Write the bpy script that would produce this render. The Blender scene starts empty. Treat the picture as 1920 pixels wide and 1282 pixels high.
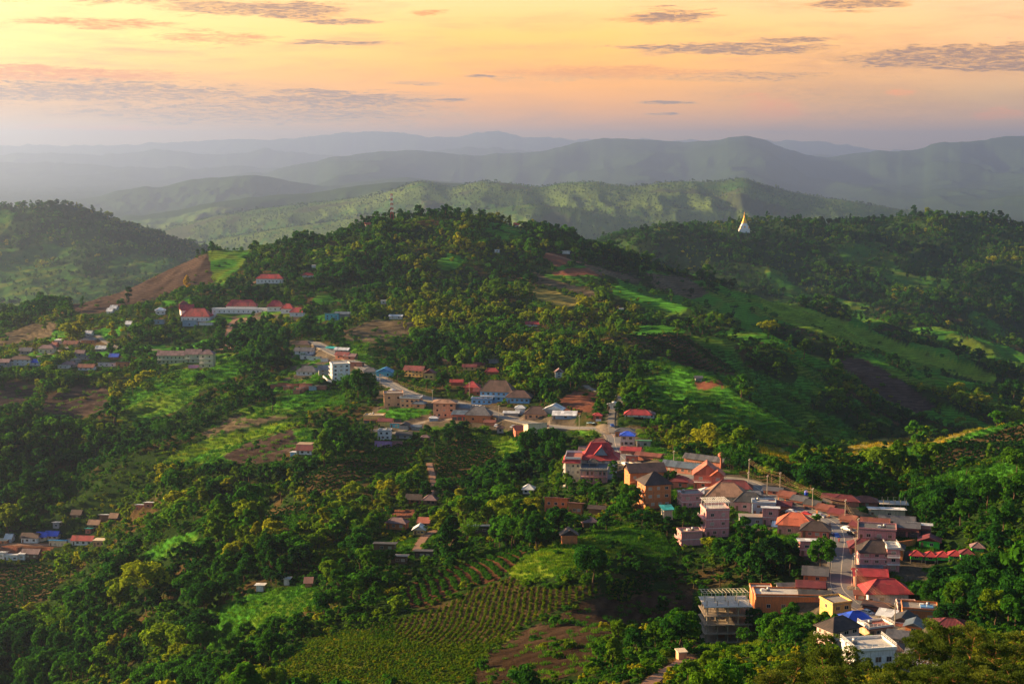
import bpy, math, random
import numpy as np
from mathutils import Vector, Matrix, Euler
R = math.radians
scene = bpy.context.scene
# ------------------------------------------------------------------ camera
F = 1920 * 50 / 36.0
PITCH = math.atan((641 - 285) / F)
cam_d = bpy.data.cameras.new('camera'); cam_d.lens = 50; cam_d.sensor_width = 36
cam_d.clip_start = 0.5; cam_d.clip_end = 120000
cam = bpy.data.objects.new('camera', cam_d); scene.collection.objects.link(cam)
cam.location = (0, 0, 0); cam.rotation_euler = (math.pi / 2 - PITCH, 0, 0)
scene.camera = cam
# ------------------------------------------------------------------ world
SUN_AZ, SUN_EL = -75.0, 15.0
w = bpy.data.worlds.new('World'); scene.world = w; w.use_nodes = True
nt = w.node_tree; N = nt.nodes; L = nt.links
for n in list(N): N.remove(n)
def wmath(op, a, b=None, c=None, clamp=False):
    n = N.new('ShaderNodeMath'); n.operation = op; n.use_clamp = clamp
    for i, v in enumerate((a, b, c)):
        if v is None: continue
        if isinstance(v, (int, float)): n.inputs[i].default_value = v
        else: L.new(v, n.inputs[i])
    return n.outputs[0]
def srgb(r, g, b):
    f = lambda c: (c / 255 / 12.92) if c / 255 <= 0.04045 else ((c / 255 + 0.055) / 1.055) ** 2.4
    return (f(r), f(g), f(b), 1.0)
def wramp(fac, stops):
    n = N.new('ShaderNodeValToRGB'); cr = n.color_ramp
    while len(cr.elements) > 1: cr.elements.remove(cr.elements[0])
    cr.elements[0].position = stops[0][0]; cr.elements[0].color = stops[0][1]
    for p, c in stops[1:]:
        e = cr.elements.new(p); e.color = c
    L.new(fac, n.inputs[0]); return n.outputs[0]
def wmix(f, a, b):
    n = N.new('ShaderNodeMix'); n.data_type = 'RGBA'
    if isinstance(f, (int, float)): n.inputs[0].default_value = f
    else: L.new(f, n.inputs[0])
    for v, s in ((a, n.inputs[6]), (b, n.inputs[7])):
        if isinstance(v, tuple): s.default_value = v
        else: L.new(v, s)
    return n.outputs[2]
tc = N.new('ShaderNodeTexCoord'); sp = N.new('ShaderNodeSeparateXYZ'); L.new(tc.outputs['Generated'], sp.inputs[0])
X, Y_, Z = sp.outputs
az = wmath('MULTIPLY', wmath('ARCTAN2', X, Y_), 57.29578)          # degrees right of the view
el = wmath('MULTIPLY', wmath('ARCSINE', Z), 57.29578)
cmb = N.new('ShaderNodeCombineXYZ'); L.new(wmath('MULTIPLY', az, 0.10), cmb.inputs[0]); L.new(wmath('MULTIPLY', el, 0.85), cmb.inputs[1])
def wnoise(vec, scale, detail, rough=0.55, dist=0.0):
    n = N.new('ShaderNodeTexNoise'); n.inputs['Scale'].default_value = scale; n.inputs['Detail'].default_value = detail
    n.inputs['Roughness'].default_value = rough; n.inputs['Distortion'].default_value = dist
    L.new(vec, n.inputs['Vector']); return n.outputs[0]
n_big = wnoise(cmb.outputs[0], 1.1, 6, 0.6, 0.3)
n_fine = wnoise(cmb.outputs[0], 4.5, 6, 0.7, 0.8)
n_wisp = wnoise(cmb.outputs[0], 13.0, 9, 0.74, 1.6)
V = wmath('DIVIDE', el, 8.0, clamp=True)                          # 0..1 over the first 8 degrees
def st(py): return max(0.0, min(1.0, (285 - py) / F * 57.29578 / 8.0))
left = wramp(V, [(0, srgb(224,190,168)), (st(235), srgb(226,184,156)), (st(190), srgb(226,176,112)), (st(150), srgb(255,208,124)), (st(90), srgb(255,236,176)), (st(10), srgb(255,226,198)), (1, srgb(235,200,190))])
mid = wramp(V, [(0, srgb(196,166,150)), (st(245), srgb(255,176,84)), (st(205), srgb(255,176,40)), (st(140), srgb(255,184,66)), (st(70), srgb(255,202,116)), (st(10), srgb(255,208,176)), (1, srgb(225,185,180))])
right = wramp(V, [(0, srgb(200,160,150)), (st(240), srgb(224,172,140)), (st(190), srgb(218,178,142)), (st(120), srgb(238,186,150)), (st(60), srgb(246,202,180)), (st(10), srgb(240,200,196)), (1, srgb(205,180,190))])
fl = wmath('MULTIPLY_ADD', az, -1 / 17.0, -0.12, clamp=True); fr = wmath('MULTIPLY_ADD', az, 1 / 15.0, -0.25, clamp=True)
col = wmix(fr, wmix(fl, mid, left), right)
# veils of thin cloud
cov = wmath('MULTIPLY', wmath('MULTIPLY_ADD', n_big, 4.0, -1.8, clamp=True), wmath('MULTIPLY_ADD', n_fine, 2.5, -0.75, clamp=True))
col = wmix(wmath('MULTIPLY', cov, 0.9), col, srgb(186, 140, 122))
# named cloud banks: (px, py, half width px, half height px, strength, kind) seen from the viewpoint, held at fixed sky bearings
banks = [(200,8,260,18,.9,0),(450,30,150,14,.6,0),(560,30,120,16,.8,0),(640,50,90,6,1,0),(400,82,120,14,.5,1),(645,88,120,5,1,0),(190,60,150,9,.6,1),(100,150,300,14,.8,1),(120,178,420,22,.8,0),
 (620,190,260,15,.8,0),(480,215,420,26,.6,0),(200,243,200,6,.5,2),(850,190,40,4,.8,0),(1250,40,90,16,.75,0),(1215,46,80,9,.5,1),(1590,24,100,12,1,0),(1370,100,210,13,.75,0),(1480,85,90,6,.8,0),
 (1240,95,130,5,.8,0),(1700,112,110,7,.8,0),(1800,118,220,20,.95,0),(1880,138,160,10,.7,0),(1150,140,240,12,.45,1),(1400,150,200,10,.5,0),(1850,3,120,8,.9,0),(1240,195,60,4,.7,0),(1240,216,40,3,.7,0),
 (1560,205,280,50,.35,3),(1430,210,70,28,.45,2),(1680,180,30,6,.5,2),(1860,220,60,10,.5,2),(1020,150,200,8,.35,0),(900,147,40,3,.8,0),(780,160,60,4,.5,0),(800,33,40,5,.5,1)]
wob = wmath('MULTIPLY', wmath('SUBTRACT', n_fine, 0.5), 1.0)
wob2 = wmath('MULTIPLY', wmath('SUBTRACT', n_big, 0.5), 1.0)
kinds = [srgb(146,116,122), srgb(214,142,84), srgb(255,160,84), srgb(190,148,116)]
for kk in (3, 1, 0, 2):
    best = None
    for (bx, by, hw, hh, sg, kd) in banks:
        if kd != kk: continue
        u0 = math.degrees(math.atan((bx - 960) / F)); v0 = math.degrees((285 - by) / F)
        du = wmath('MULTIPLY_ADD', az, 57.3 / 1e9 + F / (57.29578 * hw), -u0 * F / (57.29578 * hw))
        dv = wmath('MULTIPLY_ADD', el, F / (57.29578 * hh), -v0 * F / (57.29578 * hh))
        dv = wmath('MULTIPLY_ADD', wob, 3.4, dv); du = wmath('MULTIPLY_ADD', wob2, 1.5, du)
        r2 = wmath('MULTIPLY_ADD', du, du, wmath('MULTIPLY', dv, dv))
        m = wmath('MULTIPLY', wmath('SUBTRACT', 1.35, r2, clamp=True), min(1.0, sg * 1.5))
        best = m if best is None else wmath('MAXIMUM', best, m)
    best = wmath('MULTIPLY', wmath('SUBTRACT', best, wmath('MULTIPLY_ADD', n_wisp, -2.9, 1.78, clamp=True)), 1.35, clamp=True)
    col = wmix(best, col, kinds[kk])
    if kk == 0:   # bright orange lower rims of the grey banks
        rim = wmath('MULTIPLY', wmath('MULTIPLY', best, wmath('SUBTRACT', 1.0, best)), wmath('MULTIPLY_ADD', n_fine, 3.0, -0.9, clamp=True))
        col = wmix(wmath('MULTIPLY', rim, 2.2, clamp=True), col, srgb(255, 196, 120))
warm = N.new('ShaderNodeVectorMath'); warm.operation = 'MULTIPLY'; warm.inputs[1].default_value = (1.12, .96, .46); L.new(col, warm.inputs[0]); col = warm.outputs[0]
skyt = N.new('ShaderNodeTexSky'); skyt.sky_type = 'NISHITA'; skyt.sun_disc = False
skyt.sun_elevation = R(SUN_EL); skyt.sun_rotation = R(SUN_AZ); skyt.altitude = 1200; skyt.air_density = 1.2; skyt.dust_density = 2.0
SKY_K, GLOW_K = 0.045, 0.47
sk = N.new('ShaderNodeVectorMath'); sk.operation = 'SCALE'; sk.inputs[3].default_value = SKY_K; L.new(skyt.outputs[0], sk.inputs[0])
gl = N.new('ShaderNodeVectorMath'); gl.operation = 'SCALE'; gl.inputs[3].default_value = GLOW_K; L.new(col, gl.inputs[0])
# the sunset glow band fades into the clear Nishita sky higher up and away from the sun
hi = wmath('MULTIPLY_ADD', el, -1 / 3.5, 2.85, clamp=True)
wd = wmath('MULTIPLY_ADD', wmath('ABSOLUTE', wmath('ADD', az, 30.0)), -1 / 20.0, 3.75, clamp=True)
fin = wmix(wmath('MULTIPLY', hi, wd), sk.outputs[0], gl.outputs[0])
bg = N.new('ShaderNodeBackground'); L.new(fin, bg.inputs[0]); bg.inputs[1].default_value = 1.0
wo = N.new('ShaderNodeOutputWorld'); L.new(bg.outputs[0], wo.inputs[0])
# ------------------------------------------------------------------ sun
sl = bpy.data.lights.new('sun', 'SUN'); sl.energy = 5.0; sl.angle = R(0.6); sl.color = (1.0, 0.66, 0.32)
so = bpy.data.objects.new('sun', sl); scene.collection.objects.link(so)
sdir = Vector((math.sin(R(SUN_AZ)) * math.cos(R(SUN_EL)), math.cos(R(SUN_AZ)) * math.cos(R(SUN_EL)), math.sin(R(SUN_EL))))
so.rotation_euler = sdir.to_track_quat('Z', 'Y').to_euler(); so.location = sdir * 300
# ------------------------------------------------------------------ exposure
scene.view_settings.view_transform = 'Standard'; scene.view_settings.look = 'None'
scene.view_settings.exposure = 1.8; scene.view_settings.gamma = 1.0
cy = scene.cycles
cy.use_denoising = True; cy.max_bounces = 4; cy.diffuse_bounces = 2; cy.glossy_bounces = 1; cy.transmission_bounces = 2
cy.volume_bounces = 0; cy.transparent_max_bounces = 4; cy.caustics_reflective = False; cy.caustics_refractive = False
HAZE_D = 0.000047
# ------------------------------------------------------------------ helpers: pixel <-> world
cp, sp_ = math.cos(PITCH), math.sin(PITCH)
def px_dir(px, py):
    """(s, q): sideways and vertical slope per metre of depth of the sight line through a photo pixel"""
    dy = F * cp + (641 - py) * sp_; dz = -F * sp_ + (641 - py) * cp
    return (px - 960) / dy, dz / dy
def to_px(x, y, z):
    x, y, z = np.asarray(x, float), np.asarray(y, float), np.asarray(z, float)
    yc = y * cp - z * sp_; zc = y * sp_ + z * cp
    yc = np.maximum(yc, 1e-3)
    return 960 + F * x / yc, 641 - F * zc / yc
# ------------------------------------------------------------------ noise
def _hash(ix, iy, seed):
    h = (ix.astype(np.int64) * 374761393 + iy.astype(np.int64) * 668265263 + seed * 974634777) & 0xFFFFFFFF
    h = ((h ^ (h >> 13)) * 1274126177) & 0xFFFFFFFF
    return ((h ^ (h >> 16)) & 0xFFFFFF) / float(0xFFFFFF)
def vnoise(x, y, seed=0):
    ix, iy = np.floor(x), np.floor(y); fx, fy = x - ix, y - iy
    fx = fx * fx * fx * (fx * (fx * 6 - 15) + 10); fy = fy * fy * fy * (fy * (fy * 6 - 15) + 10)
    a, b = _hash(ix, iy, seed), _hash(ix + 1, iy, seed); c, d = _hash(ix, iy + 1, seed), _hash(ix + 1, iy + 1, seed)
    return (a + (b - a) * fx) * (1 - fy) + (c + (d - c) * fx) * fy
def fbm(x, y, oct=4, seed=0, ridged=False):
    t = 0; a = 1; s = 0; c_, s_ = math.cos(0.6), math.sin(0.6)
    for i in range(oct):
        n = vnoise(x, y, seed + i * 17)
        if ridged: n = 1 - np.abs(2 * n - 1)
        t = t + a * n; s += a; a *= 0.5
        x, y = (x * c_ - y * s_) * 2.03, (x * s_ + y * c_) * 2.03
    return t / s
# ------------------------------------------------------------------ control points (px, py, depth) read off the photo
CP = """0 1282 640;300 1282 530;480 1282 430;700 1282 370;1000 1282 335;1200 1282 300;1450 1282 270;1350 1235 325;1345 1208 440;1480 1150 445;1580 1160 430;1650 1195 395
1590 1000 500;1600 1100 450;1560 960 540;1500 930 580;1400 900 620;1300 905 620;1250 965 560;1180 890 650;1100 915 640;1060 985 580;1150 830 745;1160 790 800;1130 760 850;1210 765 830
1700 1000 500;1800 1055 470;1900 1110 430;1920 1010 450;1920 920 520;1800 935 590;1920 1160 380;1850 1205 320;1700 950 600;1850 870 660;1920 860 610;1720 835 880;1920 778 900;1650 838 1000;1800 805 890
1500 855 850;1440 820 900;1350 785 900;1300 725 1020;1240 740 960;1400 760 1000;1550 745 1250;1700 805 1200;1500 655 1480;1650 700 1430;1750 762 1330;1850 700 1700;1910 660 2050;1600 830 1080
1400 545 1880;1200 490 1980;1000 430 1950;750 412 1900;850 410 1950;920 415 1950;1300 525 1950;1500 585 1900;1700 640 1950;680 420 1850;600 445 1800;520 460 1780
800 500 1650;650 520 1600;500 490 1750;900 600 1350;1000 560 1500;1100 620 1300;1150 680 1150;1050 680 1100;900 680 1100;800 640 1250;720 610 1350;600 650 1200;450 590 1480;500 530 1600;350 590 1500;300 550 1700
430 482 1900;340 500 1880;250 525 1850;180 550 1800;100 572 1750;0 605 1700;-120 640 1650;100 660 1400;0 680 1350;200 660 1400;300 700 1250;350 680 1290;100 750 1150;0 780 1100;250 740 1120;0 850 1000;200 885 950;450 730 1080;500 800 950;550 720 1100
680 700 1070;650 780 920;750 800 880;850 770 900;960 780 870;940 830 810;870 850 780;700 850 800;600 900 740;450 850 850;350 900 820;250 940 850;100 1005 860;0 1038 840;300 1000 720;150 930 980;0 920 1000;400 950 720
100 1150 720;250 1150 630;0 1200 690;450 1100 560;500 1150 520;350 1040 650;650 1030 600;750 1030 580;700 970 660;800 980 650;900 990 600;850 1080 510;1000 940 650;900 920 690;750 930 710;950 880 740;600 1100 525;650 1200 440;550 1180 470
1120 1095 450;950 1120 455;850 1180 430;700 1200 425;520 1230 425;1050 1030 500;1180 1010 520;1000 1060 475;1290 1045 505;1250 1100 480;1200 1180 430;1130 1180 400;1000 1200 400;1400 1050 490;1450 1000 540
1920 645 2300;1600 560 2550;1800 565 2600;1300 500 2700;1250 450 2850;1400 437 3000;1500 418 3100;1700 412 3200;1850 418 3200;1920 436 3200;1600 485 2900;1750 500 2900;1180 445 2800;2060 460 3200;2060 680 2300
0 385 4500;80 385 4500;180 405 4450;250 435 4400;350 470 4300;420 490 4200;0 560 3400;150 540 3450;250 530 3600;50 480 3950;200 470 4000;-140 400 4600;-140 580 3400;-140 1282 640;-140 1040 850;-140 850 1000;-140 700 1350
2060 1100 420;2060 900 520;2060 780 880;2060 850 620"""
S_, LY, Q = [], [], []
for t in CP.replace('\n', ';').split(';'):
    a, b, c = [float(v) for v in t.split()]
    s, q = px_dir(a, b); S_.append(s); LY.append(math.log(c)); Q.append(q)
def raw(s, Y, z): S_.append(s); LY.append(math.log(Y)); Q.append(z / Y)
for s in (-.45, -.22, 0, .22, .45):
    raw(s, 5, -2.9); raw(s, 12, -6.6); raw(s, 30, -14.5); raw(s, 60, -29); raw(s, 100, -47)
for s, z in ((-.45, -100), (-.22, -92), (0, -86), (.14, -80), (.3, -78), (.45, -80)): raw(s, 180, z)
for s, z in ((-.45, -160), (-.3, -150), (-.15, -127), (0, -119)): raw(s, 280, z)
for s, z in ((-.45, -200), (-.34, -190), (-.25, -170)): raw(s, 400, z)
for s in (-.45, -.36, -.25, -.17): raw(s, 2150, -300)                  # hollow behind the left ridge
for s, z in ((-.12, -260), (-.05, -240), (.02, -250), (.08, -260), (.14, -262), (.2, -270)): raw(s, 2330, z)
for s in (.05, -.02, -.1): raw(s, 2750, -300)
for s in (0, .15, .3, .45): raw(s, 3750, -350)
for s in (-.45, -.3, -.15, -.05, .1, .25, .4): raw(s, 5600, -590)
for s in (-.45, -.3, -.2): raw(s, 2800, -400)
for s in (-.1, -.05): raw(s, 3900, -430)
raw(.25, 1130, -232); raw(.33, 1250, -255); raw(.42, 1300, -265); raw(.35, 760, -175)
raw(.3, 540, -148); raw(-.2, 730, -206); raw(.04, 2120, -150); raw(.1, 2150, -190)
S_, LY, Q = np.array(S_), np.array(LY), np.array(Q)
KX, KY = 1.0, 0.9
def _k(r2): return np.where(r2 > 1e-12, r2 * np.log(np.maximum(r2, 1e-12)) * 0.5, 0)
n_ = len(S_); PX_, PY_ = S_ * KX, LY * KY
A_ = _k((PX_[:, None] - PX_[None]) ** 2 + (PY_[:, None] - PY_[None]) ** 2) + np.eye(n_) * 2e-4
P_ = np.c_[np.ones(n_), PX_, PY_]
M_ = np.block([[A_, P_], [P_.T, np.zeros((3, 3))]])
W_ = np.linalg.solve(M_, np.r_[Q, 0, 0, 0])
def tps(s, ly):
    out = np.empty(s.shape); sf, lf, of = s.ravel(), ly.ravel(), out.ravel()
    for i in range(0, len(sf), 40000):
        a, b = sf[i:i + 40000, None] * KX, lf[i:i + 40000, None] * KY
        of[i:i + 40000] = _k((a - PX_) ** 2 + (b - PY_) ** 2) @ W_[:n_] + W_[n_] + W_[n_ + 1] * a[:, 0] + W_[n_ + 2] * b[:, 0]
    return of.reshape(s.shape)
# ------------------------------------------------------------------ far ranges: crest lines (px, py), depth, half width towards us
RANGES = [
 (7700, 1300, 500, "-300 570;250 500;330 470;420 446;520 428;600 418;680 402;760 398;840 402;930 392;1000 384;1080 394;1160 410;1260 425;1350 450;2200 540"),
 (12200, 2200, 800, "-300 470;150 425;250 404;330 392;400 380;470 370;560 364;640 352;700 346;780 341;860 343;960 356;1100 370;1300 376;2200 430"),
 (9500, 2300, 700, "-300 470;-100 470;100 460;250 445;330 424;400 404;540 388;640 378;720 362;790 338;850 352;900 340;960 347;1020 353;1050 345;1100 343;1180 351;1270 341;1350 341;1395 333;1430 348;1500 363;1560 372;1620 381;1700 394;1760 404;1920 430;2200 450"),
 (17500, 3000, 900, "-300 420;0 385;90 375;170 372;220 356;270 349;300 353;350 339;400 335;470 329;530 338;600 350;700 341;760 333;900 345;1100 360;1400 390;2200 420"),
 (27000, 8000, 1800, "-300 420;0 400;200 380;330 352;400 336;450 326;500 322;560 305;640 293;700 285;790 280;840 290;900 294;1000 283;1080 268;1160 257;1220 265;1270 268;1320 262;1400 258;1440 265;1510 291;1560 295;1650 283;1720 280;1760 268;1800 264;1850 262;1920 253;2050 245;2200 250"),
 (32000, 3500, 1400, "-300 308;0 306;130 305;250 315;330 312;400 316;450 312;530 315;640 330;2200 340"),
 (39000, 4000, 1700, "-300 288;0 290;100 285;200 291;280 281;400 292;500 279;600 291;700 292;800 285;870 277;960 279;1050 290;1450 290;1600 291;2200 285"),
 (50000, 5000, 1800, "-300 275;200 272;450 262;560 258;690 247;760 252;860 258;920 246;1000 258;1100 262;1300 262;1480 263;1560 268;1640 280;1750 285;2200 280")]
FLOOR = -620.0
NS, NY = 860, 1500
sv = np.linspace(-.47, .47, NS)
lyv = np.concatenate([np.linspace(math.log(5), math.log(230), 120, endpoint=False), np.linspace(math.log(230), math.log(5600), 1040, endpoint=False),
                      np.linspace(math.log(5600), math.log(58000), NY - 1160)])
SG, LG = np.meshgrid(sv, lyv)                     # rows = depth
YG = np.exp(LG); XG = SG * YG
Z = np.full(YG.shape, FLOOR)
nearm = YG < 4000
qs = tps(SG[::5, ::5], LG[::5, ::5])              # spline on a coarse net, bilinear between
def lerp_idx(n, st_):
    i = np.arange(n) / st_; i0 = np.minimum(i.astype(int), (n - 1) // st_ - 1); return i0, i - i0
i0, fi = lerp_idx(NY, 5); j0, fj = lerp_idx(NS, 5)
# rows are log-spaced in pieces, so interpolate on real ly
lc = lyv[::5]; i0 = np.clip(np.searchsorted(lc, lyv, side='right') - 1, 0, len(lc) - 2); fi = (lyv - lc[i0]) / (lc[i0 + 1] - lc[i0]); fi = np.clip(fi, 0, 1)
qi = qs[i0][:, j0] * (1 - fi)[:, None] * (1 - fj) + qs[i0 + 1][:, j0] * fi[:, None] * (1 - fj) + qs[i0][:, j0 + 1] * (1 - fi)[:, None] * fj + qs[i0 + 1][:, j0 + 1] * fi[:, None] * fj
zn = qi * YG
bl = np.clip((YG - 4900) / 900, 0, 1); bl = bl * bl * (3 - 2 * bl)
zn = zn * (1 - bl) + FLOOR * bl
# relief: gullies and hummocks that grow with distance from the houses
rel = fbm(XG / 260, YG / 260, 5, 3, True) - 0.62
hum = fbm(XG / 45, YG / 45, 4, 9) - 0.5
amp = np.clip((YG - 560) / 2200, 0, 1)
zn = zn + rel * (4 + 46 * amp) * np.clip((YG - 240) / 400, 0.1, 1) * (1 - bl) + hum * (1.2 + 9 * amp) * np.clip(YG / 400, 0, 1)
# spurs and gullies running down the right-hand flank
sg = fbm((1.5 * XG + YG) / 1.8 / 150, (XG - 1.5 * YG) / 1.8 / 620, 4, 141, True) - 0.6
wR = np.clip((SG - .05) / .07, 0, 1) * np.clip((YG - 760) / 250, 0, 1) * np.clip((2350 - YG) / 350, 0, 1)
wL = np.clip((-.06 - SG) / .08, 0, 1) * np.clip((YG - 620) / 200, 0, 1) * np.clip((1350 - YG) / 250, 0, 1)
zn = zn + sg * 58 * wR + (fbm((XG - 1.2 * YG) / 1.6 / 110, (1.2 * XG + YG) / 1.6 / 420, 4, 151, True) - .6) * 26 * wL
Z = zn.copy()
far = YG > 4300
for (Yr, Wf, Wb, txt) in RANGES:
    pts = np.array([[float(v) for v in t.split()] for t in txt.split(';')])
    sx = np.array([px_dir(a, b) for a, b in pts])
    q = np.interp(sv, sx[:, 0], sx[:, 1])
    k = np.ones(9) / 9; q = np.convolve(np.pad(q, 4, 'edge'), k, 'valid')
    jit = (fbm(sv * Yr / 420 + 11, sv * 0 + Yr, 4, 5) - 0.5) * Yr * 0.0035
    bow = Yr + (fbm(sv * Yr / 1500 + 3, sv * 0 + 7.3, 3, 21) - 0.5) * Wf * 0.5
    cz = q * bow + jit
    spur = fbm(XG[far] / (Wf * 0.42), YG[far] / (Wf * 0.9), 5, int(Yr) % 97, True)
    sj = np.broadcast_to(np.arange(NS), YG.shape)[far]
    d = YG[far] - bow[sj]
    wdt = np.where(d < 0, Wf * (0.45 + 1.1 * spur), Wb * 2)
    sh = 1 / (1 + (d / wdt) ** 2 * 1.9) 
    sh = np.clip((sh - 0.12) / 0.88, 0, 1)
    zr = FLOOR + (cz[sj] - FLOOR) * sh - (1 - sh) * sh * Wf * .16 * (1 - spur)
    if Yr < 20000: zr = zr + (fbm(XG[far] / 210, YG[far] / 420, 4, 171, True) - .6) * 60 * np.clip((1.02 - sh) * 4, 0, 1) * (Yr / 9500)
    zz = Z[far]; Z[far] = np.maximum(zz, zr)
def height(x, y):
    """terrain height, bilinear on the same net the mesh uses"""
    x = np.asarray(x, float); y = np.maximum(np.asarray(y, float), 5.01)
    s = x / y; ly = np.log(y)
    fj_ = np.clip((s - sv[0]) / (sv[1] - sv[0]), 0, NS - 1.001); j = fj_.astype(int); fj_ = fj_ - j
    i = np.clip(np.searchsorted(lyv, ly, side='right') - 1, 0, NY - 2); fi_ = np.clip((ly - lyv[i]) / (lyv[i + 1] - lyv[i]), 0, 1)
    return Z[i, j] * (1 - fi_) * (1 - fj_) + Z[i + 1, j] * fi_ * (1 - fj_) + Z[i, j + 1] * (1 - fi_) * fj_ + Z[i + 1, j + 1] * fi_ * fj_
def ground(px, py, ymin=120, ymax=56000):
    """first point of the terrain on the sight line through a photo pixel"""
    s, q = px_dir(px, py)
    if 560 < px < 1130 and 385 < py < 440: ymax = 2150      # the main hilltop: stay on its crest
    y = np.exp(np.linspace(math.log(ymin), math.log(ymax), 6000)); z = height(s * y, y)
    hit = np.nonzero(q * y <= z)[0]
    if len(hit) == 0: k = int(np.argmin(q * y - z))
    else: k = hit[0]
    return Vector((s * y[k], y[k], float(z[k])))
# ------------------------------------------------------------------ roads, carved into the hillside before it is meshed
def catmull(P, n=8):
    P = [Vector(p) for p in P]; P = [2 * P[0] - P[1]] + P + [2 * P[-1] - P[-2]]; out = []
    for i in range(1, len(P) - 2):
        for k in range(n):
            t = k / n; a, b, c, d = P[i - 1], P[i], P[i + 1], P[i + 2]
            out.append(0.5 * ((2 * b) + (c - a) * t + (2 * a - 5 * b + 4 * c - d) * t * t + (3 * b - a - 3 * c + d) * t ** 3))
    out.append(P[-2]); return out
ROADS = [  # name, half width, smoothing, pixels
 ('main', 4.9, [(1760,1260),(1700,1200),(1650,1160),(1605,1128),(1580,1105),(1577,1075),(1581,1035),(1583,1008),(1572,985),(1545,969),(1510,958),(1475,943),(1440,928),(1400,905),(1340,897),(1270,893),(1215,882),(1180,868),(1162,852),(1154,835),(1148,815),(1120,803),(1060,802),(1000,795),(950,783),(900,768),(850,755),(800,748),(755,733),(715,712),(690,695),(655,675),(625,662),(607,652),(590,643),(565,640)]),
 ('side', 1.9, [(1148,812),(1146,790),(1150,765),(1165,748),(1140,738),(1110,730),(1097,722)]),
 ('side', 2.4, [(905,772),(850,785),(800,790),(770,800),(740,812),(700,805)]),
 ('side', 2.2, [(-60,668),(0,662),(60,668),(120,655),(175,628),(195,640),(235,655),(300,656)]),
 ('dirt', 2.4, [(380,657),(430,652),(425,640),(440,600),(480,600)]),
 ('dirt', 2.4, [(420,552),(455,545),(475,530),(500,524)]),
 ('dirt', 2.0, [(980,468),(1030,476),(1075,490),(1110,500),(1160,515)]),
 ('dirt', 2.6, [(-30,1020),(30,1020),(110,1022)]),
 ('dirt', 1.8, [(865,988),(830,992),(800,1003),(780,1030)]), ('dirt', 1.5, [(805,868),(812,900),(806,930)]),
 ('dirt', 1.6, [(1290,1235),(1240,1262),(1215,1282)])]
ROADP = []
for kind, hw, pp in ROADS:
    P = [ground(*p) for p in pp]; P = catmull(P, 10)
    z = np.array([p.z for p in P]); k = 9
    z = np.convolve(np.pad(z, k // 2, 'edge'), np.ones(k) / k, 'valid')
    P = [Vector((p.x, p.y, float(zz))) for p, zz in zip(P, z)]
    # even spacing
    Q2 = [P[0]]
    for p in P[1:]:
        while (p - Q2[-1]).length > 2.2: Q2.append(Q2[-1] + (p - Q2[-1]).normalized() * 2.0)
    ROADP.append((kind, hw, Q2))
def grid_window(x, y, rad):
    """index box of the net that covers a disc"""
    y0, y1 = max(y - rad, 6), y + rad
    i0_, i1_ = np.searchsorted(lyv, math.log(y0)) - 1, np.searchsorted(lyv, math.log(y1)) + 1
    ss = [(x - rad) / y0, (x - rad) / y1, (x + rad) / y0, (x + rad) / y1]
    j0_, j1_ = np.searchsorted(sv, min(ss)) - 1, np.searchsorted(sv, max(ss)) + 1
    return slice(max(i0_, 0), min(i1_, NY)), slice(max(j0_, 0), min(j1_, NS))
ROADD = np.full(YG.shape, 99.0)
DIRTD = np.full(YG.shape, 99.0)
for kind, hw, Q2 in ROADP:
    D = ROADD if kind != 'dirt' else DIRTD
    TZ = {}
    wz = np.zeros(YG.shape); bd = np.full(YG.shape, 99.0)
    for p in Q2:
        a, b = grid_window(p.x, p.y, hw + 9)
        d = np.hypot(XG[a, b] - p.x, YG[a, b] - p.y)
        m = d < bd[a, b]
        wz[a, b] = np.where(m, p.z, wz[a, b]); bd[a, b] = np.minimum(bd[a, b], d)
    t = np.clip((bd - hw - 1.2) / 7, 0, 1); t = t * t * (3 - 2 * t); on = bd < 98
    Z[on] = (Z * t + (wz - 0.22) * (1 - t))[on]
    D[:] = np.minimum(D, bd - hw)
# ------------------------------------------------------------------ land cover, named by what grows there; C_LIT paints sunlight into grass colour
def pin(poly, PX, PY):
    ins = np.zeros(PX.shape, bool); n = len(poly)
    for i in range(n):
        x1, y1 = poly[i]; x2, y2 = poly[(i + 1) % n]
        if y1 == y2: continue
        c = ((y1 > PY) != (y2 > PY)) & (PX < (x2 - x1) * (PY - y1) / (y2 - y1) + x1)
        ins ^= c
    return ins
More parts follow.
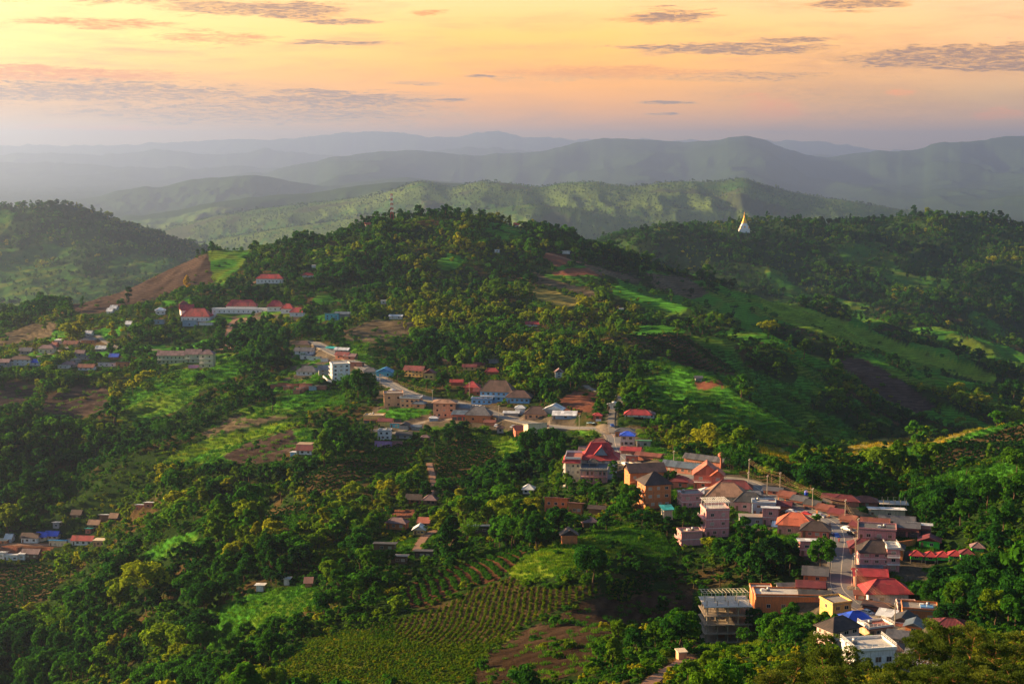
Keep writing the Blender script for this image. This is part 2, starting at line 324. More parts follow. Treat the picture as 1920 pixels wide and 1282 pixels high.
# kind, (depth range), polygon in photo pixels as seen from the viewpoint
C_GRASS, C_LIT, C_TEA, C_BROWN, C_RED, C_PAVE, C_PALE, C_CORN, C_TEA2, C_COFFEE = range(1, 11)
POLYS = [
 (C_TEA2,300,560,"480 1282;560 1215;660 1178;800 1212;900 1205;960 1185;1000 1180;960 1230;860 1282"),
 (C_BROWN,300,600,"880 1282;900 1235;960 1190;1060 1150;1130 1112;1180 1105;1300 1100;1300 1150;1180 1170;1110 1240;1030 1282"),
 (C_TEA,300,600,"690 1172;780 1150;850 1130;900 1105;960 1078;1000 1058;970 1100;1040 1100;1118 1088;1126 1108;1040 1148;960 1182;900 1212;870 1205;800 1212;700 1200"),
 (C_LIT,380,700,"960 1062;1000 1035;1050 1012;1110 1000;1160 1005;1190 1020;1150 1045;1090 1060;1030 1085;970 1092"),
 (C_GRASS,380,700,"1110 1000;1180 985;1240 1000;1270 1040;1230 1055;1180 1030;1140 1020"),
 (C_COFFEE,380,800,"740 1125;770 1095;830 1065;900 1045;985 1030;975 1052;940 1085;880 1102;820 1125;780 1140"),
 (C_TEA,400,900,"560 1048;600 1030;650 1008;668 1018;650 1048;600 1062"),
 (C_GRASS,300,900,"385 1185;400 1150;500 1110;590 1098;612 1130;560 1148;480 1185;430 1215;390 1225"),
 (C_GRASS,300,900,"370 1165;400 1140;480 1110;590 1090;600 1100;500 1115;410 1150"),
 (C_GRASS,400,1000,"258 1045;300 1015;378 990;372 1015;310 1048"),
 (C_TEA,400,1200,"-200 1062;60 1058;105 1062;112 1120;60 1130;0 1145;-200 1145"),
 (C_TEA,500,1100,"815 842;870 820;930 836;930 852;880 890;818 902"),
 (C_TEA,500,1100,"565 895;640 862;700 842;785 830;782 860;700 892;620 922;570 925"),
 (C_TEA,500,1100,"480 965;560 945;600 960;540 985;490 990"),
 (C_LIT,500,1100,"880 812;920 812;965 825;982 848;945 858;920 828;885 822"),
 (C_TEA,380,600,"1130 1105;1180 1075;1225 1078;1220 1105;1160 1130"),
 (C_GRASS,900,1500,"215 765;240 722;330 695;395 690;372 740;330 772;260 790;220 790"),
 (C_BROWN,900,1500,"85 745;150 720;205 728;205 762;150 785;80 772"),
 (C_BROWN,900,1500,"-60 735;30 712;72 724;60 752;-60 770"),
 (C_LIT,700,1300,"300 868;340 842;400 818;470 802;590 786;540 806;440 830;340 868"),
 (C_GRASS,700,1300,"350 862;440 832;550 805;620 800;600 830;560 838;480 860;400 870"),
 (C_BROWN,700,1200,"415 855;470 828;545 806;562 832;520 862;450 870"),
 (C_PALE,800,1300,"375 812;450 777;560 765;535 782;450 802;400 822"),
 (C_GRASS,800,1400,"440 772;520 745;600 728;650 732;645 762;560 772;470 785"),
 (C_GRASS,1000,1600,"372 705;400 662;455 662;445 700;400 720"),
 (C_BROWN,1400,2300,"125 578;180 548;250 522;330 494;388 476;398 500;396 532;350 534;290 562;230 574;170 592"),
 (C_GRASS,1400,2400,"390 470;470 466;452 500;412 538;398 520"),
 (C_PALE,1300,2300,"-100 645;0 630;60 606;112 604;92 632;0 650"),
 (C_PALE,1100,1800,"640 622;700 600;782 604;772 628;700 644;650 640"),
 (C_GRASS,1000,1600,"648 642;692 642;690 682;660 672"),
 (C_RED,1300,2200,"1000 468;1060 480;1072 492;1042 500;1022 482"), (C_RED,1300,2200,"1035 512;1070 502;1100 502;1128 512;1130 517;1040 517"),
 (C_PALE,1300,2200,"1070 485;1120 500;1205 522;1190 530;1120 512"), (C_CORN,1200,2200,"990 540;1040 545;1095 566;1060 580;1010 562"),
 (C_PALE,1300,2200,"1000 510;1040 526;1110 545;1130 566;1080 548;1010 532"),
 (C_GRASS,1200,2300,"1145 535;1180 530;1240 550;1282 592;1230 582;1150 552"), (C_PALE,1400,2300,"1210 512;1290 520;1332 550;1300 562;1230 540"),
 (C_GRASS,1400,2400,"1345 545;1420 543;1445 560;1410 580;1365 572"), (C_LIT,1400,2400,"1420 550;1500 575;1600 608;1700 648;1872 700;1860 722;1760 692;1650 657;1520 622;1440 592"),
 (C_GRASS,1100,2000,"1455 655;1540 668;1566 692;1530 692;1490 672"), (C_BROWN,1000,1900,"1555 670;1620 673;1672 700;1722 735;1758 764;1720 774;1660 752;1600 702"),
 (C_GRASS,800,1400,"1200 722;1300 728;1400 752;1480 795;1545 836;1450 832;1380 800;1300 792;1230 762"), (C_GRASS,800,1700,"1390 728;1480 750;1580 790;1622 822;1560 832;1490 792"),
 (C_TEA,1000,1800,"1160 632;1280 625;1362 680;1382 702;1300 692;1200 652"), (C_RED,900,1300,"1298 715;1350 712;1360 726;1310 730"),
 (C_CORN,700,1100,"1405 828;1460 840;1508 866;1480 874;1430 852"), (C_CORN,700,1300,"1585 838;1640 824;1715 818;1702 830;1620 850;1592 862"),
 (C_CORN,700,1100,"1710 834;1800 802;1860 785;1960 765;1960 775;1830 808;1750 836"),
 (C_TEA,500,1100,"1740 882;1745 850;1790 830;1920 792;2000 780;2000 850;1850 862"), (C_GRASS,450,900,"1720 900;1800 882;1920 858;2000 850;2000 880;1820 902;1740 918"),
 (C_RED,650,1100,"1048 750;1078 733;1120 738;1108 772;1058 770"),
 (C_GRASS,600,1000,"1080 808;1140 806;1140 818;1090 820"),
 (C_PAVE,350,1000,"1120 822;1150 800;1190 800;1260 850;1400 895;1560 925;1720 985;1760 1040;1750 1090;1680 1100;1720 1180;1690 1215;1640 1200;1560 1150;1500 1160;1490 1130;1550 1110;1500 1040;1330 975;1220 905;1140 895"),
 (C_PAVE,700,1200,"700 730;800 742;960 765;1080 785;1085 806;980 812;860 795;760 812;700 800"), (C_PAVE,900,1400,"545 640;600 640;700 700;690 716;600 712;550 735;510 735;540 700"),
 (C_PAVE,1200,1800,"340 590;560 575;575 600;400 606;345 606"),
 (C_RED,700,1000,"-60 1019;60 1017;100 1021;100 1028;60 1036;-60 1036"), (C_RED,350,520,"1285 1210;1345 1195;1420 1185;1400 1208;1330 1225;1290 1230"),
 (C_RED,500,900,"740 952;780 955;780 972;738 975"), (C_GRASS,500,900,"740 1020;800 1000;860 985;870 1000;810 1012;780 1045;750 1042"),
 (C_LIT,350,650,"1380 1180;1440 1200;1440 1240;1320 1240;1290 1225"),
]
PXG, PYG = to_px(XG, YG, Z)
COV = np.zeros(YG.shape, np.int8)
wpx = (fbm(XG / 14, YG / 14, 3, 31) - 0.5) * 15; wpy = (fbm(XG / 14, YG / 14, 3, 37) - 0.5) * 11
sc_ = np.clip(700 / YG, 0.25, 1.5)
for kd, ya, yb, tx in POLYS:
    poly = [tuple(float(v) for v in t.split()) for t in tx.split(';')]
    rr = (lyv > math.log(ya)) & (lyv < math.log(yb)); idx = np.nonzero(rr)[0]; a = slice(idx[0], idx[-1] + 1)
    m = pin(poly, PXG[a] + wpx[a] * sc_[a], PYG[a] + wpy[a] * sc_[a]); COV[a][m] = kd
# patchwork of clearings on the far hills
pn = fbm(XG / 260 + 5, YG / 420, 3, 51); pk = fbm(XG / 120 + 50, YG / 200, 2, 77)
farp = (YG > 5000) & (YG < 11500) & (COV == 0)
COV[farp & (pn > 0.56) & (pk > 0.5)] = C_GRASS; COV[farp & (pn < 0.32)] = C_PALE
lefth = (YG > 2150) & (YG < 5000) & (SG < -.12) & (COV == 0); COV[lefth & (pn > 0.58)] = C_GRASS
righth = (YG > 2150) & (YG < 3700) & (SG > 0) & (COV == 0); COV[righth & (pn > 0.64)] = C_GRASS
midh = (YG > 560) & (YG < 2150) & (COV == 0); pm = fbm(XG / 60 + 9, YG / 75, 3, 91); COV[midh & (pm > 0.70) & ((SG > -.12) | (YG > 1050))] = C_GRASS
yn = fbm(XG / 12, YG / 12, 3, 87); COV[(COV == C_PAVE) & (ROADD > 9) & (yn > .47)] = C_GRASS
COV[(YG > 800) & (YG < 2200) & (SG > .09) & (COV == 0) & (pm > .47)] = C_GRASS
# base colours by cover; C_LIT has sunlight mixed into its albedo
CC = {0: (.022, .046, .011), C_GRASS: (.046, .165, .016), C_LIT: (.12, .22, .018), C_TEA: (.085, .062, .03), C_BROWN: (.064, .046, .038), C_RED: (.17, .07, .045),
      C_PAVE: (.105, .088, .065), C_PALE: (.105, .085, .055), C_CORN: (.21, .18, .05), C_TEA2: (.12, .14, .02), C_COFFEE: (.085, .042, .026)}
COL = np.zeros(YG.shape + (3,))
for k, c in CC.items(): COL[COV == k] = c
COL[(COV == C_BROWN) & (YG < 620)] = (.052, .034, .022)  # near brown slope darker: its shadow is put into the colour
v1 = fbm(XG / 9, YG / 9, 4, 61); v2 = fbm(XG / 60, YG / 60, 3, 67)
COL *= (0.55 + 0.9 * v1)[..., None]; COL *= (0.7 + 0.6 * v2)[..., None]
fz = np.clip((YG - 2100) / 1500, 0, .65)[..., None]; COL = COL * (1 - fz) + np.array((.034, .075, .020)) * fz; fm = (YG > 5200) & (YG < 11500) & (COV == 0); COL[fm] = COL[fm] * 1.4 + np.array((.034, .040, .006)) * (.3 + 1.6 * np.clip(fbm(XG[fm] / 500, YG[fm] / 700, 3, 181) * 3 - 1, 0, 1))[:, None]; COL[YG > 11500] *= .8  # far ground colours flattened by distance: haze put into the colour
earth = np.clip((fbm(XG / 22, YG / 22, 4, 71) - 0.60) * 8, 0, 1)[..., None] * (YG < 2500)[..., None] * (COV == 0)[..., None] * 0.6
COL = COL * (1 - earth) + np.array((.12, .065, .035)) * earth
g = (COV == C_GRASS) | (COV == C_LIT)
yl = np.clip((fbm(XG / 30 + 3, YG / 30, 3, 83) - .5) * 4, 0, 1)[..., None] * g[..., None]
COL = COL * (1 - yl * .5) + np.array((.15, .15, .02)) * yl * .5
dd = np.clip(1 - np.minimum(DIRTD, 9) / 1.0, 0, 1)[..., None]
COL = COL * (1 - dd) + np.array((.30, .15, .08)) * dd
shd = np.clip(1 - np.maximum(ROADD, 0) / 2.2, 0, 1)[..., None] * (ROADD < 90)[..., None]
COL = COL * (1 - shd) + np.array((.22, .18, .14)) * shd
# ------------------------------------------------------------------ common material helpers
def new_mat(name):
    m = bpy.data.materials.new(name); m.use_nodes = True; n = m.node_tree.nodes
    for x in list(n): n.remove(x)
    return m, n, m.node_tree.links
class G:
    """tiny node helper"""
    def __init__(s, name): s.m, s.n, s.l = new_mat(name)
    def nd(s, t, **kw):
        x = s.n.new(t)
        for k, v in kw.items():
            if k.startswith('i_'):
                key = k[2:]; key = int(key) if key.isdigit() else key.replace('_', ' ')
                if hasattr(v, 'is_linked') or isinstance(v, bpy.types.NodeSocket): s.l.new(v, x.inputs[key])
                else: x.inputs[key].default_value = v
            else: setattr(x, k, v)
        return x
    def noise(s, vec, scale, detail=4, rough=.6):
        x = s.nd('ShaderNodeTexNoise', i_Scale=scale, i_Detail=detail, i_Roughness=rough)
        if vec is not None: s.l.new(vec, x.inputs['Vector'])
        return x.outputs[0]
    def ramp(s, fac, stops):
        x = s.n.new('ShaderNodeValToRGB'); cr = x.color_ramp
        cr.elements[0].position = stops[0][0]; cr.elements[0].color = tuple(stops[0][1][:3]) + (1,)
        cr.elements[1].position = stops[-1][0]; cr.elements[1].color = tuple(stops[-1][1][:3]) + (1,)
        for p, c in stops[1:-1]: e = cr.elements.new(p); e.color = tuple(c[:3]) + (1,)
        s.l.new(fac, x.inputs[0]); return x.outputs[0]
    def math(s, op, a, b=0.0, clamp=False):
        x = s.n.new('ShaderNodeMath'); x.operation = op; x.use_clamp = clamp
        for i, v in enumerate((a, b)):
            if isinstance(v, (int, float)): x.inputs[i].default_value = v
            else: s.l.new(v, x.inputs[i])
        return x.outputs[0]
    def mix(s, f, a, b, bt='MIX'):
        x = s.n.new('ShaderNodeMix'); x.data_type = 'RGBA'; x.blend_type = bt
        for v, k in ((f, 0), (a, 6), (b, 7)):
            if isinstance(v, (int, float)): x.inputs[k].default_value = v
            elif isinstance(v, tuple): x.inputs[k].default_value = tuple(v[:3]) + (1,)
            else: s.l.new(v, x.inputs[k])
        return x.outputs[2]
    def out(s, sh): o = s.n.new('ShaderNodeOutputMaterial'); s.l.new(sh, o.inputs[0]); return s.m
# ------------------------------------------------------------------ the hillside mesh
def terrain_material():
    g = G('hillside'); a = g.nd('ShaderNodeAttribute', attribute_name='cover'); geo = g.nd('ShaderNodeNewGeometry')
    n1 = g.noise(geo.outputs['Position'], .9, 6, .7); n2 = g.noise(geo.outputs['Position'], .06, 5, .65)
    v = g.math('MULTIPLY', g.math('ADD', g.math('MULTIPLY', n1, 1.5), .25), g.math('ADD', g.math('MULTIPLY', n2, 1.0), .5))
    col = g.nd('ShaderNodeVectorMath', operation='SCALE', i_0=a.outputs['Color']); g.l.new(v, col.inputs[3])
    # furrows and planting lines follow the contours
    spz = g.nd('ShaderNodeSeparateXYZ'); g.l.new(geo.outputs['Position'], spz.inputs[0]); ph = g.math('ADD', g.math('MULTIPLY', spz.outputs[2], 3.6), g.math('MULTIPLY', n2, 9.0)); rows = g.math('SINE', ph); k2 = g.math('ADD', 1.0, g.math('MULTIPLY', g.math('MULTIPLY', rows, a.outputs['Alpha']), .55)); v = g.math('MULTIPLY', v, k2)
    col = g.nd('ShaderNodeVectorMath', operation='SCALE', i_0=a.outputs['Color']); g.l.new(v, col.inputs[3])
    bmp = g.nd('ShaderNodeBump', i_Strength=1.0, i_Distance=1.2); g.l.new(n1, bmp.inputs['Height'])
    d = g.nd('ShaderNodeBsdfDiffuse'); g.l.new(col.outputs[0], d.inputs[0]); g.l.new(bmp.outputs[0], d.inputs['Normal'])
    return g.out(d.outputs[0])
def build_terrain():
    me = bpy.data.meshes.new('hillside'); nv = NS * NY
    me.vertices.add(nv); co = np.stack([XG, YG, Z], -1).astype(np.float32).reshape(-1); me.vertices.foreach_set('co', co)
    i = np.arange(NY - 1)[:, None] * NS + np.arange(NS - 1)[None]; q = np.stack([i, i + 1, i + NS + 1, i + NS], -1).reshape(-1)
    nf = len(q) // 4; me.loops.add(nf * 4); me.loops.foreach_set('vertex_index', q.astype(np.int32))
    me.polygons.add(nf); me.polygons.foreach_set('loop_start', (np.arange(nf) * 4).astype(np.int32)); me.polygons.foreach_set('loop_total', np.full(nf, 4, np.int32))
    me.update(calc_edges=True); me.polygons.foreach_set('use_smooth', np.ones(nf, bool))
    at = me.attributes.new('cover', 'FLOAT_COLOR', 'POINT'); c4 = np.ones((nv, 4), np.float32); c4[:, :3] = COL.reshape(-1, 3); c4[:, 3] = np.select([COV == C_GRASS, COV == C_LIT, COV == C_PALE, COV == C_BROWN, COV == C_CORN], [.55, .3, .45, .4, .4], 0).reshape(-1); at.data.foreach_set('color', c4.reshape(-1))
    me.materials.append(terrain_material()); o = bpy.data.objects.new('ground', me); scene.collection.objects.link(o); o['kind'] = 'structure'; return o
# ------------------------------------------------------------------ building materials
MC = {}
def paint(key, rgb, kind='wall'):
    """wall paint, roof sheet or tile, concrete: one material per colour and finish"""
    if (key, kind) in MC: return MC[(key, kind)]
    g = G(('%s_%s' % (key, kind)).replace(' ', '_')); tc2 = g.nd('ShaderNodeTexCoord'); n1 = g.noise(tc2.outputs['Object'], .55, 5, .7); n2 = g.noise(tc2.outputs['Object'], 3.5, 4, .7)
    lo = .55 if kind in ('wall', 'glossy') else .42; k = g.math('ADD', g.math('MULTIPLY', g.math('MULTIPLY', n1, n2), 1.9), lo)
    cm = g.nd('ShaderNodeVectorMath', operation='SCALE', i_0=rgb); g.l.new(k, cm.inputs[3]); col = cm.outputs[0]
    stain = g.ramp(n1, [(.52, (0, 0, 0)), (.72, (1, 1, 1))]); rust = {'wall': (.16, .12, .09), 'roof': (.12, .075, .05), 'slab': (.07, .06, .05), 'sheet': (.22, .12, .07), 'glossy': (.2, .2, .2)}[kind]
    col = g.mix(g.math('MULTIPLY', stain, {'wall': .25, 'roof': .45, 'slab': .7, 'sheet': .35, 'glossy': .1}[kind]), col, rust)
    if kind in ('roof', 'sheet'):   # mismatched sheets
        mp = g.nd('ShaderNodeMapping'); mp.inputs['Scale'].default_value = (.55, .28, .28); g.l.new(tc2.outputs['Object'], mp.inputs[0]); vo = g.nd('ShaderNodeTexVoronoi', i_Scale=1.0, i_Randomness=.35); vo.distance = 'CHEBYCHEV'; g.l.new(mp.outputs[0], vo.inputs['Vector'])
        sp3 = g.nd('ShaderNodeSeparateColor'); g.l.new(vo.outputs['Color'], sp3.inputs[0]); kk = g.math('ADD', g.math('MULTIPLY', sp3.outputs[0], .75), .62); c2 = g.nd('ShaderNodeVectorMath', operation='SCALE', i_0=col); g.l.new(kk, c2.inputs[3]); col = c2.outputs[0]
    if kind == 'wall':              # rain streaks run down the render
        mp = g.nd('ShaderNodeMapping'); mp.inputs['Scale'].default_value = (2.2, 2.2, .22); g.l.new(tc2.outputs['Object'], mp.inputs[0]); n3 = g.noise(mp.outputs[0], 1.2, 5, .7); sk_ = g.ramp(n3, [(.48, (0, 0, 0)), (.68, (1, 1, 1))]); col = g.mix(g.math('MULTIPLY', sk_, .55), col, (.13, .10, .08))
    p = g.nd('ShaderNodeBsdfPrincipled', i_Roughness={'wall': .85, 'roof': .7, 'slab': .9, 'sheet': .42, 'glossy': .25}[kind]); g.l.new(col, p.inputs['Base Color'])
    b = g.nd('ShaderNodeBump', i_Strength=.6, i_Distance=.08)
    if kind in ('roof', 'sheet'):
        wv = g.nd('ShaderNodeTexWave', i_Scale=1.1 if kind == 'sheet' else .9, i_Distortion=.3); wv.bands_direction = 'X'; g.l.new(tc2.outputs['Object'], wv.inputs[0]); g.l.new(wv.outputs[1], b.inputs['Height'])
    else: g.l.new(n2, b.inputs['Height'])
    g.l.new(b.outputs[0], p.inputs['Normal']); MC[(key, kind)] = g.out(p.outputs[0]); return MC[(key, kind)]
def simple(key, rgb, rough=.6, metal=0.0):
    if key in MC: return MC[key]
    g = G(key.replace(' ', '_')); tc2 = g.nd('ShaderNodeTexCoord'); n = g.noise(tc2.outputs['Object'], 2.5, 4, .7); cm = g.nd('ShaderNodeVectorMath', operation='SCALE', i_0=rgb); g.l.new(g.math('ADD', g.math('MULTIPLY', n, .7), .65), cm.inputs[3])
    p = g.nd('ShaderNodeBsdfPrincipled', i_Roughness=rough, i_Metallic=metal); g.l.new(cm.outputs[0], p.inputs['Base Color']); MC[key] = g.out(p.outputs[0]); return MC[key]
WALLC = dict(pink=(.60, .27, .27), rose=(.52, .22, .25), palepink=(.68, .46, .42), orange=(.58, .19, .06), peach=(.66, .33, .18), yellow=(.66, .42, .13), cream=(.68, .56, .40), white=(.70, .70, .72), lightblue=(.18, .42, .74), aqua=(.10, .45, .60),
             grey=(.30, .30, .31), brownwood=(.16, .085, .045), redbrown=(.40, .10, .05), green=(.05, .52, .04), palegreen=(.36, .46, .30), lilac=(.45, .25, .55), brick=(.45, .16, .10), coral=(.62, .17, .11), darkwood=(.05, .04, .04), blueg=(.25, .36, .50))
ROOFC = dict(maroon=(.15, .022, .03), red=(.36, .03, .04), brightred=(.40, .035, .045), brown=(.085, .045, .04), darkbrown=(.045, .03, .03), grey=(.11, .11, .12), darkgrey=(.05, .052, .058), rust=(.20, .06, .04), orange=(.50, .12, .06), terracotta=(.42, .12, .08),
             blue=(.015, .08, .62), skyblue=(.03, .30, .66), teal=(.02, .34, .34), green=(.04, .34, .14), white=(.74, .76, .80), silver=(.56, .60, .66), tan=(.30, .17, .11), pinkbrown=(.26, .12, .10), slab=(.30, .27, .25), paleslab=(.55, .52, .48), beige=(.42, .30, .20), bluegrey=(.10, .14, .19), mauve=(.20, .12, .13))
M_GLASS = None
def glass_mat():
    g = G('window_glass'); p = g.nd('ShaderNodeBsdfPrincipled', i_Roughness=.12); p.inputs['Base Color'].default_value = (.018, .022, .03, 1); return g.out(p.outputs[0])
M_GLASS = glass_mat(); M_FRAME = simple('window frame paint', (.55, .52, .48), .5); M_DARK = simple('dark opening', (.02, .018, .016), .9); M_CONC = simple('raw concrete', (.34, .29, .23), .9); M_DOOR = simple('door paint', (.16, .09, .05), .6)
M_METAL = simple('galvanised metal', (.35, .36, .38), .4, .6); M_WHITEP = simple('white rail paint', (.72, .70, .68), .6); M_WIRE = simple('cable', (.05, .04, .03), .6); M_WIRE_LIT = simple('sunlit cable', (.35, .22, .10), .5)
# ------------------------------------------------------------------ mesh builder
class MB:
    def __init__(s): s.v, s.f = [], []
    def box(s, x0, x1, y0, y1, z0, z1):
        k = len(s.v); s.v += [(x, y, z) for z in (z0, z1) for y in (y0, y1) for x in (x0, x1)]; s.f += [tuple(k + i for i in q) for q in ((0, 2, 3, 1), (4, 5, 7, 6), (0, 1, 5, 4), (2, 6, 7, 3), (0, 4, 6, 2), (1, 3, 7, 5))]; return s
    def poly(s, pts): k = len(s.v); s.v += [tuple(p) for p in pts]; s.f.append(tuple(range(k, k + len(pts)))); return s
    def slab(s, pts, t):
        """a sheet of thickness t under the polygon pts"""
        n = len(pts); k = len(s.v); s.v += [tuple(p) for p in pts] + [(p[0], p[1], p[2] - t) for p in pts]; s.f.append(tuple(range(k, k + n))); s.f.append(tuple(range(k + 2 * n - 1, k + n - 1, -1)))
        for i in range(n): j = (i + 1) % n; s.f.append((k + i, k + n + i, k + n + j, k + j))
        return s
    def bar(s, a, b, r, n=4, r2=None):
        Vs, Fs = [], []; a, b = np.array(a, float), np.array(b, float); d = b - a; d = d / (np.linalg.norm(d) + 1e-9); u = np.cross(d, (0, 0, 1) if abs(d[2]) < .9 else (1, 0, 0)); u /= np.linalg.norm(u); w_ = np.cross(d, u); k = len(s.v)
        for p, rr in ((a, r), (b, r if r2 is None else r2)):
            for i in range(n): t = 2 * math.pi * (i + .5) / n; s.v.append(tuple(p + (u * math.cos(t) + w_ * math.sin(t)) * rr))
        for i in range(n): j = (i + 1) % n; s.f.append((k + i, k + j, k + n + j, k + n + i))
        s.f.append(tuple(k + n - 1 - i for i in range(n))); s.f.append(tuple(k + n + i for i in range(n))); return s
    def lathe(s, prof, n=16, cx=0, cy=0):
        k = len(s.v)
        for r, z in prof:
            for i in range(n): t = 2 * math.pi * i / n; s.v.append((cx + r * math.cos(t), cy + r * math.sin(t), z))
        for a in range(len(prof) - 1):
            for i in range(n): j = (i + 1) % n; s.f.append((k + a * n + i, k + a * n + j, k + (a + 1) * n + j, k + (a + 1) * n + i))
        s.f.append(tuple(k + n - 1 - i for i in range(n))); s.f.append(tuple(k + (len(prof) - 1) * n + i for i in range(n))); return s
    def obj(s, name, m, parent=None, smooth=False):
        me = bpy.data.meshes.new(name); me.from_pydata(s.v, [], s.f); me.materials.append(m)
        if smooth: me.polygons.foreach_set('use_smooth', np.ones(len(me.polygons), bool))
        me.update(); o = bpy.data.objects.new(name, me); scene.collection.objects.link(o)
        if parent: o.parent = parent
        return o
def link(name, me, parent, loc=(0, 0, 0), rz=0, sc=(1, 1, 1)):
    o = bpy.data.objects.new(name, me); scene.collection.objects.link(o); o.parent = parent; o.location = loc; o.rotation_euler = (0, 0, rz); o.scale = sc; return o
# a window 1 m wide and 1 m high in the x-z plane facing -y; its pane is a sub-part
def win_meshes():
    a = MB(); t = .07
    a.box(-.5, .5, -.05, .02, 0, t).box(-.5, .5, -.05, .02, 1 - t, 1).box(-.5, -.5 + t, -.05, .02, t, 1 - t).box(.5 - t, .5, -.05, .02, t, 1 - t).box(-.02, .02, -.045, .02, t, 1 - t)
    b = MB().box(-.5 + t, .5 - t, -.02, .015, t, 1 - t); out = []
    for q, m in ((a, M_FRAME), (b, M_GLASS)):
        me = bpy.data.meshes.new('window' if m is M_FRAME else 'pane'); me.from_pydata(q.v, [], q.f); me.materials.append(m); out.append(me)
    c = MB().box(-.5, .5, -.04, .02, 0, 1); me = bpy.data.meshes.new('window_small'); me.from_pydata(c.v, [], c.f); me.materials.append(M_GLASS); out.append(me); 
    dd = MB().box(-.5, .5, -.05, .02, 0, 1); me = bpy.data.meshes.new('door'); me.from_pydata(dd.v, [], dd.f); me.materials.append(M_DOOR); out.append(me)
    sh = MB().box(-.5, .5, -.05, .02, 0, 1); me = bpy.data.meshes.new('shutter'); me.from_pydata(sh.v, [], sh.f); me.materials.append(simple('roller shutter', (.10, .11, .13), .5, .3)); out.append(me); return out
WIN, PANE, WINS, DOORM, SHUT = win_meshes()
def variant(me, m): q = me.copy(); q.materials[0] = m; return q
M_CURT = simple('curtain', (.40, .34, .26), .8); M_SHUTW = simple('wooden shutter', (.13, .07, .04), .7)
PANES = [PANE, PANE, variant(PANE, M_CURT), variant(PANE, M_SHUTW)]; WINSS = [WINS, WINS, WINS, variant(WINS, M_SHUTW), variant(WINS, M_CURT)]; WRG = random.Random(3)
def add_windows(root, n, x0, x1, z, ww, wh, rz, org, small=False):
    """n windows along a wall line that starts at org and runs along the wall direction"""
    c_, s_ = math.cos(rz), math.sin(rz)
    for i in range(n):
        t = x0 + (x1 - x0) * (i + .5) / n; p = (org[0] + t * c_, org[1] + t * s_, z)
        ww_ = ww * WRG.uniform(.8, 1.1)
        if small: link('window', WRG.choice(WINSS), root, p, rz, (ww_, 1, wh))
        else: f = link('window', WIN, root, p, rz, (ww_, 1, wh)); link('pane', WRG.choice(PANES), f)
